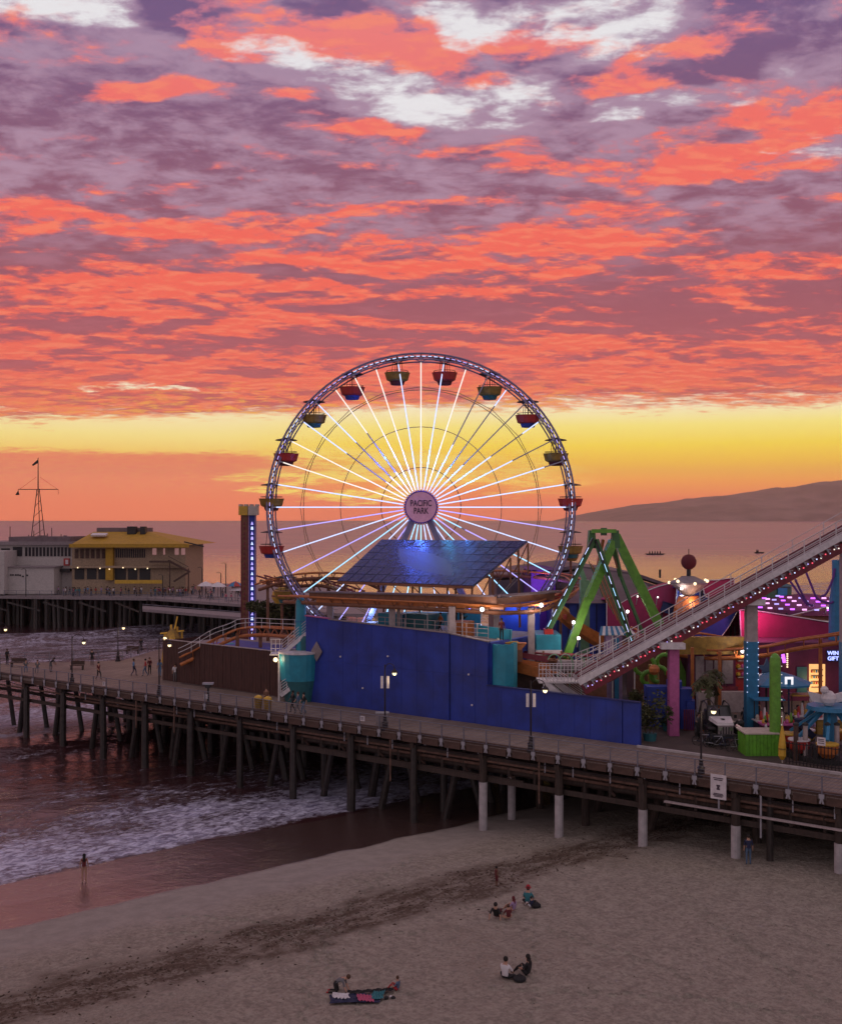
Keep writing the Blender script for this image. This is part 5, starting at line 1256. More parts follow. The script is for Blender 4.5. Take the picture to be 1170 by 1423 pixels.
def tent(label, pts, Yd, m, depth=5, cat='tent', lean=0, nm='fabric_tent', sag=0):
    q = [W(x, y, Yd + (lean * (max(p[1] for p in pts) - y) / 40)) for x, y in pts]
    c = sum(q, Vector()) / len(q); t = thing(nm, label, cat, Vector((c.x, c.y, DK)))
    part('canopy', MB().slab(q, (0, .12, 0)), m, t)
    part('edge_cord', MB().tube(q + [q[0]], .05, 5), 'white_paint' if m != 'navy' else 'navy', t)
    lo = min(p.x for p in q); hi = max(p.x for p in q)
    for x in (lo + .2, hi - .2): part('mast', MB().tube([(x, Yd + .4, DK), (x, Yd + .4, c.z)], .09, 6), 'charcoal', t)
    part('back_panel', MB().slab([p + Vector((0, depth, -.4)) for p in q], (0, .1, 0)), m, t)
    for a, b in zip(q, q[1:]):
        if abs(a.z - b.z) < 2.0 and a.z > c.z: part('top_panel', MB().slab([a, b, b + Vector((0, depth, -.4)), a + Vector((0, depth, -.4))], (0, 0, -.1)), m, t)
    return t
tent('magenta sail tent rising left of the mirrored ball sign', [(846, 880), (846, 848), (880, 828), (915, 815), (941, 808), (950, 838), (938, 868), (930, 893)], 103, 'magenta')
tent('magenta side wall of the tent behind the striped kiosk', [(843, 878), (843, 832), (856, 826), (868, 850), (876, 878)], 99, 'magenta')
tent('deep blue sail below the magenta tent peak', [(918, 848), (922, 836), (945, 843), (955, 852), (940, 858)], 102.4, 'navy')
t = tent('bright blue sail lit by a floodlight under the ball sign', [(939, 842), (941, 815), (955, 813), (978, 824), (1000, 842), (975, 850)], 101, 'royal_blue'); lamp('uplight', W(948, 824, 99.6), (.6, .75, 1), 90, t)
tent('dark red tent peak behind the lift hill railing', [(980, 828), (974, 807), (996, 806), (1020, 803), (1020, 840), (1000, 842)], 100, 'magenta')
tent('royal blue tent wall under the lift hill', [(950, 884), (1012, 845), (1026, 848), (1012, 872), (1000, 888), (960, 890)], 98, 'royal_blue')
t = tent('large magenta tent side right of the white column', [(1030, 893), (1028, 848), (1040, 847), (1110, 858), (1172, 868), (1235, 874), (1235, 905), (1030, 905)], 96, 'magenta', 6); lamp('uplight', W(1040, 862, 94.6), (1, .15, .45), 160, t); lamp('uplight', W(1062, 862, 94.6), (1, .15, .45), 120, t)
tent('tan canvas shade at the right edge over the magenta tent', [(1092, 857), (1130, 848), (1172, 838), (1240, 830), (1240, 868), (1172, 865), (1120, 861)], 98, 'tan_canvas', 5)
Mh = bldg('maroon_arcade', 'maroon arcade front with a glowing doorway and blue neon letters', 'building', 1056, 1250, 893, 92, 99, 'maroon')
part('doorway', MB().box(W(1124, 0, 92).x, W(1146, 0, 92).x, 91.9, 91.98, W(0, 962, 92).z, W(0, 923, 92).z), 'shop_glow', Mh, 'glowing orange doorway with shelves')
for y_ in (930, 938, 946, 954): part('shelf', MB().box(W(1127, 0, 91.9).x, W(1143, 0, 91.9).x, 91.75, 91.88, W(0, y_ + 1.2, 92).z, W(0, y_, 92).z), 'track_brown', Mh)
for k in range(14): q = W(1128 + (k % 5) * 3.3, 935 + (k // 5) * 8 - 1.5, 91.7); part('goods', MB().box(q.x - .07, q.x + .07, 91.68, 91.74, q.z - .09, q.z + .12), ['red_paint', 'yellow_paint', 'column_blue', 'olive'][k % 4], Mh)
part('dark_doorway', MB().box(W(1107, 0, 92).x, W(1121, 0, 92).x, 91.9, 91.98, W(0, 966, 92).z, W(0, 927, 92).z), 'teal_dark', Mh)
part('sign_band', MB().box(W(1148, 0, 92).x, W(1200, 0, 92).x, 91.85, 91.98, W(0, 919, 92).z, W(0, 903, 92).z), 'navy', Mh)
for s_, y_, x_ in (('WINDS AT', 908, 1168), ('GIFT AND', 915.5, 1167)):
    text_part('neon_lettering', s_, .46, 'neon_blue', Mh, Matrix.Translation(W(x_, y_, 91.82)) @ Matrix.Rotation(math.radians(90), 4, 'X'), .02)
lamp('shop_light', W(1135, 950, 90.8), (1, .55, .25), 60, Mh)
part('ultraviolet_tube', MB().beam(W(1087, 905, 91.5), W(1090, 921, 91.5), .22), 'led_purple', Mh)
for k in range(8): q = W(1094, 906 + k * 3, 91.8); part('bulb', MB().box(q.x - .05, q.x + .05, 91.75, 91.85, q.z - .05, q.z + .05), 'bulb', Mh)
Wh = bldg('panelled_stall', 'white panelled stall with dark red frame behind the little palm', 'stall', 962, 1022, 908, 88, 93, 'maroon')
for k, (x0, x1) in enumerate(((966, 978), (980, 990), (992, 1001), (1003, 1018))): part('white_panel', MB().box(W(x0, 0, 88).x, W(x1, 0, 88).x, 87.88, 87.97, W(0, 950, 88).z, W(0, 912, 88).z), 'grey_wall', Wh)
part('counter', MB().box(W(962, 0, 88).x, W(1022, 0, 88).x, 87.3, 87.8, W(0, 965, 88).z, W(0, 953, 88).z), 'track_red', Wh)
part('top_band', MB().box(W(930, 0, 89).x, W(1026, 0, 89).x, 87.2, 87.9, W(0, 908, 88).z, W(0, 884, 88).z), 'olive', Wh, 'ochre header over the white panels')
part('plinth', MB().box(W(964, 0, 88).x, W(1046, 0, 88).x, 86.6, 87.2, DK, W(0, 958, 88).z), 'beige_column', Wh)
Rk = bldg('red_stall', 'red fronted stall with shelves right of the white panelled stall', 'stall', 1022, 1050, 908, 89, 93, 'red_paint')
for y_ in (917, 928, 940): part('shelf', MB().box(W(1024, 0, 89).x, W(1044, 0, 89).x, 88.7, 88.95, W(0, y_ + 1.5, 89).z, W(0, y_, 89).z), 'cream_paint', Rk)
for k in range(9): q = W(1026 + (k % 3) * 6, 915 + (k // 3) * 11, 88.7); part('goods', MB().ball(q, .2, 6), ['yellow_paint', 'pink_paint', 'track_orange'][k % 3], Rk)
Ow = bldg('orange_ride_house', 'orange and red low ride house behind the lower swing ride legs', 'building', 880, 965, 895, 92, 95, 'track_brown'); part('front_panel', MB().box(W(935, 0, 92).x, W(962, 0, 92).x, 91.8, 91.95, W(0, 945, 92).z, W(0, 915, 92).z), 'track_orange', Ow)
# striped kiosk
q = W(855, 905, 88); t = thing('striped_kiosk', 'little kiosk with a blue and white striped awning roof', 'kiosk', Vector((q.x, 88, DK)))
x0, x1 = W(829, 0, 88).x, W(880, 0, 88).x; zt_ = W(0, 880, 88).z; n_ = 12
for k in range(n_):
    a = x0 + (x1 - x0) * k / n_; b = x0 + (x1 - x0) * (k + 1) / n_; m_ = ['column_blue', 'white_paint'][k % 2]
    part('awning_stripe', MB().slab([(a, 86.8, zt_), (b, 86.8, zt_), (b + (q.x - b) * .25, 88.2, zt_ + .55), (a + (q.x - a) * .25, 88.2, zt_ + .55)], (0, 0, -.06)), m_, t)
part('body', MB().box(W(840, 0, 88).x, W(862, 0, 88).x, 87.2, 89, DK, zt_ - .05), 'cloth_lilac', t)
for x in (x0 + .1, W(848, 0, 88).x, x1 - .1): part('post', MB().beam((x, 87, DK), (x, 87, zt_), .1), 'white_paint', t)
part('side_panel', MB().box(W(851, 0, 88).x, W(857, 0, 88).x, 87.0, 87.15, DK, zt_ - .3), 'column_blue', t)
# mirrored ball sign with light dish
q = W(957, 781, 99); t = thing('ball_sign', 'dark red ball over a ring of bright lamps on an orange drum', 'ride ornament', Vector((q.x, 99, 10)))
part('ball', MB().ball(q, .72, 14), 'cloth_maroon', t, smooth=True); part('finial', MB().beam(q + Vector((0, 0, .7)), q + Vector((0, 0, 1.2)), .06), 'charcoal', t)
part('dish', MB().lathe([(.3, -3.2), (1.7, -2.0), (1.75, -1.85), (.5, -1.3)], q, 16), 'grey_wall', t); part('stem', MB().cyl(q + Vector((0, 0, -1.4)), q + Vector((0, 0, -.6)), .2), 'charcoal', t)
part('drum', MB().lathe([(1.5, -5.4), (1.35, -4.2), (.9, -3.1)], q, 14), 'track_orange', t); part('pedestal', MB().cyl(Vector((q.x, q.y, DK)), q + Vector((0, 0, -5.4)), .8), 'track_brown', t)
for k in range(7): a = k / 7 * 6.283 + .3; part('lamp_bulb', MB().ball(q + Vector((1.75 * math.cos(a), 1.75 * math.sin(a), -1.7 - (k % 2) * .2)), .15, 8), 'bulb', t)
lamp('dish_light', q + Vector((0, -1.6, -3.4)), (1, .6, .35), 90, t)
# purple light canopy and swooping supports at the far right
q = W(1120, 842, 104); t = thing('purple_light_canopy', 'round ride canopy studded with violet lights under the blue steel arms', 'ride', Vector((q.x, 104, DK)))
part('canopy_roof', MB().lathe([(6.6, -.4), (6.3, .0), (1.0, 1.1)], q, 26), 'maroon', t); part('drum', MB().cyl(Vector((q.x, 104, DK)), q + Vector((0, 0, -.4)), 2.0), 'purple', t)
for r_, z_ in ((6.5, .12), (5.2, .42), (3.9, .68), (2.6, .9)):
    n_ = int(r_ * 6)
    for k in range(n_): a = k / n_ * 6.2832; c = q + Vector((r_ * math.cos(a), r_ * math.sin(a), z_)); (part('canopy_light', MB().box(c.x - .2, c.x + .2, c.y - .05, c.y + .05, c.z - .05, c.z + .09), ['led_pink', 'led_violet', 'led_purple'][k % 3], t) if math.sin(a) < .35 else None)
lamp('canopy_glow', q + Vector((0, -3, 2.4)), (.7, .2, 1), 150, t)
t = bldg('green_ride_box', 'green and teal ride cabin behind the lift hill', 'ride cabin', 1066, 1100, 815, 106, 110, 'green_dark', 'teal_dark', .5)
part('front', MB().box(W(1080, 0, 106).x, W(1093, 0, 106).x, 105.8, 105.95, W(0, 836, 106).z, W(0, 817, 106).z), 'turquoise', t)
q = W(1162, 800, 94); t = thing('blue_steel_ride', 'blue curved steel pylon with thin violet hoops under the lift hill', 'ride', Vector((q.x, 94, DK)))
part('pylon', MB().tube([W(1160, 900, 94), W(1160, 838, 94), W(1163, 805, 94), W(1160, 778, 94)], [.55, .5, .42, .25], 10), 'column_blue', t)
part('arm', MB().tube(sm_path([W(1162, 790, 94), W(1172, 775, 94), W(1186, 772, 94)]), .2, 8), 'column_blue', t)
for pts in ([(1105, 805), (1113, 822), (1122, 838), (1130, 842)], [(1120, 795), (1128, 815), (1136, 832), (1152, 838), (1158, 836)], [(1140, 829), (1148, 825), (1157, 805), (1160, 790)], [(1098, 808), (1110, 825), (1122, 842)]):
    part('hoop', MB().tube(sm_path([W(x, y, 93.6) for x, y in pts]), .10, 6), 'purple', t)

# ------------------------------------------------------------------ floodlights
for i, (x, y, D_, lb, w_) in enumerate(((670, 847, 82.6, 'floodlight under the level track right of the third column', 130), (752, 841, 84, 'floodlight at the corner of the level track left of the swing ride', 130), (797, 865, 85, 'upper floodlight before the pale green mast', 60), (804, 887, 84.6, 'lower floodlight before the pale green mast', 60), (872, 850, 92, 'floodlight between the swing ride legs', 60), (947, 818, 98, 'floodlight on the blue sail', 40), (1032, 905, 86, 'bright floodlight left of the blue column', 120), (696, 844, 90, 'dim floodlight behind the level track', 30), (886, 829, 100, 'small lamp on the magenta tent', 15), (914, 830, 100, 'small lamp at the middle of the magenta tent', 15), (1150, 845, 97, 'small warm lamp at the right by the canopy', 20))):
    q = W(x, y, D_); t = thing('floodlight', lb, 'floodlight', q, 'park floodlights'); s_ = .17 if w_ > 100 else (.14 if w_ > 30 else .08)
    part('lens', MB().ball(q, s_, 10), 'flood', t, smooth=True); part('hood', MB().box(q.x - s_, q.x + s_, q.y + s_ * .8, q.y + s_ * 1.6, q.z - s_, q.z + s_), 'charcoal', t); part('bracket', MB().beam(q + Vector((0, s_ * 1.4, 0)), q + Vector((0, s_ * 2 + .6, -.8)), .07), 'galvanised', t)
    lamp('flood_light', q + Vector((0, -.5, 0)), (1, .82, .72), w_, t, .2)
# boats out on the sea
for x, y, lb, k in ((910, 771, 'longer dark row boat out on the pink sea', 1.0), (1055, 769, 'smaller dark boat out at the right on the sea', .5)):
    q = G(x, y, 0.0); t = thing('row_boat', lb, 'boat', q, 'boats far out'); L_ = 6.5 * k
    hb_ = MB().hexa([q + Vector((-L_ * .7, -.6, -.1)), q + Vector((L_ * .7, -.6, -.1)), q + Vector((L_ * .7, .6, -.1)), q + Vector((-L_ * .7, .6, -.1))], [q + Vector((-L_, -1, .8)), q + Vector((L_, -1, .8)), q + Vector((L_, 1, .8)), q + Vector((-L_, 1, .8))])
    part('hull', hb_, 'charcoal', t)
    for j in range(5 if k == 1 else 2): part('rower', MB().lathe([(.35, .7), (.45, 1.5), (.2, 1.9), (.28, 2.2), (.1, 2.5)], q + Vector((-L_ * .5 + j * L_ * .25, 0, 0)), 7), 'cloth_black', t)

# ------------------------------------------------------------------ plants and small things in the park
def leaf_cloud(c, rx, ry, rz, n, size, droop=.3):
    mb = MB()
    cl = [(Vector((random.gauss(0, .45), random.gauss(0, .45), random.gauss(0, .45))), random.uniform(.3, .7)) for _ in range(9)]
    for _ in range(n):
        b, s = random.choice(cl); o = b + Vector((random.gauss(0, .3), random.gauss(0, .3), random.gauss(0, .3))) * s
        if o.length > 1.15: o *= 1.1 / o.length
        p = Vector((c[0] + o.x * rx, c[1] + o.y * ry, c[2] + o.z * rz))
        d = Vector((random.gauss(0, 1), random.gauss(0, 1), random.gauss(0, .6) - droop)).normalized(); w = d.cross(Vector((random.gauss(0, 1), random.gauss(0, 1), random.gauss(0, 1)))).normalized()
        L = size * random.uniform(.6, 1.3)
        mb.add([p, p + d * L * .5 + w * L * .22, p + d * L, p + d * L * .5 - w * L * .22], [(0, 1, 2, 3)])
    return mb
def shrub(px, pyb, pyt, Y, wpx, label, m='leaf_olive', group=None):
    b = W(px, pyb, Y); b.z = max(b.z, DK) if pyb > 900 else b.z; t_ = W(px, pyt, Y); h = t_.z - b.z; w = wpx / F * Y / 2
    t = thing('shrub', label, 'plant', b, group)
    part('foliage', leaf_cloud((b.x, b.y, b.z + h * .58), w, w, h * .46, 900, .30), m, t, kind='stuff')
    for k in range(3): part('stem', MB().tube([b + Vector((k * .12 - .12, 0, 0)), b + Vector(((k - 1) * w * .5, 0, h * .6))], [.05, .02], 5), 'palm_trunk', t)
    part('tub', MB().lathe([(.42, 0), (.5, .5), (.52, .55)], b, 10), 'teal_dark', t)
    return t
def palm(b, h, cr, label, n=26, lean=(0, 0), m='leaf_olive'):
    t = thing('palm_tree', label, 'palm tree', b, None); top = b + Vector((lean[0], lean[1], h))
    part('trunk', MB().tube(sm_path([b, b.lerp(top, .5) + Vector((.12, 0, 0)), top], 5), [.17 - .007 * i for i in range(11)], 8), 'palm_trunk', t)
    cm = part('crown_heart', MB().ball(top, .28, 8), 'palm_trunk', t)
    for k in range(n):
        a = k * 2.399; el = random.uniform(-.5, 1.1); mb = MB(); L = cr * random.uniform(.8, 1.15); pts = []
        for i in range(7):
            s = i / 6; pts.append(top + Vector((math.cos(a) * math.cos(el) * L * s, math.sin(a) * math.cos(el) * L * s, L * (math.sin(el) * s - .75 * s * s))))
        sd = Vector((-math.sin(a), math.cos(a), 0))
        for i in range(6):
            p, q_ = pts[i], pts[i + 1]; w = cr * .24 * math.sin(math.pi * (i + .8) / 7.3)
            for s in (-1, 1):
                mb.add([p, q_, q_ + sd * s * w + Vector((0, 0, -w * .55)), p.lerp(q_, .45) + sd * s * w * .9 + Vector((0, 0, -w * .5))], [(0, 1, 2, 3)])
        part('frond', mb, m, t)
    return t
palm(Vector((W(985, 0, 79).x, 79, DK)), W(0, 942, 79).z - DK, 1.25, 'small shaggy palm in front of the white panelled stall', lean=(-.2, 0))
palm(Vector((W(992, 0, 80.5).x, 80.5, DK)), W(0, 934, 80.5).z - DK, 1.0, 'second slimmer palm just right of the shaggy one', 18, lean=(.1, 0))
shrub(903, 1036, 960, 75.5, 52, 'bushy shrub at the right end of the low blue wall')
shrub(930, 1020, 985, 79, 26, 'smaller dark shrub behind the pink column', 'leaf_dark')
shrub(890, 1000, 955, 80, 24, 'pale shrub over the end of the low blue wall', 'leaf_olive')
for i, (x, y, w_, lb) in enumerate(((372, 846, 46, 'olive tree crown just right of the drop tower'), (397, 852, 44, 'olive tree crown between the drop tower and the turquoise pillar'))):
    c = W(x, y, 112); t = thing('park_tree', lb, 'tree', Vector((c.x, c.y, DK)), 'olive trees left of the wheel')
    part('trunk', MB().tube([(c.x, c.y, DK), (c.x + .1, c.y, c.z)], [.2, .12], 7), 'palm_trunk', t); part('crown', leaf_cloud(c, 1.9, 1.7, 1.25, 2200, .38, 0), 'leaf_olive', t, kind='stuff')
c = W(640, 848, 92); t = thing('park_tree', 'round green tree seen between two columns over the blue hall', 'tree', Vector((c.x, c.y, 12.68))); part('trunk', MB().cyl((c.x, c.y, 12.68), c, .1), 'palm_trunk', t); part('crown', leaf_cloud(c, .7, .6, .7, 900, .2, 0), 'leaf_dark', t, kind='stuff'); part('planter', MB().lathe([(.3, 0), (.4, .5)], (c.x, c.y, 12.69), 10), 'teal_dark', t)
def blob_ride(px, py, Y, s, m, name='yellow_cabin', label='', cat='ride cabin'):
    q = W(px, py, Y); t = thing(name, label, cat, q); part('shell', MB().lathe([(s * .7, -s * .7), (s, -s * .2), (s * .9, s * .4), (s * .3, s * .8)], q, 14), m, t); part('roof_band', MB().lathe([(s * 1.02, -.1), (s * 1.02, .08)], q, 14), 'track_brown', t); part('post', MB().cyl((q.x, q.y, DK), q + Vector((0, 0, -s * .7)), .12), 'track_brown', t); part('opening', MB().box(q.x - s * .4, q.x + s * .4, q.y - s * 1.03, q.y - s * .9, q.z - s * .2, q.z + s * .25), 'charcoal', t)
blob_ride(779, 852, 92, .8, 'yellow_paint', label='round yellow cabin just left of the pale green mast')
blob_ride(793, 772, 104, .75, 'olive', label='small yellow car on the back track right of the wheel')
blob_ride(392, 828, 104, 1.0, 'yellow_paint', label='yellow cabin behind the olive trees at the left of the wheel')
q = W(711, 897, 83.5); t = thing('orange_boat', 'small orange boat shaped ride car beside the turquoise curved wall', 'ride boat', q)
part('hull', MB().hexa([q + Vector((-.9, -.4, -.3)), q + Vector((.7, -.4, -.3)), q + Vector((.7, .5, -.3)), q + Vector((-.9, .5, -.3))], [q + Vector((-1.0, -.6, .2)), q + Vector((1.15, -.35, .2)), q + Vector((1.15, .35, .2)), q + Vector((-1.0, .6, .2))]), 'track_orange', t)
part('deck', MB().slab([q + Vector((-.9, -.5, .22)), q + Vector((.5, -.4, .22)), q + Vector((.5, .4, .22)), q + Vector((-.9, .5, .22))], (0, 0, .06)), 'yellow_paint', t); part('backboard', MB().box(q.x - 1.1, q.x - .95, q.y - .6, q.y + .6, q.z - .4, q.z + .5), 'cream_paint', t)
part('stand', MB().box(q.x - .8, q.x + .8, q.y - .4, q.y + .5, q.z - 1.2, q.z - .32), 'track_brown', t)
for k in range(3):
    q = W(770 + k * 16, 925, 81.5); t = thing('green_hoop', ['left', 'middle', 'right'][k] + ' of the three pale green hoops beside the white stair', 'hoop', q, 'green hoops'); part('hoop', MB().tube([q + Vector((.55 * math.cos(a), 0, .85 * math.sin(a))) for a in np.linspace(-.9, 2.6, 14)], .05, 6), 'green_pale', t); part('foot', MB().beam(q + Vector((.3, 0, -.6)), q + Vector((.3, 0, -2.4)), .08), 'green_pale', t)
q = W(815, 926, 82); t = thing('pale_drum', 'long pale rounded cylinder lying behind the white stair', 'ride tube', q); part('shell', MB().tube([q + Vector((-2.2, 0, .1)), q + Vector((2.4, 0, -.1))], .42, 12), 'grey_wall', t, smooth=False); part('band', MB().tube([q + Vector((-.3, 0, 0)), q + Vector((-.1, 0, 0))], .45, 12), 'cream_paint', t)
part('stand', MB().box(q.x - 1.5, q.x + 1.5, q.y - .2, q.y + .2, DK, q.z - .4), 'track_brown', t)
# green spinning cars behind the lift hill foot
t = thing('green_spinner', 'green spinner ride with curled arms and red cushions below the lift hill', 'ride', Vector((W(915, 0, 83).x, 83, DK)))
for x, y_, r_ in ((896, 925, .75), (916, 938, .6), (902, 943, .5), (924, 920, .55)):
    q = W(x, y_, 83); part('curl', MB().tube([q + Vector((r_ * math.cos(a), .1 * a, r_ * math.sin(a))) for a in np.linspace(0, 4.8, 14)], .17, 8), 'green_paint', t)
q = W(932, 936, 82.5); part('cushion', MB().ball(q, .38, 10), 'red_paint', t); q = W(909, 931, 82.5); part('hood', MB().ball(q, .42, 10), 'track_orange', t)
part('core', MB().lathe([(1.3, 0), (1.3, 1.2), (.5, 2.0), (.4, 4.2)], (W(908, 0, 84).x, 84, DK), 14), 'olive', t)
t = thing('blue_prop_rocks', 'blue painted low wall and props behind the shrubs under the green leg', 'ride scenery', Vector((W(945, 0, 79).x, 80, DK)))
for x0, x1, y_, d_ in ((900, 933, 955, 80.5), (932, 948, 948, 80), (946, 962, 958, 79.6), (955, 966, 975, 79.3)): part('rock', MB().prism([(W(x0, 0, d_).x, d_), (W(x1, 0, d_).x, d_ + .1), (W(x1, 0, d_).x + .2, d_ + 1.1), (W(x0, 0, d_).x, d_ + 1.4)], DK, W(0, y_, d_).z), 'royal_blue', t)
for k in range(6): q = W(950 + k * 2.5, 990, 79); part('picket', MB().box(q.x, q.x + .06, 78.9, 79, DK, q.z + .2), 'track_red', t)

# lime planter with cactus column
c0 = G(1070, 1057); q = Vector((W(1060, 0, 66.5).x, 67.6, DK))
a0 = P(*uv(G(1037, 1052))); a1 = P(*uv(G(1096, 1058)))
xw0, xw1 = W(1036, 0, 70.5).x, W(1082, 0, 70.5).x
t = thing('lime_planter', 'lime green planter box with a tall cactus shaped column', 'planter', Vector(((xw0 + xw1) / 2, 71, DK)))
for k in range(9):
    xa = xw0 + (xw1 - xw0) * k / 9; xb = xw0 + (xw1 - xw0) * (k + .92) / 9; part('board', MB().box(xa, xb, 70.5, 70.56, DK, W(0, 1021, 70.5).z + random.uniform(-.02, .02)), 'lime_box', t)
part('box', MB().box(xw0 + .02, xw1 - .02, 70.57, 72.3, DK, W(0, 1023, 70.5).z), 'lime_box', t); part('rim', MB().box(xw0 - .05, xw1 + .05, 70.45, 72.4, W(0, 1021, 70.5).z + .01, W(0, 1019, 70.5).z), 'cream_paint', t)
q = W(1077, 912, 71); part('cactus_column', MB().lathe([(.36, DK - q.z), (.36, -.5), (.33, -.1), (.2, .12), (.05, .2)], q, 14), 'green_paint', t)
for k in range(9): z_ = DK + 2 + k * .55; part('column_bulb', MB().box(q.x + .34, q.x + .38, 70.75, 70.80, z_, z_ + .04), 'led_warm', t)
# yellow folded umbrella
q = Vector((W(1087, 0, 68.5).x, 68.5, DK)); t = thing('folded_umbrella', 'folded yellow umbrella standing right of the lime planter', 'umbrella', q)
part('canopy', MB().lathe([(.10, .25), (.25, .5), (.24, 1.2), (.16, 1.8), (.05, 2.4)], q, 8), 'yellow_paint', t); part('pole', MB().tube([q, q + Vector((0, 0, 2.9))], .035, 6), 'cream_paint', t); part('tie', MB().lathe([(.27, .9), (.27, 1.0)], q, 8), 'olive', t)
# off road vehicle prop facing the boardwalk
jx = W(1012, 0, 73).x; J = Vector((jx, 73.6, DK)); t = thing('jeep', 'black open top off road vehicle with a white bonnet parked under the lift hill', 'jeep', J)
jb = lambda n, x0, x1, y0, y1, z0, z1, m, lab=None: part(n, MB().box(J.x + x0, J.x + x1, J.y + y0, J.y + y1, DK + z0, DK + z1), m, t, lab)
jb('body', -.80, .80, .9, 3.6, .55, 1.15, 'car_black'); jb('grille', -.42, .42, -.02, .12, .62, 1.12, 'grey_wall'); jb('bumper', -.92, .92, -.35, -.1, .48, .68, 'charcoal')
part('bonnet', MB().hexa([J + Vector((-.48, .05, 1.12)), J + Vector((.48, .05, 1.12)), J + Vector((.66, 1.25, 1.22)), J + Vector((-.66, 1.25, 1.22))], [J + Vector((-.44, .08, 1.26)), J + Vector((.44, .08, 1.26)), J + Vector((.62, 1.25, 1.42)), J + Vector((-.62, 1.25, 1.42))]), 'white_paint', t, 'white bonnet with a small dark star')
part('bonnet_star', MB().slab([J + Vector((.13 * (1 if k % 2 == 0 else .45) * math.cos(k * math.pi / 5), .62 + .2 * (1 if k % 2 == 0 else .45) * math.sin(k * math.pi / 5), 1.355)) for k in range(10)], (0, 0, .03)), 'charcoal', t)
for s in (-1, 1):
    part('fender', MB().box(J.x + s * .78 - .2, J.x + s * .78 + .2, J.y - .1, J.y + 1.2, DK + .92, DK + 1.0), 'car_black', t)
    for y_ in (.35, 2.9):
        w = part('wheel', MB().tube([(J.x + s * .72, J.y + y_, DK + .42), (J.x + s * .98, J.y + y_, DK + .42)], .42, 16), 'tyre', t)
        part('rim', MB().tube([(J.x + s * .985, J.y + y_, DK + .42), (J.x + s * 1.0, J.y + y_, DK + .42)], .22, 12), 'chrome', w)
    part('headlight', MB().tube([(J.x + s * .3, J.y - .06, DK + .95), (J.x + s * .3, J.y, DK + .95)], .11, 12), 'chrome', t)
    part('roll_bar', MB().tube(sm_path([J + Vector((s * .68, 1.3, 1.2)), J + Vector((s * .62, 1.75, 1.95)), J + Vector((s * .62, 2.9, 1.98)), J + Vector((s * .7, 3.4, 1.1))], 4), .045, 6), 'car_black', t)
    jb('seat', s * .38 - .22, s * .38 + .22, 2.0, 2.5, .9, 1.65, 'charcoal'); jb('mirror', s * .9 - .08, s * .9 + .08, 1.3, 1.36, 1.3, 1.5, 'car_black')
for s in (-1, 1): part('windscreen', MB().slab([J + Vector((s * .33 - .30, 1.3, 1.42)), J + Vector((s * .33 + .30, 1.3, 1.42)), J + Vector((s * .32 + .27, 1.55, 1.9)), J + Vector((s * .32 - .27, 1.55, 1.9))], (0, .02, 0)), 'green_dark' if 0 else 'glass_dark', t)
part('windscreen_frame', MB().tube([J + Vector((-.68, 1.28, 1.4)), J + Vector((-.62, 1.56, 1.93)), J + Vector((.62, 1.56, 1.93)), J + Vector((.68, 1.28, 1.4))], .04, 6), 'car_black', t)
for k in range(5): jb('grille_slot', -.32 + k * .15, -.26 + k * .15, -.05, -.025, .68, 1.06, 'charcoal')
t.scale = (1.22, 1.15, 1.28)
# bicycles locked below the vehicle at the railing of the walkway
def bicycle(b, rz_, label):
    t = thing('bicycle', label, 'bicycle', b, 'bicycles parked before the jeep'); c, s = math.cos(rz_), math.sin(rz_); L = lambda x, z: b + Vector((x * c, x * s, z))
    for x in (-.52, .52):
        w = part('wheel', MB().tube([L(x + .33 * math.cos(a), .34 + .33 * math.sin(a)) for a in np.linspace(0, 6.2832, 17)], .022, 5, cap=False), 'tyre', t)
        part('spokes', MB().tube([L(x - .31, .34), L(x + .31, .34)], .008, 4).tube([L(x, .03), L(x, .65)], .008, 4), 'chrome', w)
    for p0, p1 in (((-.52, .34), (-.15, .8)), ((-.15, .8), (.38, .85)), ((-.08, .32), (.38, .85)), ((-.08, .32), (-.2, .92)), ((.52, .34), (.36, .98)), ((-.52, .34), (-.08, .32))): part('frame_tube', MB().tube([L(*p0), L(*p1)], .022, 5), random.choice(['cloth_navy', 'galvanised', 'car_black']), t)
    part('saddle', MB().beam(L(-.32, .95), L(-.08, .93), .12, .05), 'charcoal', t); part('handlebar', MB().beam(L(.36, 1.0) + Vector((-s * .25, c * .25, 0)), L(.36, 1.0) - Vector((-s * .25, c * .25, 0)), .03), 'charcoal', t)
for i, x in enumerate((978, 995, 1010, 1025)):
    g_ = G(x, 1038 + i * 2.2); bicycle(g_, -.7 + i * .3, ['leftmost bicycle of the row before the jeep', 'second bicycle from the left before the jeep', 'third bicycle from the left before the jeep', 'bicycle nearest to the lime planter'][i])
# turquoise umbrella
q = W(1080, 940, 80); t = thing('market_umbrella', 'wide turquoise umbrella behind the cactus column', 'umbrella', Vector((q.x, 80, DK)))
part('canopy', MB().lathe([(2.5, -.42), (1.3, .05), (.08, .42)], q, 8), 'column_blue', t); part('pole', MB().cyl((q.x, 80, DK), q, .05), 'white_paint', t); part('valance', MB().lathe([(2.48, -.55), (2.5, -.42)], q, 8), 'column_blue', t)
q = W(1096, 946, 78); t = thing('square_sign', 'small white and turquoise square sign on a post by the turquoise umbrella', 'sign', Vector((q.x, 78, DK)))
part('plate', MB().box(q.x - .3, q.x + .3, 77.9, 77.96, q.z - .28, q.z + .28), 'panel_lit', t); part('symbol', MB().box(q.x - .14, q.x + .12, 77.85, 77.9, q.z - .28, q.z + .10), 'column_blue', t); part('post', MB().beam((q.x, 78, DK), (q.x, 78, q.z), .10), 'cloth_navy', t)
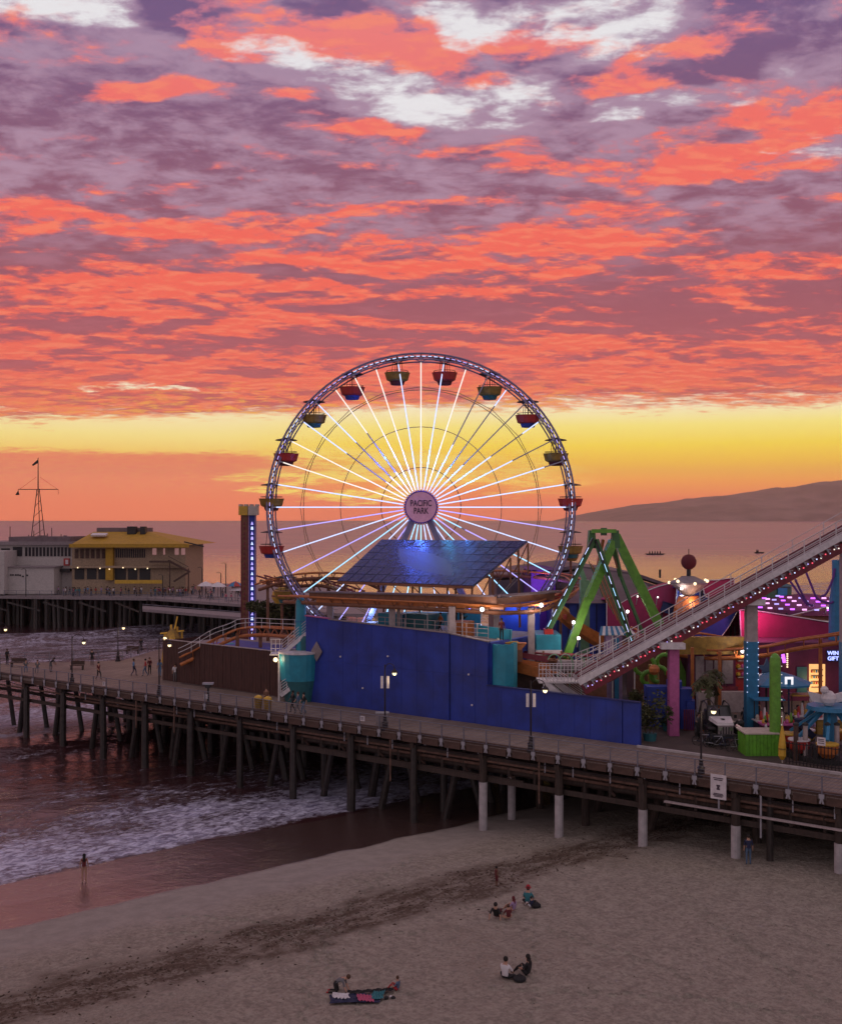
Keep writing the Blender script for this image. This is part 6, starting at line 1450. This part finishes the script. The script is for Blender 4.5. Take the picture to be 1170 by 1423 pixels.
q = W(1066, 930, 81); t = thing('star_prop', 'blue grey star shape high beside the cactus column', 'ride ornament', Vector((q.x, 81, DK)))
part('star', MB().slab([q + Vector((.85 * (1 if k % 2 == 0 else .42) * math.sin(k * math.pi / 5), 0, .85 * (1 if k % 2 == 0 else .42) * math.cos(k * math.pi / 5))) for k in range(10)], (0, .15, 0)), 'cloth_denim', t); part('post', MB().cyl((q.x, 81.2, DK), (q.x, 81.2, q.z), .08), 'charcoal', t)
# arcade carousel of tubs at the lower right
Cq = Vector((W(1158, 0, 70).x, 70.5, DK)); t = thing('tub_ride', 'blue armed spinning tub ride with red and yellow tubs at the right edge', 'ride', Cq)
part('base', MB().lathe([(2.9, 0), (2.9, .35), (2.3, .4)], Cq, 22), 'charcoal', t); part('core', MB().lathe([(.5, .4), (.42, 3.0), (.6, 3.1)], Cq, 12), 'column_blue', t); part('hub_disc', MB().lathe([(1.5, 3.1), (1.45, 3.35)], Cq, 18), 'column_blue', t)
zc = Cq + Vector((0, 0, 3.4))
part('figure_body', MB().ball(zc + Vector((-.2, -.2, .45)), .48, 12, sz=1.1), 'white_paint', t, 'white sculpted creature on the top'); part('figure_head', MB().ball(zc + Vector((-.5, -.3, 1.0)), .27, 10), 'white_paint', t)
for s in (-1, 1): part('figure_wing', MB().slab([zc + Vector((s * .2 - .2, 0, .6)), zc + Vector((s * 1.3 - .2, 0, .9)), zc + Vector((s * 1.0 - .2, 0, .2)), zc + Vector((s * .3 - .2, 0, .1))], (0, .12, 0)), 'white_paint', t)
for k in range(8):
    a = k * math.pi / 4 + .35; d = Vector((math.cos(a), math.sin(a), 0)); e_ = Cq + d * 2.5
    part('arm', MB().beam(Cq + d * .5 + Vector((0, 0, 3.1)), e_ + Vector((0, 0, 1.5)), .18), 'column_blue', t)
    w = part('tub', MB().lathe([(.35, .45), (.62, .75), (.68, 1.25), (.60, 1.28)], e_, 14), ['red_paint', 'track_orange', 'yellow_paint', 'red_paint'][k % 4], t); part('tub_rim', MB().lathe([(.70, 1.26), (.70, 1.34)], e_, 14), 'yellow_paint' if k % 2 else 'white_paint', w)
    part('tub_post', MB().cyl(e_ + Vector((0, 0, .36)), e_ + Vector((0, 0, .5)), .2), 'charcoal', t)
q = W(1112, 1000, 72); t = thing('blue_lever_game', 'dark blue bent arm machine left of the tub ride', 'ride arm', Vector((q.x, 72, DK)))
part('column', MB().lathe([(.38, 0), (.36, 1.6), (.42, 2.2)], (q.x, 72, DK), 10), 'cloth_navy', t); part('arm', MB().beam(W(1120, 998, 72), W(1140, 970, 72), .28), 'column_blue', t); part('lower_arm', MB().beam(W(1114, 1008, 71.6), W(1130, 1024, 71.6), .4), 'cloth_navy', t)
q = Vector((W(1100, 0, 75).x, 75, DK)); t = thing('purple_table', 'magenta low counter strewn with coloured prizes before the arcade', 'counter', q)
part('top', MB().box(q.x - 2.2, q.x + .9, 74.4, 75.6, DK + 1.25, DK + 1.35), 'pink_paint', t); part('skirt', MB().box(q.x - 2.1, q.x + .8, 74.5, 75.5, DK, DK + 1.24), 'maroon', t)
for k in range(16): c = q + Vector((-2.0 + k * .18, -.3 + random.uniform(0, .6), 1.36)); part('prize', MB().lathe([(.10, 0), (.13, .12), (.05, .3 + .2 * (k % 3))], c, 7), ['yellow_paint', 'green_paint', 'red_paint', 'cream_paint', 'pink_paint'][k % 5], t)
for i, (x, Y_, c1, c2, lb) in enumerate(((1068, 77, 'cream_paint', 'cloth_navy', 'food cart with stacked white cups left of the cactus column'), (1120, 79, 'yellow_paint', 'charcoal', 'yellow fronted game counter in the middle of the arcade ground'), (1150, 78, 'red_paint', 'olive', 'red and olive game counter under the neon letters'))):
    q = Vector((W(x, 0, Y_).x, Y_, DK)); t = thing('game_counter', lb, 'counter', q); part('body', MB().box(q.x - .9, q.x + .9, Y_ - .4, Y_ + .6, DK, DK + 1.1), c2, t); part('top', MB().box(q.x - 1, q.x + 1, Y_ - .5, Y_ + .7, DK + 1.1, DK + 1.18), 'white_paint', t)
    for k in range(7): part('goods', MB().lathe([(.12, 0), (.14, .25), (.06, .4 + (k % 3) * .25)], q + Vector((-.8 + k * .26, 0, 1.18)), 8), [c1, 'red_paint', 'sign_white', 'yellow_paint'][k % 4], t)
    for s in (-.9, .9): part('canopy_post', MB().beam(q + Vector((s, .4, 1.1)), q + Vector((s, .4, 2.6)), .06), 'charcoal', t)
    part('canopy', MB().box(q.x - 1.1, q.x + 1.1, Y_ - .3, Y_ + .9, DK + 2.6, DK + 2.68), c1 if i else 'column_blue', t)
# black picket fence right
t = thing('black_fence', 'black picket fence along the inner side of the walkway at the right', 'fence', P(30, 6, DK))
f0, f1 = G(1092, 1062), G(1250, 1085); n_ = int((f1 - f0).length / .22)
for k in range(n_): a = f0.lerp(f1, k / n_); part('picket', MB().beam(a, a + Vector((0, 0, 1.45)), .045), 'black_metal', t)
for h in (.2, 1.35): part('rail', MB().beam(f0 + Vector((0, 0, h)), f1 + Vector((0, 0, h)), .05), 'black_metal', t)
for i, x in enumerate((1106, 1119, 1150, 1163)):
    q = Vector((*G(x, 1058)[:2], DK)); t = thing('round_post', ['tall brown post behind the black fence, leftmost', 'tall brown post behind the black fence, second from left', 'blue topped post behind the black fence', 'pale post behind the black fence at the right edge'][i], 'post', q, 'posts behind the black fence'); part('shaft', MB().cyl(q, q + Vector((0, 0, 2.3)), .16), ['timber_mid', 'beige_column', 'column_blue', 'beige_column'][i], t); part('cap', MB().lathe([(.2, 2.3), (.2, 2.4), (.05, 2.5)], q, 10), 'charcoal', t)
for i, (x, y_) in enumerate(((1028, 1012), (1000, 1010), (1135, 1048))):
    q = G(x, y_ + 12); t = thing('litter_bin', ['dark bin left of the lime planter', 'dark bin behind the bicycles', 'dark bin behind the black fence'][i], 'litter bin', q, 'dark bins'); part('body', MB().lathe([(.28, 0), (.32, 1.0)], q, 10), 'charcoal', t); part('lid', MB().lathe([(.34, 1.0), (.2, 1.2)], q, 10), 'charcoal', t)
for i, (x, y_, w_, lb) in enumerate(((25, 927, 1.6, 'bench at the extreme left of the boardwalk'), (107, 931, 1.4, 'bench in the middle of the left boardwalk'), (184, 909, 1.5, 'bench on the ocean side of the boardwalk')  )):
    q = G(x, y_); t = thing('bench', lb, 'bench', q, 'benches on the pier')
    part('seat', MB().box(q.x - w_ / 2, q.x + w_ / 2, q.y - .2, q.y + .25, q.z + .42, q.z + .48), 'timber_mid', t); part('backrest', MB().box(q.x - w_ / 2, q.x + w_ / 2, q.y + .26, q.y + .31, q.z + .5, q.z + .9), 'timber_mid', t)
    for s in (-1, 1): part('leg', MB().box(q.x + s * w_ * .42 - .04, q.x + s * w_ * .42 + .04, q.y - .18, q.y + .3, q.z, q.z + .42), 'charcoal', t)

# ------------------------------------------------------------------ people
def J_(**k):                                             # joints of a standing adult 1.72 m tall, facing -Y
    d = dict(pel=(0, 0, .95), bel=(0, .01, 1.10), che=(0, .01, 1.32), nek=(0, .01, 1.47), hed=(0, -.015, 1.56), crn=(0, -.01, 1.68),
             shL=(.17, .01, 1.40), elL=(.23, .02, 1.12), wrL=(.24, -.04, .88), haL=(.24, -.06, .80), shR=(-.17, .01, 1.40), elR=(-.23, .02, 1.12), wrR=(-.24, -.04, .88), haR=(-.24, -.06, .80),
             hiL=(.09, 0, .90), knL=(.10, -.02, .50), anL=(.10, .02, .09), toL=(.11, -.13, .04), hiR=(-.09, 0, .90), knR=(-.10, -.02, .50), anR=(-.10, .02, .09), toR=(-.11, -.13, .04))
    d.update(k); return d
RAD = dict(pel=.145, bel=.125, che=.15, nek=.055, hed=.095, crn=.075, sh=.065, el=.042, wr=.030, ha=.038, hi=.092, kn=.060, an=.040, to=.035)
BONES = [('pel', 'bel', 'top'), ('bel', 'che', 'top'), ('che', 'nek', 'skin'), ('nek', 'hed', 'skin'), ('hed', 'crn', 'skin')] + [(a + s, b + s, c) for s in 'LR' for a, b, c in (('sh', 'el', 'slv'), ('el', 'wr', 'skin'), ('wr', 'ha', 'skin'), ('hi', 'kn', 'leg'), ('kn', 'an', 'shin'), ('an', 'to', 'shoe'))] + [('che', 'shL', 'top'), ('che', 'shR', 'top'), ('pel', 'hiL', 'leg'), ('pel', 'hiR', 'leg')]
def body_mesh(j, cols, fat=1.0):
    names = list(j); ix = {n: i for i, n in enumerate(names)}
    me = bpy.data.meshes.new('sk'); me.from_pydata([j[n] for n in names], [(ix[a], ix[b]) for a, b, _ in BONES], [])
    o = bpy.data.objects.new('sk', me); COL.objects.link(o); md = o.modifiers.new('s', 'SKIN')
    for n in names:
        r = RAD.get(n, RAD.get(n[:2], .05)) * (fat if n in ('pel', 'bel', 'che') else 1); me.skin_vertices[0].data[ix[n]].radius = (r, r * (.72 if n in ('che', 'bel', 'pel') else 1))
    me.skin_vertices[0].data[ix['pel']].use_root = True
    sb = o.modifiers.new('u', 'SUBSURF'); sb.levels = 1; bpy.context.view_layer.update()
    r = bpy.data.meshes.new_from_object(o.evaluated_get(bpy.context.evaluated_depsgraph_get())); bpy.data.objects.remove(o)
    keys = ['skin', 'top', 'slv', 'leg', 'shin', 'shoe']; r.materials.clear()
    for k in keys: r.materials.append(M(cols.get(k, cols.get({'slv': 'top', 'shin': 'leg'}.get(k, 'skin'), 'cloth_grey'))))
    bs = [(Vector(j[a]), Vector(j[b]), c) for a, b, c in BONES]
    for p in r.polygons:
        c = p.center; best = 9; bk = 'skin'
        for a, b, k in bs:
            ab = b - a; t = max(0, min(1, (c - a).dot(ab) / max(ab.length_squared, 1e-6))); d = (a + ab * t - c).length
            if d < best: best, bk = d, k
        p.material_index = keys.index(bk); p.use_smooth = True
    return r
def hair_mb(j, long=False):
    h = Vector(j['hed']).lerp(Vector(j['crn']), .55); mb = MB().ball(h + Vector((0, .025, .025)), .108, 10, sz=1.05)
    if long: mb.lathe([(.03, -.42), (.085, -.30), (.10, -.05)], h + Vector((0, .06, 0)), 8)
    return mb
def face_parts(j, root, sc):
    h = Vector(j['hed']).lerp(Vector(j['crn']), .35)
    return MB().ball(h + Vector((0, -.105, -.01)), .016, 6), h
walkJ = J_(knL=(.10, -.20, .53), anL=(.10, -.20, .12), toL=(.11, -.36, .08), knR=(-.10, .02, .50), anR=(-.10, .26, .13), toR=(-.11, .15, .04), elL=(.23, .14, 1.14), wrL=(.22, .12, .90), haL=(.22, .10, .82), elR=(-.23, -.08, 1.13), wrR=(-.20, -.24, .95), haR=(-.20, -.30, .90))
sitJ = J_(pel=(0, .05, .13), bel=(0, .07, .30), che=(0, .06, .52), nek=(0, .03, .68), hed=(0, 0, .77), crn=(0, .0, .89), shL=(.17, .06, .60), elL=(.25, -.08, .38), wrL=(.18, -.30, .34), haL=(.14, -.36, .36), shR=(-.17, .06, .60), elR=(-.25, -.08, .38), wrR=(-.18, -.30, .34), haR=(-.14, -.36, .36), hiL=(.10, .0, .13), knL=(.16, -.36, .42), anL=(.13, -.62, .09), toL=(.14, -.76, .05), hiR=(-.10, .0, .13), knR=(-.16, -.36, .42), anR=(-.13, -.62, .09), toR=(-.14, -.76, .05))
lieJ = dict(sitJ, bel=(0, .14, .27), che=(0, .24, .45), nek=(0, .28, .60), hed=(0, .26, .69), crn=(0, .25, .81), shL=(.17, .26, .53), shR=(-.17, .26, .53), elL=(.26, .40, .32), wrL=(.28, .46, .10), haL=(.28, .50, .05), elR=(-.26, .40, .32), wrR=(-.28, .46, .10), haR=(-.28, .50, .05), knL=(.12, -.42, .22), anL=(.12, -.80, .08), toL=(.14, -.88, .16), knR=(-.14, -.40, .34), anR=(-.12, -.66, .08), toR=(-.13, -.80, .05))
crossJ = dict(sitJ, knL=(.34, -.22, .16), anL=(.02, -.36, .09), toL=(-.10, -.40, .06), knR=(-.34, -.22, .16), anR=(-.02, -.28, .09), toR=(.10, -.34, .06), wrL=(.22, -.24, .24), haL=(.16, -.30, .22), wrR=(-.22, -.24, .24), haR=(-.16, -.30, .22))
kneelJ = J_(pel=(0, .18, .52), bel=(0, .05, .62), che=(0, -.16, .68), nek=(0, -.32, .72), hed=(0, -.42, .74), crn=(0, -.52, .80), shL=(.17, -.22, .68), elL=(.2, -.30, .40), wrL=(.18, -.42, .14), haL=(.18, -.48, .05), shR=(-.17, -.22, .68), elR=(-.2, -.30, .40), wrR=(-.18, -.42, .14), haR=(-.18, -.48, .05), hiL=(.10, .18, .46), knL=(.14, .06, .08), anL=(.13, .46, .08), toL=(.13, .58, .04), hiR=(-.10, .18, .46), knR=(-.14, .06, .08), anR=(-.13, .46, .08), toR=(-.13, .58, .04))
bendJ = J_(pel=(0, .05, .86), bel=(0, -.04, .99), che=(0, -.20, 1.15), nek=(0, -.30, 1.26), hed=(0, -.38, 1.33), crn=(0, -.44, 1.43), shL=(.17, -.24, 1.2), elL=(.2, -.38, .98), wrL=(.15, -.52, .80), haL=(.13, -.58, .74), shR=(-.17, -.24, 1.2), elR=(-.2, -.38, .98), wrR=(-.15, -.52, .80), haR=(-.13, -.58, .74), knL=(.12, -.14, .47), knR=(-.12, .0, .47))
sitchairJ = J_(pel=(0, .05, .50), bel=(0, .07, .66), che=(0, .06, .88), nek=(0, .04, 1.03), hed=(0, .02, 1.12), crn=(0, .02, 1.24), shL=(.17, .06, .96), elL=(.23, -.02, .72), wrL=(.16, -.24, .66), haL=(.13, -.3, .66), shR=(-.17, .06, .96), elR=(-.23, -.02, .72), wrR=(-.16, -.24, .66), haR=(-.13, -.3, .66), hiL=(.1, .0, .50), knL=(.12, -.40, .50), anL=(.12, -.42, .09), toL=(.12, -.56, .04), hiR=(-.1, .0, .50), knR=(-.12, -.40, .50), anR=(-.12, -.42, .09), toR=(-.12, -.56, .04))
POSE = dict(stand=J_(), walk=walkJ, sit=sitJ, lean=lieJ, cross=crossJ, kneel=kneelJ, bend=bendJ, chair=sitchairJ)
_bm = {}
def person(loc, rz_, pose, top, leg, label, hair='hair_black', skin='skin_light', sc=1.0, group=None, shoe='charcoal', slv=None, shin=None, long=False, hat=None):
    key = (pose, top, leg, skin, slv, shin, shoe)
    if key not in _bm: _bm[key] = body_mesh(POSE[pose], dict(skin=skin, top=top, slv=slv or top, leg=leg, shin=shin or leg, shoe=shoe))
    t = thing('person', label, 'person', loc, group); t.rotation_euler = (0, 0, rz_); t.scale = (sc, sc, sc)
    piece('body', _bm[key], t)
    hk = ('hair', pose, hair, long)
    if hk not in _bm: _bm[hk] = mesh_of(hair_mb(POSE[pose], long), hair, 'hair', smooth=True)
    piece('hair', _bm[hk], t)
    if hat:
        h = Vector(POSE[pose]['crn']); piece('hat', mesh_of(MB().lathe([(.16, -.02), (.11, .0), (.09, .09), (.04, .12)], h, 10), hat, 'hat'), t)
    return t
R_d = math.radians
# on the beach
person(sand(117, 1226), R_d(-170), 'stand', 'cloth_maroon', 'skin_light', 'woman with long dark hair in a dark swimsuit standing on the wet sand', skin='skin_light', long=True, shoe='skin_light', slv='skin_light', sc=.98)
person(sand(690, 1233), R_d(120), 'stand', 'cloth_maroon', 'cloth_maroon', 'small child in dark red standing alone on the sand below the pier', skin='skin_brown', sc=.66, shoe='skin_brown', slv='skin_brown', shin='skin_brown')
person(sand(690, 1276), R_d(165), 'lean', 'cloth_black', 'cloth_maroon', 'person in black leaning back on one arm, leftmost of the four sitting on the sand', sc=1.0)
person(sand(706, 1278), R_d(200), 'cross', 'cloth_maroon', 'skin_light', 'child in dark red sitting second from the left in the group of four', hair='hair_brown', sc=.8)
person(sand(713, 1268), R_d(230), 'sit', 'cloth_lilac', 'skin_light', 'person in a lilac top with reddish hair sitting third in the group of four', hair='cloth_maroon', sc=.85, long=True)
person(sand(734, 1258), R_d(160), 'cross', 'cloth_teal', 'cloth_black', 'person in teal sitting upright with a small red cap, rightmost of the four', sc=1.05, hat='cloth_red')
person(sand(738, 1262), R_d(215), 'sit', 'cloth_navy', 'cloth_white', 'child in navy at the knees of the person in teal', sc=.62)
person(sand(703, 1362), R_d(150), 'cross', 'cloth_white', 'cloth_black', 'person in a white shirt sitting with back to the water beside the person in black', sc=1.05)
person(sand(733, 1357), R_d(235), 'sit', 'cloth_black', 'cloth_black', 'person all in black sitting on the sand to the right of the white shirt', sc=1.0, long=True)
person(sand(471, 1381), R_d(80), 'kneel', 'cloth_grey', 'cloth_black', 'child in grey and black with red shoes crawling beside the blanket', sc=.92, shoe='cloth_red', hair='hair_brown')
person(sand(552, 1378), R_d(-110), 'sit', 'cloth_denim', 'cloth_red', 'child in blue sitting alone to the right of the blanket', sc=.68, hair='hair_brown', shoe='skin_light')
person(sand(1040, 1203), R_d(175), 'stand', 'cloth_navy', 'cloth_denim', 'man in a dark top and jeans standing under the pier at the right', sc=1.03)
q = sand(497, 1390); t = thing('beach_blanket', 'crumpled dark blanket with pink and white patches on the sand', 'blanket', q)
def cloth(x0, x1, y0, y1, m, nm, dz=.0, seed=0):
    g_ = []
    for i in range(15):
        row = []
        for k in range(9):
            x = x0 + (x1 - x0) * i / 14 + .05 * math.sin(k * .6 + seed); y = y0 + (y1 - y0) * k / 8 + .07 * math.sin(i * .28 + seed); row.append((q.x + x, q.y + y, ground_z(q.x + x, q.y + y) + .10 + dz + .045 * math.sin(i * 2.1 + seed) * math.sin(k * 1.7 + seed)))
        g_.append(row)
    part(nm, MB().sheet(g_), m, t)
cloth(-1.15, .9, -.55, .35, 'cloth_navy', 'blanket_cloth'); cloth(0, .65, -.5, .15, 'cloth_pink', 'towel', .04, 1); cloth(-1.05, -.35, -.1, .45, 'cloth_white', 'towel', .04, 2); cloth(.6, 1.1, -.3, .5, 'cloth_teal', 'towel', .05, 3); cloth(-.5, 1.45, .42, .75, 'cloth_black', 'towel', .03, 4)
q2 = sand(543, 1390); t = thing('shoe_pair', 'dark shoes lying on the sand beside the blanket', 'shoes', q2)
for s in (-.18, .1): part('shoe', MB().ball(q2 + Vector((s, 0, .08)), .11, 8, sz=.6), 'cloth_black', t)
part('sock', MB().ball(q2 + Vector((.0, .12, .08)), .07, 8, sz=.6), 'cloth_white', t)
q3 = sand(722, 1364); t = thing('bag', 'dark bag lying between the two sitters on the sand', 'bag', q3); part('body', MB().ball(q3 + Vector((0, 0, .1)), .30, 10, sz=.45), 'cloth_black', t); part('strap', MB().tube([q3 + Vector((-.2, 0, .15)), q3 + Vector((0, 0, .32)), q3 + Vector((.2, 0, .15))], .02, 5), 'cloth_black', t)
q3 = sand(745, 1262); t = thing('bag', 'dark pack with white shoes at the right of the four sitters', 'bag', q3); part('body', MB().ball(q3 + Vector((0, 0, .12)), .26, 10, sz=.6), 'cloth_black', t); part('strap', MB().tube([q3 + Vector((-.2, 0, .15)), q3 + Vector((0, 0, .36)), q3 + Vector((.2, 0, .15))], .02, 5), 'cloth_black', t)
# on the boardwalk
deckp = [(10, 924, 'stand', 'cloth_black', 'cloth_black', 'person in black leaning on the railing at the extreme left', 160), (36, 934, 'chair', 'cloth_grey', 'cloth_denim', 'person in grey sitting near the left lamp', 20), (52, 935, 'chair', 'cloth_grey', 'cloth_grey', 'person in grey seated right next to the one in a dark coat', 10), (70, 934, 'bend', 'cloth_black', 'cloth_grey', 'person in a dark coat bending over left of the lamp', 90),
         (128, 925, 'stand', 'cloth_black', 'cloth_black', 'person in black looking out to sea in the middle of the left boardwalk', 180), (137, 945, 'walk', 'cloth_maroon', 'cloth_black', 'person in dark maroon walking on the left boardwalk', 60), (186, 940, 'walk', 'cloth_blue', 'cloth_navy', 'person in light blue walking left of the one in red', 90), (202, 940, 'walk', 'cloth_red', 'cloth_denim', 'person in red walking near the yellow kiddie ride', -80),
         (208, 938, 'stand', 'cloth_maroon', 'cloth_black', 'person in maroon behind the one in red', 40), (196, 907, 'stand', 'cloth_black', 'cloth_black', 'person in black at the ocean side railing far from the camera', 180), (243, 948, 'stand', 'cloth_white', 'cloth_grey', 'person in a white shirt by the left end of the brown fence', 30), (258, 948, 'stand', 'cloth_black', 'timber_mid', 'dark clothed person against the brown fence', 0),
         (222, 941, 'stand', 'cloth_blue', 'cloth_blue', 'person in pale blue before the yellow kiddie ride', 0), (231, 940, 'stand', 'cloth_blue', 'cloth_grey', 'second person in pale blue before the yellow kiddie ride', -20), (370, 985, 'stand', 'skin_brown', 'cloth_black', 'person with a tan top at the right end of the brown fence', 20), (407, 990, 'walk', 'cloth_black', 'cloth_black', 'person in black at the foot of the white stair', -60),
         (414, 992, 'walk', 'cloth_denim', 'cloth_grey', 'person in denim blue at the foot of the white stair', -70), (422, 993, 'walk', 'cloth_black', 'cloth_denim', 'person in black by the corner of the tall blue hall', -60)]
mat('timber_mid', (0.075, 0.042, 0.032))
for i, (x, y, ps, tp, lg, lb, rt) in enumerate(deckp):
    person(G(x, y), R_d(rt), ps, tp, lg, lb, skin='skin_brown' if i % 3 == 0 else 'skin_light', hair='hair_black' if i % 2 else 'hair_brown')
parkp = [(697, 12.68, 83, 'cloth_maroon', 'cloth_black', 'person in maroon on the terrace at the right end of the blue hall'), (612, 12.68, 88, 'cloth_orange', 'cloth_black', 'person in orange on the hall terrace'),
         (1064, DK, 74, 'cloth_white', 'cloth_navy', 'person in white left of the cactus column'), (1075, DK, 79, 'cloth_orange', 'cloth_navy', 'person in orange behind the cactus column'), (1108, DK, 80, 'cloth_navy', 'cloth_black', 'person in navy by the square sign'),
         (1093, DK, 77, 'yellow_paint', 'cloth_navy', 'person in a yellow top by the magenta counter'), (1116, DK, 82, 'cloth_red', 'cloth_grey', 'person in red in the middle of the arcade ground'), (1128, DK, 85, 'cloth_white', 'cloth_denim', 'person in white before the glowing doorway'), (1142, DK, 84, 'cloth_black', 'cloth_denim', 'person in black right of the glowing doorway'),
         (1086, DK, 86, 'cloth_pink', 'cloth_black', 'person in pink under the turquoise umbrella'), (1130, DK, 75, 'cloth_lilac', 'cloth_black', 'person in lilac left of the tub ride'), (1165, DK, 80, 'cloth_blue', 'cloth_denim', 'person in light blue at the right edge behind the tub ride'),
         (1034, DK, 79, 'cloth_black', 'cloth_black', 'person in black between jeep and blue column'), (972, DK, 77, 'cloth_grey', 'cloth_black', 'person in grey under the little palm'), (1054, DK, 84, 'cloth_maroon', 'cloth_black', 'person in maroon in front of the red stall'), (955, DK, 82, 'cloth_black', 'cloth_maroon', 'person in black by the green leg'),
         (866, 11.0, 84, 'cloth_teal', 'cloth_black', '')]
for i, (x, z_, Y_, tp, lg, lb) in enumerate(parkp[:-1]):
    p = W(x, 0, Y_); p.z = z_; person(p, random.uniform(-2, 2), ['stand', 'walk'][i % 2], tp, lg, lb, skin='skin_brown' if i % 3 == 0 else 'skin_light')
# the crowd on the far pier
tops = ['cloth_black', 'cloth_navy', 'cloth_grey', 'cloth_white', 'cloth_red', 'cloth_blue', 'cloth_lilac', 'cloth_maroon', 'cloth_teal', 'cloth_black', 'cloth_grey', 'cloth_pink']
for i in range(110):
    x = random.choice([random.uniform(100, 335), random.uniform(230, 335), random.uniform(75, 250)]); Y_ = random.uniform(199 if x > 270 else 216.5, 222.5) if x < 262 else random.uniform(202, 235)
    p = W(x, 0, Y_); p.z = DK
    if not inside(p, fd): continue
    person(p, random.uniform(0, 6.28), random.choice(['stand', 'walk']), tops[i % 12], random.choice(['cloth_black', 'cloth_denim', 'cloth_grey']), 'small distant figure in a ' + tops[i % 12].split('_')[1] + ' top in the crowd on the far pier', group='crowd on the far pier', skin='skin_brown' if i % 4 == 0 else 'skin_light')

# wrack left by the tide: clumps of dry weed and shell bits along the beach
wk = MB()
for i in range(2600):
    t_ = random.uniform(-14, 62); s_ = random.gauss(12.4, 1.5) if i % 4 else random.uniform(7, 30)
    x = -22 + .62 * s_ + .785 * t_; y = 57 - .785 * s_ + .62 * t_
    if y < 41 or y > 80 or x < -30: continue
    z = float(sand_h(np.array([x]), np.array([y]))[0]); r = random.uniform(.02, .06) * (1 if i % 4 else .5); a = random.uniform(0, 6.28)
    c, n_ = math.cos(a), math.sin(a)
    wk.add([(x + r * 2.2 * c, y + r * 2.2 * n_, z), (x - r * n_, y + r * c, z), (x - r * 2.0 * c, y - r * 2.0 * n_, z), (x + r * n_, y - r * c, z), (x, y, z + r * 1.1)], [(0, 1, 4), (1, 2, 4), (2, 3, 4), (3, 0, 4)])
mat('dry_weed', (0.06, 0.036, 0.024), .9, var=.5)
setting('seaweed_wrack', wk, 'dry_weed', 'stuff')
# footprints: shallow trodden hollows shown by their raised rims
fpm = MB()
for i in range(16):
    x = random.uniform(-8, 24); y = random.uniform(44, 62); a = random.uniform(0, 6.28)
    for k in range(22):
        x += .62 * math.cos(a); y += .62 * math.sin(a); a += random.gauss(0, .08)
        if shore(x, y) < 5 or y < 42 or y > 78: break
        sx = x + (.13 if k % 2 else -.13) * -math.sin(a); sy = y + (.13 if k % 2 else -.13) * math.cos(a)
        z = float(sand_h(np.array([sx]), np.array([sy]))[0]); ring_ = []; top_ = []
        for j in range(8):
            b = j / 8 * 6.283; px_, py_ = .17 * math.cos(b), .08 * math.sin(b)
            ring_.append((sx + px_ * 1.6 * math.cos(a) - py_ * 1.9 * math.sin(a), sy + px_ * 1.6 * math.sin(a) + py_ * 1.9 * math.cos(a), z - .03)); top_.append((sx + px_ * 1.15 * math.cos(a) - py_ * 1.25 * math.sin(a), sy + px_ * 1.15 * math.sin(a) + py_ * 1.25 * math.cos(a), z + .055))
        in_ = [(sx + (p[0] - sx) * .6, sy + (p[1] - sy) * .6, z - .01) for p in top_]
        fpm.add(ring_ + top_ + in_, [(j, (j + 1) % 8, 8 + (j + 1) % 8, 8 + j) for j in range(8)] + [(8 + j, 8 + (j + 1) % 8, 16 + (j + 1) % 8, 16 + j) for j in range(8)] + [tuple(range(16, 24))])
setting('trodden_sand', fpm, bpy.data.materials['beach_sand'], 'stuff', smooth=True)
